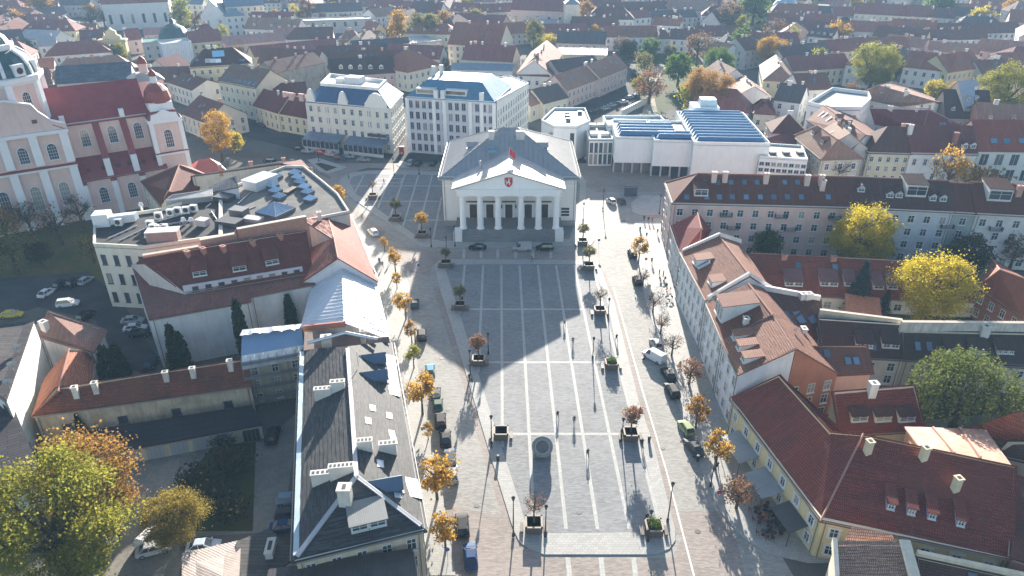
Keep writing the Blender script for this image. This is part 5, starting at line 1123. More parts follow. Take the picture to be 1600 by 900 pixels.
    w_ = H('museum_annex', 'low annex with a grid of small windows across its front', (1187, 246), (1262, 251), 8.5, 14, 'flat', 0, mw, tar((.32, .31, .28)), win=dict(rows=4, sp=1.5, w=1.3, h=1.1, style='half'), cat='museum', fr=plain((.55, .55, .55)))
    for px in (1207, 1228, 1250): p = W(px, 240, 8.6); m = MB(); m.box(p + Vector((0, 0, .3)), (2, 1.4, .6)); m.build('roof_light', plain((.12, .12, .12)), w_.t)
museum()
# row beyond the museum square, right
A, B, D_ = W(1284, 247, 9), W(1347, 245, 9), W(1240, 211, 9)
b = Bldg('beige_house', 'pinkish-beige house with a light roof slope holding two dark dormers', 'house', [A, B, B + (D_ - A), D_, W(1309, 218, 14), W(1278, 196, 14)], [[0, 1, 4], [3, 0, 4, 5], [1, 2, 5, 4], [2, 3, 5]], plaster((.58, .52, .42), .2), tile((.30, .19, .14), .2), win=dict(rows=2, sp=3.2, w=1.2, h=1.8, style='sur'), ridge=RC)
for px, py in ((1270, 211), (1284, 225)): b.dormer(px, py, 2.0, 1.4, 'gable', wall=plain((.1, .07, .06)))
b = H('corner_house', 'yellow-grey corner house with three window rows and a dark hipped roof', (1358, 237), (1424, 239), 9.6, 14, 'hipl', 6, plaster((.60, .55, .40), .25), tile((.11, .06, .05), .35), win=dict(rows=3, sp=2.2, w=1.0, h=1.5), cornice=plaster((.55, .5, .42)), ch=2)
b = H('white_house', 'white house with dark maroon roof and a tall brick chimney', (1424, 238), (1527, 240), 9.8, 14, 'gx', 6.5, plaster((.68, .68, .68), .15), tile((.16, .06, .055), .3), win=dict(rows=2, sp=3.0, w=1.0, h=1.9, style='sur'), cornice=cor)
b.chimney(1491, 222, 1.2, 1.2, 2.8, plaster((.4, .18, .13))); b.chimney(1421, 208, 1.2, 1, 2.5)
for px in (1507, 1520): b.dormer(px, 232, 1.6, 1.3, 'gable')
b = H('glazed_house', 'pale house with huge paired windows and a plain red roof at the picture edge', (1530, 234), (1650, 236), 10.5, 16, 'gx', 7, plaster((.60, .60, .56), .15), tile((.26, .08, .06), .2), win=dict(rows=2, sp=4, w=2.4, h=3.4, style='half'))
for px in (1553, 1573, 1597): b.skylight(px, 220, 2.0, 1.8)
b = P_('brown_roofed_house', 'brown roofed house with slit skylights sloping down behind the beige one', [(1262, 186, 9.5), (1330, 234, 9.5), (1352, 210, 14), (1289, 164, 14), (1318, 170, 10), (1375, 212, 10)], [[0, 1, 2, 3], [3, 2, 5, 4]], plaster((.6, .58, .55)), tile((.25, .13, .10), .3), win={}, ridge=RC); b.auto(2, 0, 0)
for px, py in ((1283, 178), (1289, 180), (1295, 186), (1302, 196), (1310, 202), (1317, 208), (1325, 222)): b.skylight(px, py, .9, 2.2, FR_W, gl=glass((.4, .42, .45), .2))
for px, py in ((1306, 190), (1318, 200)): b.dormer(px, py, 2.2, 1.5, 'gable')
H('brown_roofed_house', 'light brown roof with dormers left of the yellow-grey corner house', (1360, 234), (1338, 215), 9.6, 14, 'gx', 5, plaster((.55, .5, .45)), tile((.28, .18, .13), .3), win=None, sk=3, ch=2)
H('pink_house', 'small pink house with dark hipped roof beside the sawtooth museum', (1207, 206), (1262, 208), 7.8, 12, 'hip', 4.5, plaster((.60, .46, .43), .2), tile((.12, .045, .045), .25), ch=2)
H('pink_house', 'low maroon roof behind the beige house', (1220, 232), (1262, 224), 7, 9, 'hip', 3, plaster((.5, .36, .34)), tile((.15, .05, .055), .2), win=None)
b = P_('white_palace', 'white stuccoed house with a round roof terrace among dark roofs', [(1262, 164, 12), (1298, 172, 12), (1345, 172, 12), (1360, 158, 12), (1356, 148, 12), (1300, 141, 12)], [[0, 1, 2, 3, 4, 5]], plaster((.70, .70, .69), .12), tar((.3, .3, .3), .2), win=dict(rows=3, sp=3.2, w=1, h=1.6), parapet=1.2)
b = P_('broad_roofed_house', 'broad light brown roof with scattered skylights on the right slope', [(1326, 152, 10), (1372, 160, 10), (1455, 174, 10), (1475, 160, 10), (1400, 128, 10), (1373, 133, 15), (1462, 158, 15)], [[0, 1, 5], [1, 2, 6, 5], [2, 3, 6], [3, 4, 5, 6], [4, 0, 5]], plaster((.6, .56, .5), .2), tile((.28, .18, .14), .25), win={}, ridge=RC)
for px, py in ((1378, 148), (1392, 154), (1408, 164), (1418, 166), (1430, 160)): b.skylight(px, py, 1.6, 1.6, FR_W, gl=glass((.4, .42, .45), .2))
b.auto(4, 0, 0)
b = P_('maroon_house', 'long maroon roof with two wide dormers behind the light brown roofs', [(1362, 190, 10), (1440, 204, 10), (1525, 207, 10), (1452, 170, 15), (1358, 168, 15)], [[0, 1, 3, 4], [1, 2, 3]], plaster((.6, .58, .54)), tile((.2, .055, .055), .25), win={}, ridge=RC)
for px in (1398, 1416): b.dormer(px, 190, 3.2, 1.4, 'shed', n=2)
b.auto(2, 3, 0)
H('terracotta_house', 'terracotta house with three stepped roof boxes at the picture edge', (1530, 192), (1640, 200), 10, 18, 'gx', 5, plaster((.46, .24, .18)), tile((.33, .19, .14), .2), win=None, do=3, ch=3)
H('black_roofed_house', 'black-roofed house with white window frames below the round green tree', (1478, 182), (1548, 184), 9, 14, 'gx', 8, plaster((.4, .36, .34)), tile((.07, .05, .055), .3), do=3, ch=2)
H('lilac_roofed_house', 'house with a smooth pale blue-grey roof beside the large round tree', (1508, 168), (1535, 166), 12, 12, 'gx', 8, plaster((.56, .5, .42)), seam((.34, .38, .44), .2, .4), do=2)
# ---------------------------------------------------------------- far old town, house by house
WP, YP, PP, GP, CP = plaster((.66, .65, .62), .2), plaster((.62, .53, .34), .2), plaster((.60, .45, .40), .2), plaster((.46, .45, .43), .3), plaster((.62, .57, .46), .2)
TD, TR_, TB_, TM, TK = tile((.16, .09, .08), .2), tile((.29, .135, .10), .2), tile((.32, .215, .17), .2), tile((.24, .105, .10), .15), tile((.11, .105, .115), .2)
BS = seam((.16, .22, .28), .15, .4); GS = seam((.36, .37, .38), .15, .5)
far = [
 ('white_house', 'long white two-storey house with maroon hipped roof beside the yellow gate', (70, 87), (173, 80), 8.5, 14, 'hip', 5, WP, TM, 2),
 ('white_church', 'big plain white church with tall narrow windows at the top edge', (158, 6), (262, 2), 17, 30, 'gx', 10, WP, TR_, 0),
 ('grey_house', 'grey house with green metal trim right of the yellow gate', (222, 68), (252, 66), 9, 16, 'flat', 0, GP, seam((.10, .22, .19), .2, .5), 0),
 ('pale_church', 'pale baroque church front with stepped gable near the top edge', (313, 24), (352, 23), 13, 34, 'gy', 9, WP, BS, 0),
 ('pale_tower_house', 'pale block with a small blue pyramid roof beside the stepped church front', (352, 25), (382, 23), 13, 12, 'pyr', 4, WP, BS, 0),
 ('pale_convent', 'long pale convent wing with blue metal roof at the top edge', (352, 10), (412, 7), 17, 16, 'gx', 6, CP, BS, 0),
 ('convent_wing', 'pale convent wing behind the bare bushes left of the stepped church front', (290, 6), (316, 6), 14, 14, 'gx', 5, CP, BS, 0),
 ('yellow_house', 'yellow house with stepped gable and maroon roof beside the dark green dome', (298, 66), (346, 62), 9, 12, 'gx', 5, YP, TM, 3),
 ('maroon_house', 'maroon hipped roof behind the dark green dome', (310, 54), (340, 52), 8, 14, 'hip', 5, PP, TM, 2),
 ('pink_house', 'long pink roof left of the maroon range', (352, 70), (446, 62), 8, 12, 'gx', 3.5, PP, tile((.42, .27, .25), .2), 4),
 ('pink_house', 'pink house with four little windows on top of the pink roofs', (428, 56), (470, 53), 9, 10, 'gx', 3, PP, tile((.42, .27, .25), .2), 2),
 ('yellow_range', 'long yellow range under a smooth maroon roof', (398, 88), (530, 74), 7.5, 13, 'gx', 4, YP, TM, 5),
 ('dark_house', 'dark brown double roof behind the house with white dormers', (497, 92), (590, 88), 8, 14, 'gx', 5, GP, TD, 4),
 ('brown_house', 'brown gabled roofs right of the maroon range', (540, 68), (575, 70), 8, 16, 'gy', 5, GP, TB_, 1),
 ('red_house', 'small red roof beside the street leading away', (560, 60), (585, 62), 8, 12, 'gx', 4, CP, TR_, 1),
 ('yellow_house', 'tall yellow gable house beside the street leading away', (584, 48), (603, 46), 9, 14, 'gy', 4, YP, TR_, 1),
 ('concrete_block', 'long grey concrete block with blind openings', (463, 34), (580, 30), 8, 12, 'flat', 0, GP, GS, 0),
 ('dark_range', 'long dark roof behind the concrete block', (488, 19), (566, 16), 8, 12, 'gx', 5, GP, TK, 3),
 ('white_gable', 'white gable with a bright stair edge beside the far street', (566, 22), (588, 26), 8, 18, 'gy', 4, WP, TB_, 1),
 ('blue_flat_house', 'flat-roofed house with pale blue parapets at the street corner', (632, 70), (690, 64), 9, 20, 'flat', 0, GP, GS, 0),
 ('brick_roofed_house', 'terracotta roof with bright patches sloping to the street corner', (637, 112), (690, 100), 9, 22, 'hip', 7, CP, TR_, 3),
 ('maroon_range', 'long maroon roof behind the blue roofed office house', (722, 92), (800, 96), 9, 16, 'gx', 6, CP, TM, 4),
 ('barn_roofed_house', 'huge brown roof with one snow-bright slope', (700, 68), (780, 72), 11, 26, 'gx', 9, CP, TR_, 2),
 ('hall', 'low hall with a blue metal roof behind the office house', (705, 108), (800, 110), 6, 10, 'gx', 2, WP, BS, 0),
 ('hipped_house', 'dark brown hipped house with white walls and many dormers', (808, 116), (858, 118), 6.5, 16, 'hip', 7, WP, TD, 3),
 ('hipped_wing', 'light brown roofed wing with dormers stepping back from the dark hipped house', (862, 116), (878, 82), 7, 16, 'gx', 6, WP, TB_, 4),
 ('small_house', 'small brown roofed house wedged behind the white office wing', (829, 165), (850, 157), 6.5, 10, 'gx', 3.5, CP, TB_, 0),
 ('dark_slate_house', 'black-roofed cream house left of the crescent row', (849, 161), (887, 151), 6.5, 12, 'gx', 4.5, CP, TK, 2),
 ('crescent_house', 'near half of the curved pinkish row with brown roof by the park', (887, 140), (938, 121), 8, 13, 'gx', 5, PP, TB_, 2),
 ('crescent_house', 'far half of the curved pinkish row with brown roof by the park', (938, 121), (980, 104), 8.5, 13, 'gx', 5, PP, TB_, 2),
 ('glass_roofed_court', 'dark roof with white glass panels enclosed by the curved row', (873, 112), (940, 104), 8, 14, 'gx', 4, GP, TK, 0),
 ('pink_palace', 'pink palace wing with dark skylit roof behind the curved row', (870, 66), (945, 68), 8, 16, 'gx', 5, PP, TK, 2),
 ('yellow_court_house', 'low yellow-green wall house inside the curved row', (872, 84), (948, 86), 6, 8, 'shed', 2, YP, GS, 0),
 ('pink_church', 'long pink church with brown roof at the top edge', (798, 14), (884, 17), 14, 18, 'gx', 8, PP, TM, 0),
 ('church_tower', 'pale square tower of the pink church at the top edge', (883, 6), (906, 6), 20, 13, 'pyr', 3, CP, BS, 0),
 ('blue_grey_house', 'blue-grey low roof in front of the pink church', (820, 40), (900, 40), 6, 12, 'gx', 3, GP, GS, 3),
 ('white_row_house', 'long white house with a red roof facing the park', (946, 57), (1027, 57), 8, 13, 'gx', 5, WP, TR_, 1),
 ('mansard_house', 'grey house with a dormered mansard facing the park', (1027, 59), (1048, 59), 8.5, 12, 'mans', 4, GP, TD, 1),
 ('mansard_house', 'pale house with dark dormered roof at the park corner', (1048, 60), (1085, 61), 7.5, 12, 'gx', 4.5, WP, TD, 2),
 ('dark_range', 'long black-brown range with white dormers right of the park', (1088, 56), (1180, 56), 7, 12, 'gx', 5, WP, TD, 3),
 ('grey_block', 'tall grey apartment slab at the top edge', (975, -8), (1020, -6), 15, 14, 'flat', 0, GP, GS, 0),
 ('white_villa', 'white villa with dark mansard at the top edge', (1045, 9), (1086, 9), 8, 14, 'mans', 4, WP, TD, 1),
 ('teal_range', 'long teal-dark roof behind the park row', (1020, 28), (1090, 26), 7, 14, 'gx', 4, GP, TK, 4),
 ('maroon_house', 'maroon house with a white side wall behind the white park row', (992, 28), (1018, 26), 8, 12, 'gx', 4, WP, TM, 3),
 ('long_white_house', 'white house with long grey eaves roof left of the maroon house', (960, 30), (994, 30), 7, 12, 'gx', 3, WP, GS, 1),
 ('red_house', 'dark red roof in front of the grey villa', (1020, 38), (1062, 40), 7, 10, 'gx', 4, WP, TR_, 2),
 ('house', 'white gabled house right of the park trees', (1101, 78), (1128, 84), 8, 14, 'gx', 4, WP, TB_, 3),
 ('house', 'grey house with oval dormers behind the green park tree', (1130, 70), (1150, 70), 8, 12, 'mans', 4, GP, TK, 1),
 ('tall_brown_house', 'dark gable house left of the bright yellow tree', (1165, 78), (1205, 72), 10, 14, 'gx', 5, GP, TD, 2),
 ('skylit_house', 'pale house with a light brown roof full of skylights by the lane', (1172, 126), (1143, 111), 9, 14, 'gx', 5, WP, TB_, 1),
 ('cream_house', 'narrow cream house with dark ground floor beside the lane', (1190, 141), (1175, 130), 8, 10, 'gx', 3, CP, TB_, 1),
 ('white_gabled_house', 'white house with stepped white gable beside the lane', (1205, 151), (1189, 136), 8.5, 14, 'gx', 4, WP, TB_, 2),
 ('maroon_hipped_house', 'dark maroon hipped house with a white dormer by the lane corner', (1178, 176), (1212, 178), 6.5, 12, 'hip', 4, CP, TM, 1),
 ('mossy_house', 'dark roofs with tall white chimney gable right of the lane', (1210, 155), (1250, 160), 10, 14, 'gx', 5, WP, TK, 3),
 ('dark_roofed_house', 'dark jumbled roof with maroon dormers behind the white palace', (1250, 140), (1300, 138), 9, 14, 'gx', 5, WP, TD, 3),
 ('maroon_row', 'row of maroon roofs with small dormers left of the round green tree', (1240, 110), (1330, 104), 8, 14, 'gx', 5, CP, TM, 5),
 ('grey_row', 'cream row with dark roof and dormers behind the yellow tree', (1226, 92), (1300, 84), 8, 13, 'gx', 5, CP, TK, 4),
 ('maroon_row', 'second maroon row higher up left of the round green tree', (1290, 82), (1360, 76), 8, 13, 'gx', 5, CP, TM, 4),
 ('grand_row', 'long cream row with brown dormered roof right of the round green tree', (1412, 103), (1482, 111), 9, 15, 'gx', 6, WP, TR_, 3),
 ('grand_row', 'yellowish row with arched windows under a brown dormered roof', (1482, 112), (1536, 104), 9, 15, 'gx', 6, YP, TR_, 4),
 ('red_house', 'plain red roof at the right picture edge', (1572, 104), (1640, 100), 8, 14, 'gx', 5, WP, TR_, 1),
 ('dark_range', 'dark roof with white dormers left of the large round tree', (1536, 116), (1580, 112), 7, 12, 'gx', 5, GP, TD, 2),
 ('long_cream_row', 'very long cream row with a maroon dormered roof near the top edge', (1335, 20), (1450, 26), 11, 14, 'gx', 6, CP, TM, 6),
 ('white_row', 'white row left of the very long cream one near the top edge', (1304, 24), (1336, 24), 8, 13, 'gx', 5, WP, TM, 2),
 ('blue_dark_house', 'dark blue-grey mansard block near the top edge', (1255, 18), (1302, 20), 9, 14, 'mans', 4, GP, TK, 3),
 ('grey_row', 'grey row right of the very long cream one near the top edge', (1450, 26), (1492, 28), 9, 13, 'gx', 5, GP, TD, 2),
 ('dark_range', 'dark roof at the right end of the top row', (1492, 24), (1560, 28), 7, 13, 'gx', 5, GP, TK, 2),
 ('dark_range', 'long black roof with white chimneys high on the right', (1458, 52), (1596, 50), 7, 12, 'gx', 5, WP, TD, 5),
 ('dark_range', 'lower black dormered row in front of the long black roof', (1436, 62), (1545, 60), 7, 11, 'gx', 4.5, WP, TD, 5),
 ('maroon_house', 'plain maroon roof with dark front left of the yellow bushes', (1252, 36), (1310, 36), 7, 14, 'gx', 5, GP, TM, 2),
 ('maroon_house', 'maroon house below the light blue dome', (1200, 32), (1236, 32), 7, 12, 'gx', 4, WP, TM, 2),
 ('salmon_house', 'salmon roofs stepping down the slope in the right middle', (1380, 66), (1440, 74), 7, 12, 'gx', 4, PP, tile((.36, .22, .17), .3), 5),
 ('salmon_house', 'long salmon roof behind the grand rows', (1450, 78), (1530, 84), 7, 10, 'gx', 4, PP, tile((.36, .22, .17), .3), 3),
 ('salmon_house', 'salmon ribbed roofs high at the right picture edge', (1528, 78), (1600, 84), 7, 14, 'gx', 5, PP, tile((.36, .22, .17), .3), 3),
 ('lit_house', 'small house with bright lit roof in the middle of the right slope', (1384, 46), (1408, 46), 8, 12, 'gx', 4, WP, TB_, 2),
 ('dark_house', 'dark blue flat-fronted house at the left under the white church', (55, 24), (104, 20), 7, 12, 'gx', 4, WP, TK, 1),
 ('slate_house', 'blue slate roof on a pale house at the left under the church', (80, 40), (118, 38), 7, 12, 'hip', 4, WP, TK, 1),
 ('maroon_house', 'maroon roof with light patches left of the slate roof', (42, 42), (74, 46), 7, 12, 'gx', 4, WP, TM, 2),
 ('red_house', 'red brown roofs below the white church', (106, 50), (150, 48), 7, 12, 'gx', 4, CP, TR_, 3),
 ('grey_roofed_house', 'grey metal roof on a pale terrace left of the white two-storey house', (30, 60), (84, 62), 8, 13, 'gx', 4, WP, GS, 1),
 ('grey_roofed_house', 'lilac grey roof right behind the white two-storey house', (60, 72), (88, 70), 8, 12, 'gx', 4, WP, GS, 1),
 ('dark_house', 'dark brown roof just left of the yellow gate', (126, 64), (162, 62), 8, 12, 'gx', 5, CP, TD, 2),
 ('orange_roofed_house', 'small house with bright orange roof left of the white two-storey house', (52, 108), (84, 106), 6, 9, 'gx', 4, WP, tile((.42, .2, .13), .15), 0),
 ('long_roofed_house', 'long red roof in the top left corner', (8, 22), (40, 28), 8, 14, 'gx', 5, CP, TR_, 3),
 ('brown_house', 'maroon roof beside the bare tree under the white church', (200, 62), (222, 60), 8, 12, 'gx', 5, PP, TM, 1),
 ('pink_roofed_house', 'pale pink roofed house right of the green-trimmed grey house', (225, 54), (262, 52), 7, 10, 'gx', 3, PP, tile((.42, .27, .25), .2), 1),
 ('red_house', 'dark red roof at the foot of the wrapped building', (268, 112), (300, 102), 8, 14, 'gx', 5, CP, tile((.15, .05, .05), .2), 0),
 ('white_walled_house', 'white blank-walled house behind the church towers', (264, 128), (300, 140), 8, 14, 'gx', 3, WP, TD, 1),
 ('brown_house', 'dark brown house with skylights between church and yellow tree', (284, 176), (320, 190), 7, 16, 'gx', 5, CP, TD, 2),
]
FARB = []
for nm, lb, A, B, ze, dep, kd, rise, wl, rf, ch in far:
    b = H(nm, lb, A, B, ze, dep, kd, rise, wl, rf, win=dict(sp=3.4, w=1.25, h=1.9) if 'church' not in nm and 'concrete' not in nm else dict(rows=1, sp=6.5, w=1.8, h=6 if 'church' in nm else 3, style='plain', zb=4), cat='church' if 'church' in nm else 'house', ch=ch, sk=3 if rf in (TB_, TR_, TD) and kd == 'gx' else 0)
    FARB.append(b)
# gate, domes, wrapped block
g0 = W(185, 97); gt = thing('city_gate', 'ornate yellow baroque gate with a tall dark archway', 'gate', g0, None, .15); yl = plaster((.62, .52, .32), .3)
m = MB()
for sx in (-1, 1): m.box((sx * 4.4, 0, 5.5), (4, 4, 11))
m.box((0, 0, 10.3), (5, 4, 1.6)); link('gateway', m.mesh('gateway', [yl]), gt)
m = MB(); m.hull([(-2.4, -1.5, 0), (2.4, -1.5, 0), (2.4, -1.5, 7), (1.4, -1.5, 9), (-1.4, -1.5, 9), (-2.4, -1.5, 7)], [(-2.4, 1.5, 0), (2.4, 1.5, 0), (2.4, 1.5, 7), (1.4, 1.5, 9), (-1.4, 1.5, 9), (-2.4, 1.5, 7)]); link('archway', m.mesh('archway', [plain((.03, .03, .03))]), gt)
m = MB(); m.box((0, 0, 11.5), (14, 4.6, .9)); link('cornice', m.mesh('cornice', [yl]), gt)
m = MB(); pr = [(-4.6, 0), (-4.2, 1.6), (-2.6, 2.2), (-2.4, 4), (-1, 4.6), (0, 5.6), (1, 4.6), (2.4, 4), (2.6, 2.2), (4.2, 1.6), (4.6, 0)]; m.hull([(x, -1, 12 + z) for x, z in pr], [(x, 1, 12 + z) for x, z in pr]); link('gable', m.mesh('gable', [yl]), gt)
for sx in (-5.6, -2.9, 2.9, 5.6): m = MB(); m.lathe((sx, -2.1, 0), [(.7, 0), (.6, 10.8), (.8, 11)], 8); link('column', m.mesh('column', [yl]), gt)
def domed(px, py, z, r, label, mat, dr):
    p = W(px, py, z); t = thing('dome', label, 'dome', (p.x, p.y, 0)); m = MB(); m.lathe((0, 0, 0), [(r, 0), (r, z), (r * 1.06, z + .4)], 12); link('drum', m.mesh('drum', [dr]), t)
    m = MB(); m.lathe((0, 0, z), [(r * 1.05, .3), (r * .95, r * .4), (r * .7, r * .75), (r * .3, r * .95), (0, r)], 16); link('dome_shell', m.mesh('dome_shell', [mat], smooth=True), t); m = MB(); m.lathe((0, 0, z + r * .95), [(r * .15, 0), (r * .15, r * .25), (0, r * .45)], 8); link('lantern', m.mesh('lantern', [mat]), t)
domed(273, 60, 9, 8, 'dark green ribbed dome among maroon roofs behind the wrapped building', seam((.04, .09, .09), .2, .5, 1.5), CP)
domed(1226, 16, 9, 9, 'light blue dome near the top edge', seam((.25, .42, .55), .1, .4, 1.5), WP)
w_ = H('wrapped_building', 'building wholly wrapped in white scaffold sheeting', (252, 70), (299, 66), 10, 14, 'flat', 0, plain((.62, .65, .70), .6), plain((.5, .48, .44)), win=None, cat='building')
m = MB(); A, B = w_.V[0], w_.V[1]; d = (B - A).normalized(); n = Vector((d.y, -d.x, 0)); rg = random.Random(2); K = 26
for k in range(K):
    a, c = A + d * ((B - A).length * k / K), A + d * ((B - A).length * (k + 1) / K); o0, o1 = .15 + .3 * (k % 2), .15 + .3 * ((k + 1) % 2); m.poly([(a.x + n.x * o0, a.y + n.y * o0, .2), (c.x + n.x * o1, c.y + n.y * o1, .2), c + n * o1, a + n * o0])
m.build('sheeting', plain((.66, .69, .74), .6), w_.t)
# the rest of the far roofs: every one a small house with walls, roof, chimney and windows
rg = random.Random(11); FILLN = 0
names = {TD: 'dark brown', TR_: 'brick red', TB_: 'light brown', TM: 'maroon', TK: 'slate black'}; wn = {WP: 'white', YP: 'yellow', PP: 'pink', GP: 'grey', CP: 'cream'}
PARK = [W(*p) for p in [(900, 200), (1125, 170), (1130, 120), (1098, 76), (985, 76), (960, 110), (905, 165)]]; STR = [W(*p) for p in [(590, 260), (655, 260), (650, 140), (625, 40), (585, 40), (600, 90), (628, 150)]]
LANE = [W(*p) for p in [(1120, 150), (1150, 125), (1205, 185), (1240, 240), (1200, 242)]]
def free(x, y, r):
    p = Vector((x, y, 0))
    if inpoly(p, PARK) or inpoly(p, STR) or inpoly(p, LANE): return False
    return all((x - a) ** 2 + (y - b_) ** 2 > (max(r, 0) * .62 + rr * .62) ** 2 for a, b_, rr in REG)
for gy in range(0, 20):
    for gx in range(-16, 17):
        y = 250 + gy * 25 + rg.uniform(-6, 6); x = gx * 34 + rg.uniform(-8, 8) + (gy % 2) * 16
        if abs(x) > y * .74 + 18 or y > 730: continue
        if y < 330 and (x < -20 and x > -150 or -20 <= x < 70): continue
        L_, D_ = rg.uniform(22, 35), rg.uniform(12, 16)
        qd = Vector((x, y, 5)) - CAM; fw = qd.y * math.cos(PITCH) - qd.z * math.sin(PITCH); up_ = qd.y * math.sin(PITCH) + qd.z * math.cos(PITCH); fx, fy = 800 + FPX * qd.x / fw, 450 - FPX * up_ / fw
        if any(a0 < fx < a1 and b0 < fy < b1 for a0, b0, a1, b1 in ((120, 10, 425, 120), (60, 60, 130, 120), (780, 8, 925, 45), (940, 45, 1190, 80), (1230, 120, 1620, 250), (440, 20, 610, 60), (690, 60, 900, 130), (1300, 12, 1500, 50), (1400, 90, 1545, 128))): continue
        if not free(x, y, L_ * .5):
            L_, D_ = 14, 11
            if not free(x, y, 8): continue
        if FILLN >= 290: continue
        a = rg.choice((0, .12, -.15, .35, -.4, 1.3)) + rg.uniform(-.08, .08) + (-.3 if x > 120 else .2 if x < -80 else 0); d = Vector((math.cos(a), math.sin(a), 0)); n = Vector((-d.y, d.x, 0)); ze = rg.uniform(6.5, 10.5)
        o = Vector((x, y, ze)); q = [o - d * L_ / 2 - n * D_ / 2, o + d * L_ / 2 - n * D_ / 2, o + d * L_ / 2 + n * D_ / 2, o - d * L_ / 2 + n * D_ / 2]
        rf, wl = rg.choice((TD, TR_, TB_, TM, TK, TM, TR_, TD)), rg.choice((WP, WP, YP, PP, GP, CP, CP)); kd = rg.choice(('gx', 'gx', 'gx', 'hip', 'hipl')); V, F = roofgeo(q, kd, rg.uniform(4.2, 6.5))
        FILLN += 1; lb = f'small {wn[wl]} house with {names[rf]} roof in the hazy far old town'
        b = Bldg('old_town_house', lb, 'house', V, F, wl, rf, win=dict(sp=3.4, w=1.2, h=1.8, rows=2), group=lb.replace('house', 'houses'), over=.4, rng=FILLN); b.auto(rg.choice((2, 3, 4)), rg.choice((0, 0, 3, 4)), rg.choice((0, 0, 3, 4)))
rt = random.Random(3); FT = []
for _ in range(6000):
    y = rt.uniform(300, 680); x = rt.uniform(-.7, .7) * y
    if len(FT) < 70 and free(x, y, 1.5) and all((x - a) ** 2 + (y - b_) ** 2 > 200 for a, b_ in FT): FT.append((x, y))
# ---------------------------------------------------------------- trees
import numpy as np
BARK = soil((.075, .06, .045), (.11, .09, .07), 2)
def leaf_mesh(name, C, size, rs, up=.3, asp=1.0, nrm=None):
    n = len(C); a = rs.normal(size=(n, 3)); a[:, 2] *= .8; a /= np.linalg.norm(a, axis=1)[:, None]
    b = rs.normal(size=(n, 3)); b -= (b * a).sum(1)[:, None] * a; b /= np.linalg.norm(b, axis=1)[:, None]
    s = size * rs.uniform(.6, 1.4, n)[:, None]; a = a * s / 2 * asp; b = b * s / 2 / asp
    v = np.stack([C - a - b * .4, C - b * .9, C + a - b * .2, C + b], 1).reshape(-1, 3).astype(np.float32)
    me = bpy.data.meshes.new(name); me.vertices.add(4 * n); me.loops.add(4 * n); me.polygons.add(n)
    me.vertices.foreach_set('co', v.ravel()); me.loops.foreach_set('vertex_index', np.arange(4 * n, dtype=np.int32)); me.polygons.foreach_set('loop_start', np.arange(0, 4 * n, 4, dtype=np.int32))
    me.polygons.foreach_set('loop_total', np.full(n, 4, dtype=np.int32)); me.update(); me.validate(); return me
TM_ = {}
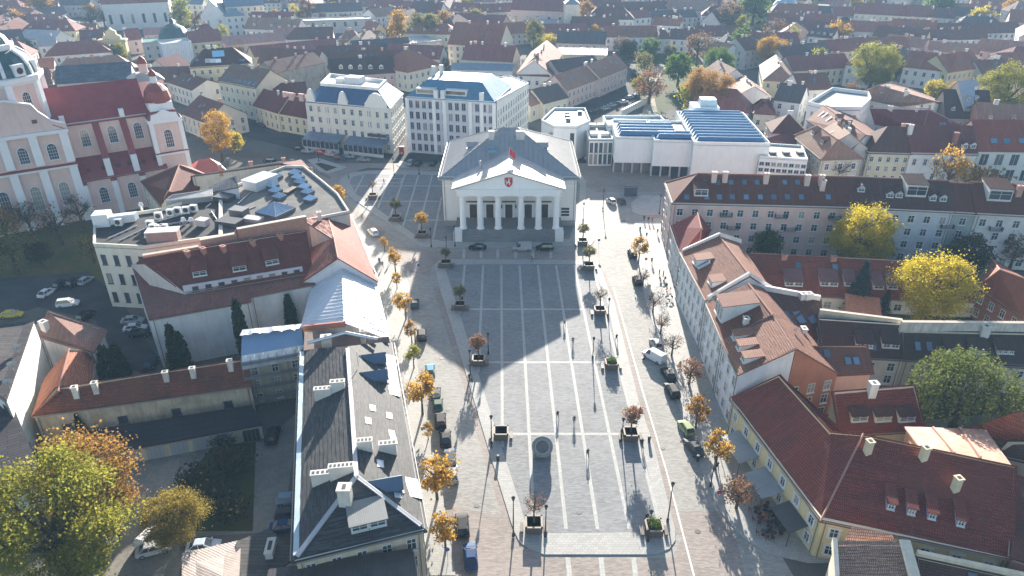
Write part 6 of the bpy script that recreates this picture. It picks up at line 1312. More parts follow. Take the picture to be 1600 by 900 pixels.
def tree_meshes(kind, seed):
    """unit tree: crown radius 1, standing on z = 0; returns crown, trunk, and height of the crown centre"""
    if (kind, seed) in TM_: return TM_[kind, seed]
    rs = np.random.RandomState(seed * 7 + len(kind)); rg = random.Random(seed); m = MB(); zc = 1.25
    def ball(k, n, rx, rz, cr, c0):
        d = rs.normal(size=(k, 3)); d /= np.linalg.norm(d, axis=1)[:, None]; d *= (rs.uniform(.25, 1, k) ** .5)[:, None]; cc = d * [rx * .85, rx * .85, rz * .85] + c0
        wgt = rs.uniform(.4, 1.6, k); i = rs.choice(k, n, p=wgt / wgt.sum()); r = cr * rs.uniform(.7, 1.4, k)
        return cc[i] + rs.normal(size=(n, 3)) * r[i][:, None] * [1, 1, .75]
    near = kind.endswith('near'); k0 = kind.replace('near', '')
    if k0 == 'round': C = ball(46 if not near else 90, 3200 if not near else 28000, 1, .95, .15 if not near else .1, [0, 0, zc]); sz = .105 if not near else .032
    elif k0 == 'tall': zc = 2.0; C = ball(50 if not near else 80, 2400 if not near else 8000, 1, 1.55, .17 if not near else .13, [0, 0, zc]); sz = .13 if not near else .065
    elif k0 == 'sparse': zc = 1.3; C = ball(36, 1300 if not near else 7500, 1, .9, .15 if not near else .12, [0, 0, zc]); sz = .095 if not near else .042
    elif k0 == 'bare': zc = 1.3; C = ball(26, 260, 1, .9, .16, [0, 0, zc]); sz = .09
    elif k0 == 'street': zc = 1.9; C = ball(22, 1300, .9, 1.15, .15, [rs.uniform(-.12, .12), rs.uniform(-.12, .12), zc]); sz = .125
    elif k0 == 'clip': zc = 1.75; C = ball(60, 1900, .95, .72, .12, [0, 0, zc]); sz = .1
    elif k0 == 'clipbare': zc = 1.75; C = ball(60, 420, .95, .72, .12, [0, 0, zc]); sz = .08
    elif k0 == 'shrub': zc = .6; C = ball(24, 700, 1, .55, .2, [0, 0, zc]); sz = .15
    elif k0 == 'willow':
        zc = .95; P = []
        for _ in range(330):
            th, r = rs.uniform(0, 2 * np.pi), rs.uniform(0, 1) ** .5 * .95; z0 = zc + .85 * np.sqrt(max(.02, 1 - r * r)) + rs.uniform(-.15, .1); L_ = rs.uniform(.35, 1.2) * (.4 + r)
            for q in range(34): f = q / 34; P.append((np.cos(th) * r * (1 + .1 * f), np.sin(th) * r * (1 + .1 * f), max(.05, z0 - L_ * f)))
        C = np.array(P) + rs.normal(size=(len(P), 3)) * .02; sz = .04
    elif k0 == 'conifer':
        P = []; zc = 1.6
        for L_ in range(17):
            z = .3 + L_ * .18; r = max(.05, 1 - L_ / 17)
            for q in range(11):
                th = q * 2.4 + L_
                for f in range(14): s = (f + 1) / 14 * r; P.append((np.cos(th) * s, np.sin(th) * s, z - s * .22 + .05))
        C = np.array(P) + rs.normal(size=(len(P), 3)) * .05; sz = .11
    else:  # cypress
        zc = 2.6; th = rs.uniform(0, 2 * np.pi, 3200); z = rs.uniform(.2, 5.4, 3200); r = np.sin(np.clip((z - .1) / 5.5, 0, 1) ** .75 * np.pi) ** .6 * rs.uniform(.55, 1, 3200)
        C = np.stack([np.cos(th) * r, np.sin(th) * r, z], 1) + rs.normal(size=(3200, 3)) * .08; sz = .24
    cr = leaf_mesh('crown', C, sz, rs, asp=1.0)
    th = .085 if k0 not in ('street', 'clip', 'clipbare') else .07
    top = zc - .1 if k0 != 'conifer' else 3.0
    m.cyl((0, 0, -.05), (.02, .01, top * .55), th * 1.2, th * .8, 7); m.cyl((.02, .01, top * .55), (0, 0, top + .3), th * .8, th * .35, 6)
    if k0 not in ('conifer', 'cypress'):
        nb = 9 if 'bare' in k0 or k0 in ('sparse', 'street') else 7
        for i in range(nb):
            a = i * 2.4 + rg.random(); z0 = top * rg.uniform(.5, .9); e = Vector((math.cos(a) * rg.uniform(.5, .8), math.sin(a) * rg.uniform(.5, .8), zc + rg.uniform(-.1, .55))); s_ = Vector((.01, 0, z0)); mid = s_.lerp(e, .5) + Vector((0, 0, -.06))
            m.cyl(s_, mid, th * .5, th * .32, 5); m.cyl(mid, e, th * .32, th * .1, 4)
            for j in range(5 if 'bare' in k0 or k0 in ('sparse', 'street') else 2):
                s2 = mid.lerp(e, rg.uniform(.1, .9)); m.cyl(s2, s2 + Vector((rg.uniform(-.4, .4), rg.uniform(-.4, .4), rg.uniform(.05, .4))), th * .18, th * .05, 3)
                if 'bare' in k0:
                    for _ in range(3): s3 = s2 + Vector((rg.uniform(-.3, .3), rg.uniform(-.3, .3), rg.uniform(0, .35))); m.cyl(s2, s3, th * .12, th * .04, 3)
    tr = m.mesh('trunk', [BARK]); TM_[kind, seed] = (cr, tr, zc); return TM_[kind, seed]
def tree(name, label, px, py, wpx, kind, mat, seed=0, group=None, z0=0, hs=1.0, R_=None, foot=False):
    k0 = kind.replace('near', ''); cr, tr, zc = tree_meshes(kind, seed % 5); r = R_ or 5.0
    for _ in range(4):
        p = W(px, py, z0 + (0 if foot else zc * r * hs)); dist = math.sqrt(p.x ** 2 + p.y ** 2 + (75 - p.z) ** 2)
        if not R_: r = wpx / 2 * dist / FPX
    t = thing(name, label, 'tree' if k0 != 'shrub' else 'shrub', (p.x, p.y, z0), group, seed * 1.7)
    for me, nm in ((cr, 'crown'), (tr, 'trunk')):
        o = link(nm, me, t); o.scale = (r, r, r * hs)
        if nm == 'crown':
            if not me.materials: me.materials.append(mat)
            o.material_slots[0].link = 'OBJECT'; o.material_slots[0].material = mat
    return t
LY = leafmat((.60, .46, .045), (.42, .36, .05)); LG = leafmat((.14, .21, .045), (.09, .14, .035)); LGY = leafmat((.36, .33, .055), (.21, .22, .045)); LW = leafmat((.20, .22, .06), (.11, .14, .05), .4); LO = leafmat((.42, .22, .06), (.30, .19, .06)); LB = leafmat((.28, .17, .10), (.19, .125, .08), .4)
LD = leafmat((.045, .06, .03), (.08, .07, .035), .25); LS = leafmat((.05, .085, .085), (.035, .06, .065), .2); LC = leafmat((.03, .055, .022), (.02, .035, .015), .15); LGO = leafmat((.52, .29, .045), (.38, .25, .06)); LR = leafmat((.32, .16, .10), (.25, .15, .09), .45); LOL = leafmat((.24, .22, .07), (.16, .15, .06))
tree('birch_tree', 'tall bright yellow birch before the pink and blue-grey apartment blocks', 1348, 366, 98, 'roundnear', LY, 1, hs=1.12)
tree('small_tree', 'small green tree at the foot of the tall yellow birch', 1378, 388, 40, 'round', LGY, 2)
tree('birch_tree', 'broad yellow tree standing on the lawn below the red court roof', 1460, 447, 112, 'roundnear', LY, 2)
tree('willow_tree', 'big weeping willow with pale green top in the right-hand court', 1508, 618, 138, 'willow', LW, 1)
tree('spruce_tree', 'blue spruce beside the white court house', 1344, 452, 50, 'conifer', LS, 1)
tree('spruce_tree', 'small dark spruce right of the blue spruce', 1383, 475, 26, 'conifer', LS, 2)
tree('tree', 'green tree between the brown street roof and the pink block', 1199, 378, 46, 'round', LG, 3)
tree('tree', 'dim purple-brown bare tree before the blue-grey block', 1442, 375, 40, 'sparse', LB, 1)
tree('tree', 'dark green drooping tree before the pale apartment block', 1515, 395, 58, 'round', LD, 1)
tree('tree', 'reddish bare tree at the picture edge before the pale block', 1590, 385, 50, 'sparse', LB, 2)
tree('shrub', 'olive bush by the brick house', 1562, 490, 40, 'shrub', LOL, 1)
tree('tree', 'thin tree with yellow top before the white house with maroon roof', 1487, 262, 46, 'sparse', LGO, 3, hs=1.4)
tree('tree', 'bare dark tree before the pinkish-beige house', 1312, 262, 40, 'bare', LB, 3)
tree('shrub', 'orange-brown hedge bushes below the thin yellow-topped tree', 1540, 285, 60, 'shrub', LO, 2)
tree('tree', 'large yellow-green tree filling the bottom left corner', 68, 815, 205, 'roundnear', LGY, 3)
tree('tree', 'orange-leaved tree behind the large yellow-green one', 128, 742, 140, 'sparsenear', LO, 4)
tree('tree', 'second orange-tipped tree leaning over the yard track', 165, 790, 95, 'sparsenear', LO, 1)
tree('tree', 'round olive-orange tree standing in the yard', 272, 808, 96, 'roundnear', leafmat((.36, .26, .06), (.24, .20, .05)), 2)
for i, (x, y, w_) in enumerate(((360, 720, 60), (330, 770, 60), (300, 745, 46), (362, 790, 50), (350, 685, 40))): tree('shrub', 'dark green bush in the shaded yard garden, ' + ('the middle one', 'lower one beside the round tree', 'leftmost by the track', 'lowest near the pale blue car', 'uppermost before the garages')[i], x, y, w_, 'shrub', LD, i, 'bushes in the yard garden')
for i, (x, y, w_, m_) in enumerate(((10, 300, 50, LO), (40, 335, 44, LB), (85, 345, 54, LB), (12, 385, 60, LOL), (120, 325, 44, LB), (60, 395, 34, LD), (25, 268, 34, LD), (0, 345, 50, LO), (140, 385, 40, LOL))):
    tree('tree', ('orange-brown' if m_ is LO else 'dark green' if m_ is LD else 'olive thin' if m_ is LOL else 'half-bare') + ' tree on the shaded slope below the church, ' + ('at the picture edge', 'upper middle', 'before the church buttress', 'lower left', 'before the aisle windows', 'at the foot of the slope', 'topmost', 'at the edge lower down', 'by the office block')[i], x, y, w_, 'bare' if m_ is LB else 'sparse' if m_ is not LD else 'round', m_, i, 'trees on the slope below the church')
for i, (px, tip, Y, r) in enumerate(((366, 468, 109, 1.25), (448, 460, 117, 1.2), (262, 507, 104.5, 1.3), (276, 518, 103.5, 1.2), (158, 541, 99, 1.6), (176, 538, 100, 1.5))):
    d = W(px, tip, 0) - CAM; q = CAM + d * (Y / d.y); cr, tr, zc = tree_meshes('cypress', i % 3); hz_ = q.z / 5.5
    t = thing('cypress', ('slim dark cypress against the white court wall', 'slim dark cypress beside the white metal roof', 'taller one of two cypresses by the white court wall', 'shorter one of two cypresses by the white court wall', 'left one of the two fat cypresses by the yard wing', 'right one of the two fat cypresses by the yard wing')[i], 'tree', (q.x, Y, 0), None, i)
    for me, nm in ((cr, 'crown'), (tr, 'trunk')):
        o = link(nm, me, t); o.scale = (r, r, hz_)
        if nm == 'crown':
            if not me.materials: me.materials.append(LC)
for i, (x, y) in enumerate(FT):
    kd, m_, nm = (('round', LOL, 'olive'), ('sparse', LB, 'brown'), ('round', LGO, 'golden'), ('round', LD, 'dark green'), ('tall', LGY, 'yellow-green'))[i % 5]; cr, tr, zc = tree_meshes(kd, i % 4); r = 2.6 + (i * 7 % 10) * .2; t = thing('tree', f'small {nm} tree between roofs of the hazy far old town', 'tree', (x, y, 0), f'small {nm} trees between the far roofs', i)
    for me, nn in ((cr, 'crown'), (tr, 'trunk')):
        o = link(nn, me, t); o.scale = (r, r, r * 1.1)
        if nn == 'crown':
            if not me.materials: me.materials.append(m_)
            o.material_slots[0].link = 'OBJECT'; o.material_slots[0].material = m_
for i, (px, py, lb) in enumerate(((700, 640, 'left road beside the parked row'), (745, 790, 'left road near the bottom'), (1005, 560, 'right road left of the white van'), (1035, 700, 'right road by the painted line'), (975, 345, 'lit road right of the hall'), (905, 800, 'paving right of the bottom left planter'), (1090, 830, 'brown paving at the bottom right'), (690, 560, 'left road below the great shadow'))):
    p = W(px, py, .03 if i != 5 else .145); t = thing('manhole_cover', 'round dark iron manhole cover in the ' + lb, 'manhole cover', p); m = MB(); m.lathe((0, 0, 0), [(.42, -.03), (.42, 0), (.34, .006), (0, .006)], 14); link('cover', m.mesh('cover', [plain((.07, .065, .06), .6, .3)]), t)
tree('fir_tree', 'little pale fir in front of the two cypresses', 264, 566, 18, 'conifer', LGY, 3)
tree('fir_tree', 'young fir against the flaking yard wall', 125, 668, 26, 'conifer', LC, 2)
tree('tree', 'tall golden tree beside the church towers', 338, 203, 46, 'tallnear', LGO, 1)
tree('tree', 'lower yellow tree right of the tall golden one', 366, 220, 30, 'round', LY, 2)
# park and far trees
for lb, x, y, w_, kd, m_ in (
  ('big brown and golden tree at the edge of the park by the museum', 1108, 138, 76, 'roundnear', LO), ('golden-green tree right below the big brown one', 1088, 148, 50, 'round', LGY), ('bluish green tree in the middle of the park', 1062, 104, 46, 'round', LG), ('bright green tree right of the park', 1124, 97, 50, 'roundnear', LG),
  ('reddish bare tree over the park lawn', 1017, 128, 50, 'sparse', LR), ('grey-green tree behind the curved row', 982, 78, 34, 'round', LD), ('dark round tree before the white park row', 1016, 72, 30, 'round', LG), ('brown bare tree at the far park corner', 1092, 70, 44, 'sparse', LB), ('grey tree at the park path', 1007, 95, 36, 'sparse', LOL), ('small grey-green park tree', 1047, 78, 20, 'round', LOL), ('thin brown tree at the back of the park', 970, 68, 28, 'sparse', LB), ('yellowish bush by the park wall', 1000, 132, 28, 'round', LGY),
  ('tall grey-green poplar among roofs behind the brown barn roof', 834, 50, 28, 'tall', LOL), ('yellow-green tree beside the grey-green poplar', 858, 65, 26, 'round', LY), ('brown-gold tree right of the pink church tower', 916, 18, 24, 'tall', LO), ('tall gold-green tree by the street leading away', 620, 38, 32, 'tall', LGO), ('grey-brown trees group, first right of the tall gold-green one', 648, 42, 30, 'tall', LOL), ('brownish tree second right of the tall gold-green one', 672, 42, 32, 'tall', LOL), ('orange-brown tree third right of the tall gold-green one', 694, 36, 28, 'tall', LO), ('grey tree before the long dark roof', 740, 32, 34, 'round', LOL), ('pale yellow tree on the skyline roofs', 730, 8, 26, 'round', LY), ('orange bush before the pink church', 780, 20, 26, 'round', LO),
  ('slender bright yellow poplar by the concrete block', 460, 18, 14, 'tall', LY), ('small yellow poplar left of the slender one', 430, 22, 11, 'tall', LGO), ('grey-brown tree right of the slender yellow poplar', 478, 12, 22, 'tall', LB), ('bare bush by the pale convent', 420, 42, 26, 'sparse', LB), ('grey hedge bush left of the concrete block', 447, 42, 28, 'round', LOL), ('pale orange bush on the pink roofs', 472, 48, 24, 'round', LO), ('yellow-green tree between the white and the pale church', 280, 18, 30, 'tall', LGY), ('bare brown tree between the two churches', 302, 28, 26, 'sparse', LB), ('large bare grey tree before the white church', 138, 25, 36, 'bare', LB), ('thin bare tree with a yellow tuft before the white church', 176, 22, 18, 'bare', LY), ('bare tree beside the tufted one', 160, 24, 24, 'bare', LB), ('pale orange tree in the top left corner', 62, 8, 32, 'round', LO), ('tan bush on the left slope', 22, 28, 26, 'round', LO),
  ('bright golden tree on the right slope', 1205, 78, 46, 'roundnear', LGO), ('blue-green tree left of the bright golden one', 1160, 66, 30, 'tall', LG), ('huge round green tree in the right middle', 1368, 98, 68, 'roundnear', LGY), ('dark tree tucked right of the huge round one', 1404, 105, 26, 'round', LD), ('large round yellow-green tree at the right picture edge', 1574, 140, 76, 'roundnear', LGY), ('pale yellow-grey tree with a conifer beside it', 1280, 94, 26, 'tall', LGY), ('dark conifer left of the pale yellow-grey tree', 1260, 102, 24, 'round', LC), ('small yellow tree behind the light brown roofs', 1463, 138, 26, 'round', LY), ('brown hazy tree left of the yellow bushes', 1140, 22, 40, 'round', LB), ('yellow bush among far roofs', 1272, 50, 26, 'round', LY), ('wider yellow bush right of the first', 1310, 50, 34, 'round', LGO), ('brown bare tree on the right slope', 1215, 45, 36, 'sparse', LB), ('yellow tree before the very long cream row', 1437, 42, 22, 'sparse', LGO), ('yellow trees at the right end of the top row', 1535, 26, 30, 'round', LY), ('gold tree in the top right corner', 1588, 8, 30, 'round', LGO), ('hazy green trees at the top edge', 1180, 8, 50, 'round', LG), ('hazy green tree left of the light blue dome', 1212, 2, 30, 'round', LG), ('hazy yellow tree on the top edge', 1335, 4, 26, 'round', LY), ('hazy green tree in the middle of the top edge', 1290, 2, 34, 'round', LG), ('hazy green clump at the top edge above the long cream row', 1470, 4, 44, 'round', LG)):
    tree('tree', lb, x, y, w_, kd, m_, len(lb))
# street trees on the pavements: (px, py of crown, width) and colour
ST = [(526, 303, 24, LGO, 'orange street tree beside the roof terrace corner'), (600, 378, 14, LGO, 'thin yellow street tree at the sunlit kerb'), (616, 400, 24, LGO, 'golden street tree at the sunlit patch left of the great shadow'), (619, 434, 16, LGO, 'small golden street tree below it'), (632, 470, 28, LGO, 'wide gold street tree beside the white metal roof'), (642, 514, 22, LO, 'half-bare orange street tree beside the white metal roof'), (645, 551, 24, LGY, 'green-gold street tree beside the black roof'), (657, 606, 44, LGO, 'largest golden street tree beside the black roof'), (668, 670, 18, LGO, 'small gold street tree along the parked cars'), (680, 733, 52, LGO, 'broad gold street tree along the parked cars'), (694, 823, 42, LGO, 'gold street tree nearest the bottom of the left pavement'),
      (1000, 384, 26, LGO, 'orange street tree at the far end of the right pavement'), (1124, 697, 38, LGO, 'bright orange street tree beside the grey awnings'), (1092, 636, 34, LO, 'orange half-bare street tree by the row house doors'), (1080, 576, 36, LR, 'brown half-bare street tree by the row house doors'), (1052, 535, 30, LB, 'nearly bare street tree beside the white van'), (1022, 470, 26, LB, 'bare street tree at the right kerb above the white van'), (1006, 430, 22, LB, 'bare street tree at the right kerb by the far cars'), (1034, 502, 28, LB, 'bare street tree at the right kerb just above the white van'), (1156, 766, 44, LR, 'brown bare tree in the shadow of the café terrace'), (1205, 640 - 500, 1, LB, '')]
for i, (x, y, w_, m_, lb) in enumerate(ST):
    if not lb: continue
    tree('street_tree', lb, x, y, w_ * 1.18, 'bare' if m_ in (LB,) else 'sparse' if m_ is LR else 'street', m_, i, hs=1.05, z0=.12)
# ---------------------------------------------------------------- planters on the square and the small trees in them
WD = stone((.10, .075, .06), 3, .4); RIM = plain((.36, .30, .24), .7)
def planter(px, py, s, label):
    p = W(px, py, .12); t = thing('planter', label, 'planter', p); h = 1.25; m = MB()
    m.hull([(-s * .85, -s * .85, 0), (s * .85, -s * .85, 0), (s * .85, s * .85, 0), (-s * .85, s * .85, 0)], [(-s, -s, h), (s, -s, h), (s, s, h), (-s, s, h)]); link('box', m.mesh('box', [WD]), t)
    for k in range(4):
        a = k * math.pi / 2; m = MB(); m.box((math.cos(a) * (s - .06), math.sin(a) * (s - .06), h + .06), (.24, 2 * s + .12, .14), a); link('rim', m.mesh('rim', [RIM]), t)
    for k in range(4):
        a = k * math.pi / 2
        for j in range(4): m = MB(); q = Vector((math.cos(a), math.sin(a), 0)); e = Vector((-q.y, q.x, 0)); c = q * (s * .94) + e * ((j - 1.5) * s * .46); m.box((c.x, c.y, h * .5), (.1, s * .42, h * .8), a); link('plank', m.mesh('plank', [plain((.13, .095, .075), .7)]), t)
    m = MB(); m.poly([(-s + .2, -s + .2, h), (s - .2, -s + .2, h), (s - .2, s - .2, h), (-s + .2, s - .2, h)]); o = link('soil', m.mesh('soil', [soil((.05, .04, .03), (.08, .06, .04), 1)]), t)
    m = MB()
    for sx in (-1, 1):
        for k in range(3): m.box((sx * (s + .35 + .17 * k), -.1, .45), (.13, s * 1.5, .06))
        m.box((sx * (s + .5), -.1, .21), (.4, s * 1.2, .42))
    link('seat', m.mesh('seat', [plain((.16, .13, .10))]), t); t.children[-1]['kind'] = 'stuff'
    return p, h
for i, (px, py, cy, w_, kd, m_, lb) in enumerate((
  (719, 482, 463, 24, 'clip', LOL, 'olive tree on the shaded left edge of the lower square'), (748, 568, 541, 32, 'clip', LR, 'reddish tree at the tip of the great shadow'), (697, 416, 401, 18, 'clip', LOL, 'olive tree at the shaded far left corner of the lower square'), (660, 370, 352, 26, 'clip', LGO, 'gold-edged tree on the shaded upper square, nearest the hall'), (619, 344, 324, 22, 'clip', LOL, 'olive tree on the shaded upper square, middle one'), (583, 310, 300, 18, 'clipbare', LB, 'bare tree on the shaded upper square by the light beam'),
  (937, 490, 462, 28, 'clipbare', LB, 'bare tree on the lit right edge of the lower square'), (955, 574, 0, 0, '', LG, 'no tree but low shrubs, on the lit right edge'), (985, 684, 652, 36, 'clip', LR, 'brown round tree, right edge, halfway down'), (783, 682, 0, 0, '', LD, 'only bare soil, left edge below the long shadow'), (834, 826, 796, 42, 'clipbare', LR, 'bare brown tree in the bottom left corner of the square'), (1021, 831, 0, 0, '', LG, 'thick green shrubs in the bottom right corner of the square'), (910, 382, 358, 22, 'clip', LOL, 'olive tree beside the steps of the hall'), (920, 420, 398, 24, 'clip', LOL, 'olive tree at the lit far right corner of the lower square'))):
    p, h = planter(px, py, 1.12 if py > 450 else 1.2, 'wooden planter holding ' + (('an ' if lb[0] == 'o' else 'a ') + lb if not lb.startswith(('no', 'only', 'thick')) else lb))
    if kd: tree('planted_tree', lb + ', growing in a planter', px, 0, 0, kd, m_, i, z0=p.z + h, R_=(w_ / 2) * (p - CAM).length / FPX) if False else None
    if kd:
        r = (w_ / 2) * (p - CAM).length / FPX; cr, tr, zc = tree_meshes(kd, i % 5); t = thing('planted_tree', lb + ', growing in a planter', 'tree', (p.x, p.y, p.z + h), None, i)
        for me, nm in ((cr, 'crown'), (tr, 'trunk')):
            o = link(nm, me, t); o.scale = (r, r, r * 1.05)
            if nm == 'crown':
                if not me.materials: me.materials.append(m_)
                o.material_slots[0].link = 'OBJECT'; o.material_slots[0].material = m_
    elif 'shrubs' in lb:
        cr, tr, zc = tree_meshes('shrub', i % 5); t = thing('shrub', 'low green shrub filling the planter ' + ('in the bottom right corner' if py > 800 else 'on the lit right edge'), 'shrub', (p.x, p.y, p.z + h - .1), None, i)
        o = link('crown', cr, t); o.scale = (1.0, 1.0, .9); cr.materials.append(m_) if not cr.materials else None; o.material_slots[0].link = 'OBJECT'; o.material_slots[0].material = m_
# ---------------------------------------------------------------- round tilted monument on the square
p = W(847, 712, .12); t = thing('monument', 'round dark ringed disc monument tilted on a grey block in the square', 'monument', p)
m = MB(); m.hull([(-1.35, -.6, 0), (1.35, -.6, 0), (1.35, .9, 0), (-1.35, .9, 0)], [(-1.35, -.35, 1.1), (1.35, -.35, 1.1), (1.2, .7, 1.3), (-1.2, .7, 1.3)]); link('base', m.mesh('base', [stone((.17, .17, .17), 3, .3)]), t)
gr = stone((.24, .235, .23), 3, .3); tl = Matrix.Rotation(R(58), 3, 'X'); dc = Vector((0, .1, 1.75))
for nm, prof, mt in (('disc', [(0, 0), (1.62, 0), (1.62, .3), (1.2, .34), (0, .34)], gr), ('ring', [(1.15, .3), (1.15, .42), (1.0, .42), (1.0, .3)], plain((.34, .33, .32))), ('centre', [(.95, .34), (.95, .4), (0, .44)], stone((.13, .13, .135), 3, .3))):
    m = MB(); m.lathe((0, 0, 0), prof, 32); o = link(nm, m.mesh(nm, [mt]), t, dc, rot=tl.to_euler())
# ---------------------------------------------------------------- street lamps
BLK = plain((.025, .027, .03), .45)
def lamp(px, py, h, label, arm=False):
    p = W(px, py, .1); t = thing('street_lamp', label, 'street lamp', p); m = MB(); m.lathe((0, 0, 0), [(.2, 0), (.2, .5), (.1, .6), (.065, h * .9), (.05, h)], 8); link('pole', m.mesh('pole', [BLK]), t)
    m = MB(); m.lathe((0, 0, h), [(.12, 0), (.26, .5), (.3, .55), (.1, .75), (0, .85)], 6); link('lantern', m.mesh('lantern', [plain((.05, .05, .05), .3)]), t)
for px, py, h, lb in ((802, 838, 6.5, 'tall black street lamp at the bottom left kerb of the square'), (852, 838, 5, 'black street lamp beside the bottom left planter'), (1043, 815, 6.5, 'tall black street lamp on the right edge of the square near the bottom'), (1012, 846, 5, 'black street lamp beside the bottom right planter'), (768, 694, 5, 'black street lamp beside the empty planter'), (735, 588, 5, 'black street lamp at the kerb below the shadow tip'), (763, 553, 4, 'black street lamp right of the reddish planted tree'), (926, 560, 4, 'black street lamp in the middle of the paving right of the centre'), (950, 497, 4, 'black street lamp by the lit bare planted tree'), (971, 690, 4, 'black street lamp left of the brown planted tree'), (942, 327, 5, 'street lamp standing in the lit roadway right of the hall'), (711, 385, 5, 'street lamp at the shaded left steps of the hall'), (674, 386, 4.5, 'street lamp at the corner of the upper square'), (698, 400, 4.5, 'street lamp by the far left planter of the lower square'), (616, 274, 5, 'street lamp on the upper square by the rear road'), (655, 273, 5, 'second street lamp on the upper square by the rear road'), (498, 252, 6, 'street lamp beside the triangular flower bed'), (911, 345, 4.5, 'street lamp at the right corner of the hall'), (1030, 335, 5, 'street lamp on the little pavement island by the pink block'), (1110, 760, 5, 'street lamp at the kerb of the shaded right pavement')): lamp(px, py, h, lb)
# ---------------------------------------------------------------- cars
CARG = glass((.015, .018, .022), .06, .9); TYR = plain((.02, .02, .02), .8); HL = plain((.7, .7, .7), .15); TLM = plain((.35, .02, .02), .3)
def carpaint(c): return cached(lambda c=c: None) and paint(c, .28, .15, .6)
CP_ = {}
def car_proto(kind):
    if kind in CP_: return CP_[kind]
    L_, Wd, zb, zr = {'sedan': (4.4, .88, .92, 1.42), 'suv': (4.4, .92, 1.05, 1.66), 'hatch': (3.9, .85, .93, 1.47), 'van': (4.8, .95, 1.1, 1.95)}[kind]; h = L_ / 2
    body = MB(); st = [(-h, .75, .48, zb * .82), (-h + .12, .95, .32, zb * .97), (-h * .45, 1, .26, zb), (h * .3, 1, .26, zb), (h * .62, .98, .28, zb * .93), (h - .14, .92, .32, zb * .74), (h, .72, .42, zb * .62)]
    rings = [[(x, -Wd * k, z0 + .12), (x, -Wd * k * .95, z0), (x, Wd * k * .95, z0), (x, Wd * k, z0 + .12), (x, Wd * k, z1 - .16), (x, Wd * k * .88, z1), (x, -Wd * k * .88, z1), (x, -Wd * k, z1 - .16)] for x, k, z0, z1 in st]
    for i, (a, b_) in enumerate(zip(rings, rings[1:])): body.hull(a[::-1], b_[::-1], 0, False)
    body.poly(rings[0]); body.poly(rings[-1][::-1])
    rx0, rx1, bx0, bx1 = {'sedan': (-h * .48, h * .12, -h * .78, h * .5), 'suv': (-h * .82, h * .15, -h * .94, h * .48), 'hatch': (-h * .72, h * .15, -h * .9, h * .52), 'van': (-h * .93, h * .38, -h * .97, h * .62)}[kind]
    g = MB(); y0, y1 = Wd * .86, Wd * .68; bot = [(bx0, -y0, zb - .02), (bx1, -y0, zb - .04), (bx1, y0, zb - .04), (bx0, y0, zb - .02)]; top = [(rx0, -y1, zr), (rx1, -y1, zr), (rx1, y1, zr), (rx0, y1, zr)]
    if kind == 'van': body.hull([(bx0, -y0, zb - .02), (h * .18, -y0, zb - .02), (h * .18, y0, zb - .02), (bx0, y0, zb - .02)], [(rx0, -y1 * 1.12, zr + .03), (h * .16, -y1 * 1.12, zr + .03), (h * .16, y1 * 1.12, zr + .03), (rx0, y1 * 1.12, zr + .03)])
    g.hull(bot, top)
    body.hull([(rx0 - .05, -y1 - .02, zr), (rx1 + .05, -y1 - .02, zr), (rx1 + .05, y1 + .02, zr), (rx0 - .05, y1 + .02, zr)], [(rx0 + .05, -y1 + .1, zr + .06), (rx1 - .05, -y1 + .1, zr + .06), (rx1 - .05, y1 - .1, zr + .06), (rx0 + .05, y1 - .1, zr + .06)])
    for bq, tq in zip(bot, top): body.cyl(bq, tq, .055, n=4)
    mid = ((bx0 + bx1) / 2 - .1)
    for sy in (-1, 1): body.cyl((mid, sy * y0, zb), (mid - .1, sy * (y1 + .01), zr), .05, n=4); body.box((bx1 - .15, sy * (Wd + .05), zb + .06), (.18, .16, .13))
    wh = MB(); wh.cyl((0, -.11, 0), (0, .11, 0), .33, n=12); rim = MB(); rim.cyl((0, -.115, 0), (0, .115, 0), .2, n=8)
    hl = MB(); hl.box((0, 0, 0), (.12, .34, .13)); tlm = MB(); tlm.box((0, 0, 0), (.1, .26, .16))
    CP_[kind] = dict(body=body.mesh('body', [TYR], smooth=False), glass=g.mesh('windows', [CARG]), wheel=wh.mesh('wheel', [TYR]), rim=rim.mesh('rim', [plain((.4, .4, .4), .3, .8)]), hl=hl.mesh('headlight', [HL]), tl=tlm.mesh('tail_light', [TLM]), d=(h, Wd, zb)); return CP_[kind]
def car(px, py, head, kind, col, label, group=None, z=.016):
    """head: heading in degrees, 0 = to the right, 90 = away"""
    c = car_proto(kind); h, Wd, zb = c['d']; t = thing('parked_car' if kind != 'van' else 'van', label, 'car' if kind != 'van' else 'van', W(px, py, z + .6).xy.to_3d() + Vector((0, 0, z)), group, R(head))
    o = link('body', c['body'], t); o.material_slots[0].link = 'OBJECT'; o.material_slots[0].material = paint(col, .6, 0, .12); link('windows', c['glass'], t)
    for sx in (-.62, .62):
        for sy in (-1, 1): q = link('wheel', c['wheel'], t, (sx * h, sy * (Wd - .1), .33)); link('rim', c['rim'], q)
    for sy in (-1, 1): link('headlight', c['hl'], t, (h - .12, sy * Wd * .68, zb * .62)); link('tail_light', c['tl'], t, (-h + .03, sy * Wd * .66, zb * .8))
K_, DG, SV, WH, RD, BL, LB_, GN, YL, LG_ = (.012, .013, .016), (.06, .065, .07), (.38, .39, .40), (.68, .68, .68), (.42, .03, .03), (.02, .06, .16), (.05, .26, .42), (.08, .12, .08), (.55, .42, .04), (.30, .36, .16)
lk = 97
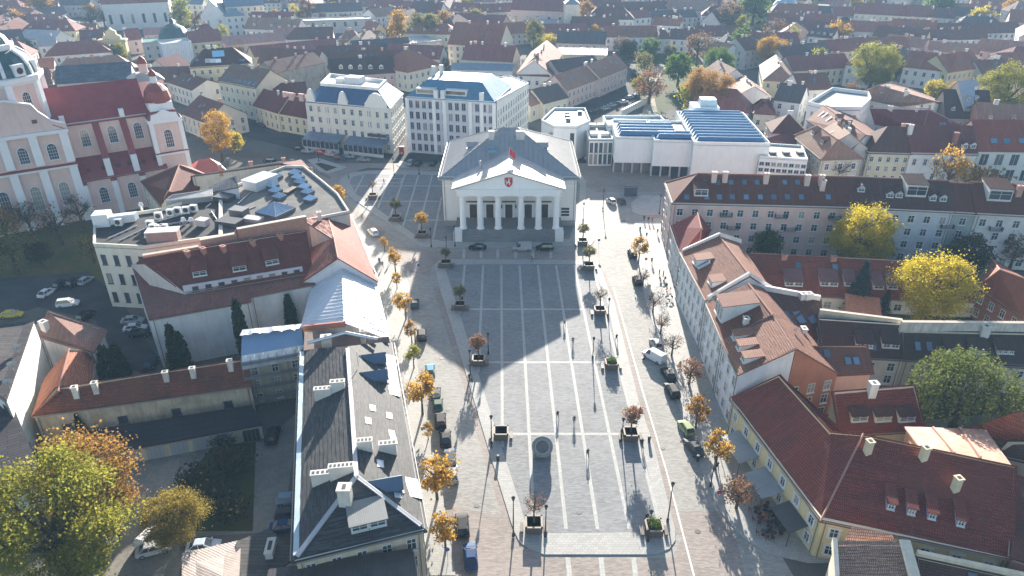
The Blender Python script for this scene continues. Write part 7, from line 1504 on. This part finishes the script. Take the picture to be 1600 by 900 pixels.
for px, py, kd, c, lb in ((648, 474, 'hatch', DG, 'dark car half under the wide gold street tree'), (659, 523, 'suv', K_, 'black car parked at the edge of the great shadow'), (672, 578, 'hatch', LB_, 'bright blue car among the left kerb row'), (681, 614, 'hatch', DG, 'grey car behind the green-grey one in the left kerb row'), (684, 632, 'sedan', GN, 'green-grey car in the left kerb row'), (688, 656, 'suv', K_, 'large black car beside the small gold street tree'), (696, 684, 'sedan', K_, 'black car below the large black one in the left kerb row'), (703, 716, 'suv', (.03, .05, .09), 'dark blue-black car beside the broad gold street tree'), (707, 740, 'hatch', SV, 'silver car behind the broad gold street tree'), (722, 820, 'suv', K_, 'black car near the bottom of the left kerb row'), (735, 868, 'sedan', BL, 'dark blue car nearest the bottom edge on the left kerb')): car(px, py, lk, kd, c, lb)
for px, py, hd, kd, c, lb in ((955, 314, 110, 'hatch', WH, 'white car on the lit roadway right of the hall'), (971, 314, 100, 'sedan', DG, 'dark car in the shade beside the white one'), (988, 396, 92, 'suv', K_, 'black car on the lit right road, farther one'), (996, 438, 92, 'suv', K_, 'black car on the lit right road, nearer one'), (1025, 537, 100, 'hatch', SV, 'silver car tucked behind the white van'), (1022, 557, 130, 'van', WH, 'white delivery van standing askew at the right kerb'), (1044, 585, 100, 'sedan', K_, 'black car just below the white van'), (1050, 610, 98, 'suv', K_, 'second black car below the white van'), (1072, 668, 102, 'hatch', LG_, 'yellow-green car at the right kerb'), (1084, 698, 106, 'sedan', DG, 'dark grey car below the yellow-green one'),
   (746, 386, 180, 'sedan', K_, 'black car before the left steps of the hall'), (816, 387, 180, 'van', SV, 'silver van before the steps of the hall'), (851, 387, 180, 'suv', K_, 'black car right of the silver van before the hall'), (583, 363, 120, 'suv', WH, 'white car with a dark windscreen on the shaded left road')): car(px, py, hd, kd, c, lb)
for px, py, hd, kd, c, lb in ((421, 250, 160, 'sedan', K_, 'black car on the rear street by the dark red roof'), (455, 253, 160, 'hatch', SV, 'silver car on the rear street by the triangle island'), (468, 232, -12, 'sedan', K_, 'black car first in the rear parking row'), (481, 236, -12, 'sedan', SV, 'silver car second in the rear parking row'), (502, 238, -10, 'sedan', RD, 'red car in the rear parking row'), (518, 241, -15, 'suv', SV, 'silver car right of the red one'), (531, 247, -15, 'suv', DG, 'dark car before the glazed terrace'), (544, 244, -12, 'sedan', SV, 'silver car before the glazed terrace'), (568, 249, -8, 'sedan', (.3, .28, .24), 'beige car before the right glazed terrace'), (642, 254, 80, 'suv', SV, 'silver car by the grey bank house'), (654, 255, 80, 'suv', K_, 'black car by the grey bank house'), (677, 255, 80, 'suv', K_, 'dark car at the left corner behind the hall'), (408, 196, -30, 'hatch', K_, 'dark car in the lane by the cream houses'), (368, 195, -30, 'hatch', WH, 'white car in the lane by the golden tree'), (612, 84, 100, 'sedan', K_, 'dark car on the street leading away'), (612, 92, 100, 'sedan', DG, 'second dark car on the street leading away'), (628, 112, 110, 'sedan', BL, 'dark blue car driving on the street between the big houses'), (631, 116, 110, 'hatch', SV, 'pale car following it between the big houses')): car(px, py, hd, kd, c, lb)
for i, (px, py, c) in enumerate(((927, 175, K_), (937, 172, DG), (946, 169, SV), (956, 164, SV), (965, 162, DG), (975, 159, WH), (984, 152, SV), (993, 150, K_))): car(px, py, 30, 'sedan', c, ('black', 'dark grey', 'silver', 'silver', 'dark grey', 'white', 'silver', 'black')[i] + ' car parked along the curved row, number ' + ('one', 'two', 'three', 'four', 'five', 'six', 'seven', 'eight')[i] + ' from the museum', 'cars parked along the curved row')
for px, py, hd, kd, c, lb in ((73, 457, 80, 'sedan', WH, 'white car parked end-on in the shaded car park'), (97, 444, 80, 'suv', K_, 'dark car under the slope trees'), (117, 441, 80, 'suv', K_, 'second dark car under the slope trees'), (134, 438, 80, 'hatch', SV, 'silver car at the end of the row under the slope'), (106, 474, 15, 'suv', WH, 'white car with black roof crossing the car park'), (18, 491, 8, 'sedan', YL, 'yellow car at the left picture edge'), (134, 493, 80, 'suv', K_, 'black pickup-like car by the yard house'), (207, 500, 8, 'sedan', SV, 'silver car against the cream office block'), (211, 512, 12, 'sedan', WH, 'white car below the silver one by the office block'), (218, 521, 5, 'hatch', K_, 'black car below the white one by the office block'), (235, 566, 95, 'sedan', (.03, .05, .09), 'dark blue car in the little court behind the ruined range'), (156, 846, 35, 'suv', WH, 'white car half under the large yellow-green tree'), (240, 857, 20, 'sedan', SV, 'silver car parked below the round olive-orange tree'), (232, 839, 70, 'hatch', WH, 'white car behind the silver one in the yard'), (318, 853, 10, 'sedan', (.45, .52, .6), 'pale blue car behind the rusty shed'), (453, 780, 5, 'hatch', (.2, .3, .4), 'blue-grey car against the black-roofed block'), (452, 803, 5, 'hatch', DG, 'dark car against the black-roofed block'), (447, 822, 10, 'sedan', BL, 'dark blue car at the corner of the black-roofed block'), (426, 680, 95, 'suv', K_, 'black car at the end of the garages'), (1578, 637, -10, 'suv', (.04, .05, .07), 'dark car on the grass behind the willow'), (1195, 165, 120, 'sedan', SV, 'silver car at the lane corner'), (1148, 160, 120, 'sedan', K_, 'dark car in the lane by the museum')): car(px, py, hd, kd, c, lb)
# ---------------------------------------------------------------- people
PM = {}
def person_mesh(pose):
    if pose in PM: return PM[pose]
    J = {'pel': (0, 0, .95, .15), 'wai': (0, 0, 1.12, .135), 'che': (0, 0, 1.36, .16), 'nek': (0, .0, 1.5, .055), 'hd0': (0, -.02, 1.6, .085), 'hd1': (0, -.01, 1.72, .085)}
    st = {'walk': .26, 'stand': .03, 'sit': 0}[pose]
    for s, n in ((-1, 'l'), (1, 'r')):
        if pose == 'sit':
            J.update({'hip' + n: (s * .1, 0, .9, .1), 'kne' + n: (s * .13, -.42, .88, .075), 'ank' + n: (s * .13, -.45, .48, .05), 'toe' + n: (s * .14, -.6, .44, .04)})
        else:
            J.update({'hip' + n: (s * .1, 0, .88, .1), 'kne' + n: (s * .1, -s * st * .5 - .02, .5, .072), 'ank' + n: (s * .11, -s * st + (.06 if s * st < 0 else 0), .09, .048), 'toe' + n: (s * .12, -s * st - .16, .04, .04)})
        aw = s * st * .8
        J.update({'sho' + n: (s * .2, 0, 1.42, .068), 'elb' + n: (s * .26, aw * .5 + .02, 1.14, .05), 'wri' + n: (s * .26, aw - .06, .9, .034), 'han' + n: (s * .26, aw - .09, .8, .038), 'fin' + n: (s * .255, aw - .12, .72, .02), 'thu' + n: (s * .22, aw - .14, .8, .014)})
    E_ = [('pel', 'wai'), ('wai', 'che'), ('che', 'nek'), ('nek', 'hd0'), ('hd0', 'hd1')]
    for n in 'lr': E_ += [('pel', 'hip' + n), ('hip' + n, 'kne' + n), ('kne' + n, 'ank' + n), ('ank' + n, 'toe' + n), ('che', 'sho' + n), ('sho' + n, 'elb' + n), ('elb' + n, 'wri' + n), ('wri' + n, 'han' + n), ('han' + n, 'fin' + n), ('han' + n, 'thu' + n)]
    ks = list(J); me = bpy.data.meshes.new('person_rig'); me.from_pydata([J[k][:3] for k in ks], [(ks.index(a), ks.index(b_)) for a, b_ in E_], [])
    o = bpy.data.objects.new('person_rig', me); COL.objects.link(o); sk = o.modifiers.new('skin', 'SKIN'); 
    for i, k in enumerate(ks): d = me.skin_vertices[0].data[i]; d.radius = (J[k][3], J[k][3] * (.75 if k in ('che', 'wai', 'pel') else 1)); d.use_root = (k == 'pel')
    o.modifiers.new('sub', 'SUBSURF').levels = 1
    dg = bpy.context.evaluated_depsgraph_get(); r = bpy.data.meshes.new_from_object(o.evaluated_get(dg)); r.name = 'person'; bpy.data.objects.remove(o)
    r.materials.clear()
    for _ in range(5): r.materials.append(TYR)
    for p in r.polygons:
        c = p.center; a = abs(c.x) > .2 and c.z < 1.3; p.use_smooth = True
        p.material_index = (3 if c.z < (.1 if pose != 'sit' else .5) else 4 if c.z > 1.66 or (c.z > 1.56 and c.y > .02) else 0 if c.z > 1.5 or (a and c.z < .87) else 1 if c.z > .93 or a else 2)
    PM[pose] = r; return r
SKN = plain((.5, .3, .22), .6); HRS = [plain((.03, .02, .015)), plain((.12, .07, .03)), plain((.3, .2, .1))]; SHO = plain((.02, .02, .02))
def person(px, py, pose, top, leg, head, label, z=.128, sc_=1.0, group=None):
    p = W(px, py, z); o = bpy.data.objects.new('person', person_mesh(pose)); COL.objects.link(o); o.location = p; o.rotation_euler = (0, 0, R(head)); o.scale = (sc_,) * 3; tag(o, label, 'person', group)
    for i, m_ in enumerate((SKN, plain(top, .8), plain(leg, .8), SHO, HRS[(px + py) % 3 if isinstance(px, int) else 0])): o.material_slots[i].link = 'OBJECT'; o.material_slots[i].material = m_
BK, NV, GY, BG, RE, OR, WT = (.02, .02, .022), (.03, .04, .07), (.2, .2, .2), (.4, .33, .25), (.35, .05, .04), (.5, .14, .04), (.6, .6, .6)
for a in ((882, 510, 'walk', GY, BK, 10, 'person in grey walking out of the great shadow on the square'), (895, 538, 'walk', BK, NV, 170, 'person in black with a pale bag walking on the lit square'), (871, 654, 'walk', BK, GY, 20, 'person in black walking above the round monument'), (897, 662, 'stand', NV, BK, 0, 'person in dark blue standing alone right of the centre'), (918, 714, 'walk', BK, BK, 190, 'person in black walking right of the round monument'), (963, 533, 'walk', BK, NV, 200, 'person in black on the right border of the square'), (1003, 698, 'walk', NV, BK, 180, 'person in navy beside the brown planted tree'), (768, 700, 'stand', BK, BK, 80, 'person in black beside the empty planter'), (970, 682, 'stand', BK, GY, 260, 'person in black sitting area side of the brown planted tree'), (733, 596, 'walk', BK, NV, 180, 'person in black at the left kerb below the shadow tip'), (737, 598, 'walk', GY, BK, 180, 'person in grey walking beside the one in black at the left kerb'), (1010, 815, 'stand', BK, BK, 30, 'person in black by the shrubs in the bottom right planter'), (831, 409, 'walk', BK, GY, 90, 'person with a bicycle-like stride in the shade before the hall'),
          (1006, 345, 'walk', BK, NV, 0, 'person in black at the shaded crossing, left one'), (1013, 347, 'walk', NV, BK, 0, 'person in navy at the shaded crossing, middle one'), (1019, 347, 'walk', RE, BK, 0, 'person in red at the shaded crossing, right one'), (1010, 372, 'walk', BK, GY, 180, 'person in black on the bright pavement by the orange street tree'), (1027, 366, 'walk', GY, NV, 0, 'person in grey on the bright pavement'), (1034, 362, 'walk', BG, NV, 0, 'person in beige on the bright pavement by the house wall'), (1018, 412, 'walk', BK, BK, 180, 'tall person in black in the middle of the bright pavement'), (1030, 430, 'stand', BK, NV, 60, 'person in black by the café tables, left one'), (1036, 433, 'stand', NV, BK, 240, 'person in navy by the café tables, right one'), (1041, 452, 'walk', BK, GY, 180, 'person walking at the shaded edge of the bright pavement'), (593, 412, 'walk', BK, NV, 200, 'person in black on the sunlit patch left of the great shadow'), (598, 418, 'walk', GY, BK, 200, 'person in grey on the sunlit patch left of the great shadow'), (609, 412, 'walk', BK, BK, 20, 'person in black by the golden street tree'), (545, 280, 'walk', BK, NV, 90, 'person in black at the tip of the upper square'), (600, 287, 'walk', RE, NV, 100, 'person in red crossing the shaded upper square'), (628, 245, 'walk', WT, NV, 10, 'person in white at the street mouth by the ornate house'), (914, 252, 'walk', WT, GY, 90, 'person in white before the octagon'), (1062, 576, 'walk', BK, NV, 180, 'person in black on the pavement beside the row houses'), (1120, 735, 'walk', NV, BK, 200, 'person in navy on the shaded pavement by the awnings')): person(*a)
# ---------------------------------------------------------------- café terraces, awnings, bollards
CH_ = {}
def chair_parts():
    if CH_: return CH_
    m = MB(); m.box((0, 0, .45), (.46, .46, .06)); CH_['seat'] = m.mesh('seat', [plain((.42, .11, .04))]); m = MB(); m.box((0, .22, .7), (.46, .05, .42)); CH_['backrest'] = m.mesh('backrest', [BLK]); m = MB(); m.cyl((0, 0, 0), (0, 0, .43), .022, n=5); CH_['leg'] = m.mesh('leg', [BLK])
    m = MB(); m.lathe((0, 0, .72), [(0, 0), (.42, 0), (.42, .04), (0, .04)], 12); CH_['tabletop'] = m.mesh('tabletop', [plain((.05, .045, .04), .5)]); m = MB(); m.lathe((0, 0, 0), [(.25, 0), (.25, .03), (.04, .06), (.04, .72)], 8); CH_['stand'] = m.mesh('stand', [BLK]); return CH_
def chair(p, rz, label, group):
    c = chair_parts(); t = thing('cafe_chair', label, 'chair', p, group, rz); link('seat', c['seat'], t); link('backrest', c['backrest'], t)
    for sx in (-.2, .2):
        for sy in (-.2, .2): link('leg', c['leg'], t, (sx, sy, 0))
rg = random.Random(5)
for nm, spots in (('the lower terrace before the yellow corner house', ((1180, 800), (1195, 797), (1208, 806), (1186, 815), (1200, 822), (1214, 818), (1192, 836), (1207, 838), (1222, 832))), ('the bright pavement by the row houses', ((1036, 440), (1041, 455), (1046, 470)))):
    for i, (px, py) in enumerate(spots):
        p = W(px, py, .124); c = chair_parts(); t = thing('cafe_table', f'small round dark table on {nm}', 'table', p, 'café tables on ' + nm); link('tabletop', c['tabletop'], t); link('stand', c['stand'], t)
        for k in range(3 if py > 700 else 2):
            a = k * 2.1 + rg.random(); q = p + Vector((math.cos(a), math.sin(a), 0)) * .75; chair(q, a - math.pi / 2, f'black café chair with orange seat pad on {nm}', 'café chairs on ' + nm)
            if py > 700 and k == 0 and i in (0, 2, 3, 4, 6, 8):
                o = bpy.data.objects.new('person', person_mesh('sit')); COL.objects.link(o); o.location = q + Vector((0, 0, -.36)); o.rotation_euler = (0, 0, a - math.pi / 2); cl = (OR, BK, OR, NV, BK, OR)[(0, 2, 3, 4, 6, 8).index(i)]; tag(o, ('person in orange', 'person in black', 'second person in orange', 'person in navy', 'second person in black', 'third person in orange')[(0, 2, 3, 4, 6, 8).index(i)] + ' seated at a table of the lower café terrace', 'person')
                for s_, m_ in enumerate((SKN, plain(cl, .8), plain(BK, .8), SHO, HRS[i % 3])): o.material_slots[s_].link = 'OBJECT'; o.material_slots[s_].material = m_
def awning(p0, p1, z, out, label, mat):
    a, b_ = Vector((*p0, z)), Vector((*p1, z)); d = (b_ - a).normalized(); n = Vector((d.y, -d.x, 0)); t = thing('awning', label, 'awning', ((a + b_) / 2).xy.to_3d())
    m = MB(); e = [a, b_, b_ + n * out + Vector((0, 0, -.8)), a + n * out + Vector((0, 0, -.8))]; m.hull([q - Vector((0, 0, .08)) for q in e], e); m.build('canopy', mat, t)
    for q in (e[2], e[3]): m = MB(); m.cyl((q.x, q.y, .12), q, .05, n=6); m.build('post', BLK, t)
GC = seam((.26, .29, .31), .05, .5); 
awning((35.1, 86), (36.3, 80), 3.6, 3.0, 'grey awning at the upper end of the yellow house', GC); awning((36.6, 78), (37.6, 73), 3.6, 3.2, 'longer grey awning in the middle of the yellow house wall', GC); awning((37.8, 71.5), (38.8, 67), 3.4, 2.6, 'dark awning over the café terrace', seam((.06, .065, .07), .05, .5))
for i in range(16):
    t_ = i / 15; p = W(470 + 46 * t_, 258 + 22 * t_ , .1); t = thing('bollard', 'thin dark bollard in the row along the triangular island', 'bollard', p, 'bollards along the triangular island'); m = MB(); m.lathe((0, 0, 0), [(.09, 0), (.08, .85), (.11, .9), (0, 1.0)], 8); link('post', m.mesh('post', [BLK]), t)
p = W(765, 236 + 0, 0)
for i, (px, py, lb) in enumerate(((628, 240, 'red and dark advertising kiosk at the street mouth'), (985, 305, 'dark glazed shelter on the shaded pavement island'))):
    p = W(px, py, .1); t = thing('kiosk', lb, 'kiosk', p); m = MB(); m.box((0, 0, 1.2), (1.6 if i == 0 else 3.6, 1.2, 2.4)); link('body', m.mesh('body', [plain((.4, .05, .05)) if i == 0 else GLS]), t); m = MB(); m.box((0, 0, 2.5), (2.0 if i == 0 else 4.0, 1.6, .15)); link('roof', m.mesh('roof', [BLK]), t)
wall_run('park_wall', 'long low white wall bordering the park behind the museum', [(972, 172, 2.5), (1012, 152, 2.5)], 2, .5, WP)

for i, (px, py, lb) in enumerate(((778, 720, 'left edge of the square below the empty planter'), (722, 470, 'shaded olive planted tree'), (1014, 690, 'brown planted tree on the right edge'), (1090, 720, 'right kerb below the dark grey car'), (640, 560, 'left pavement by the black roof'), (1000, 360, 'sunlit pavement near the crossing'))):
    p = W(px, py, .125); t = thing('litter_bin', 'small dark litter bin by the ' + lb, 'litter bin', p); m = MB(); m.lathe((0, 0, 0), [(.2, 0), (.26, .85), (.29, .87), (.29, .92), (.0, .96)], 10); link('bin_body', m.mesh('bin_body', [BLK]), t); m = MB(); m.lathe((0, 0, .93), [(.3, 0), (.22, .12), (0, .16)], 10); link('hood', m.mesh('hood', [plain((.1, .1, .1))]), t)
for i, (px, py, c_, lb) in enumerate(((655, 430, (.03, .12, .4), 'blue round traffic sign at the left kerb'), (700, 880, (.03, .12, .4), 'blue round traffic sign near the bottom of the left kerb'), (1008, 420, (.45, .03, .03), 'red round traffic sign at the right kerb'), (935, 390, (.03, .12, .4), 'blue round traffic sign by the hall corner planter'), (1120, 790, (.45, .03, .03), 'red round traffic sign at the café corner'), (560, 330, (.03, .12, .4), 'blue round traffic sign by the upper square'))):
    p = W(px, py, .1); t = thing('traffic_sign', lb, 'traffic sign', p); m = MB(); m.cyl((0, 0, 0), (0, 0, 2.9), .035, n=6); link('pole', m.mesh('pole', [plain((.4, .4, .4), .4)]), t); m = MB(); m.cyl((0, -.05, 2.6), (0, -.08, 2.6), .34, n=16); link('plate', m.mesh('plate', [plain(c_, .4)]), t)
for i, (px, py) in enumerate(((1028, 452), (1030, 460), (1032, 468), (1034, 476), (1036, 484), (1039, 492))):
    p = W(px, py, .125); t = thing('bicycle', 'dark bicycle in the rack on the shaded right pavement', 'bicycle', p, 'bicycles in the rack on the right pavement', .25)
    for sx in (-.52, .52):
        m = MB()
        for k in range(12): a, b_ = k * math.pi / 6, (k + 1) * math.pi / 6; m.cyl((sx + .33 * math.cos(a), 0, .34 + .33 * math.sin(a)), (sx + .33 * math.cos(b_), 0, .34 + .33 * math.sin(b_)), .02, n=4)
        link('wheel', m.mesh('wheel', [TYR]), t)
    m = MB(); J = {'r': (-.52, 0, .34), 'b': (-.05, 0, .3), 's': (-.2, 0, .82), 'h': (.36, 0, .85), 'f': (.52, 0, .34)}
    for a, b_ in ('rb', 'rs', 'bs', 'bh', 'sh', 'hf'): m.cyl(J[a], J[b_], .02, n=5)
    link('frame', m.mesh('frame', [plain((.05, .06, .1))]), t); m = MB(); m.box((-.22, 0, .92), (.26, .13, .06)); link('saddle', m.mesh('saddle', [BLK]), t); m = MB(); m.cyl((.34, -.28, .98), (.34, .28, .98), .02, n=5); m.cyl((.36, 0, .85), (.34, 0, .98), .02, n=5); link('handlebar', m.mesh('handlebar', [BLK]), t)
# ---------------------------------------------------------------- haze: one closed box of thin air round the whole place
m = MB(); m.box((0, 530, 42), (1840, 1600, 88)); hz = m.build('haze', [])
hm = bpy.data.materials.new('haze'); hm.use_nodes = True; n = hm.node_tree.nodes; n.remove(n['Principled BSDF'])
pv = n.new('ShaderNodeVolumePrincipled'); pv.inputs['Density'].default_value = HAZE; pv.inputs['Color'].default_value = (.42, .70, 1, 1); pv.inputs['Anisotropy'].default_value = .0
hm.node_tree.links.new(pv.outputs[0], n['Material Output'].inputs['Volume']); hz.data.materials.append(hm); hz['kind'] = 'stuff'
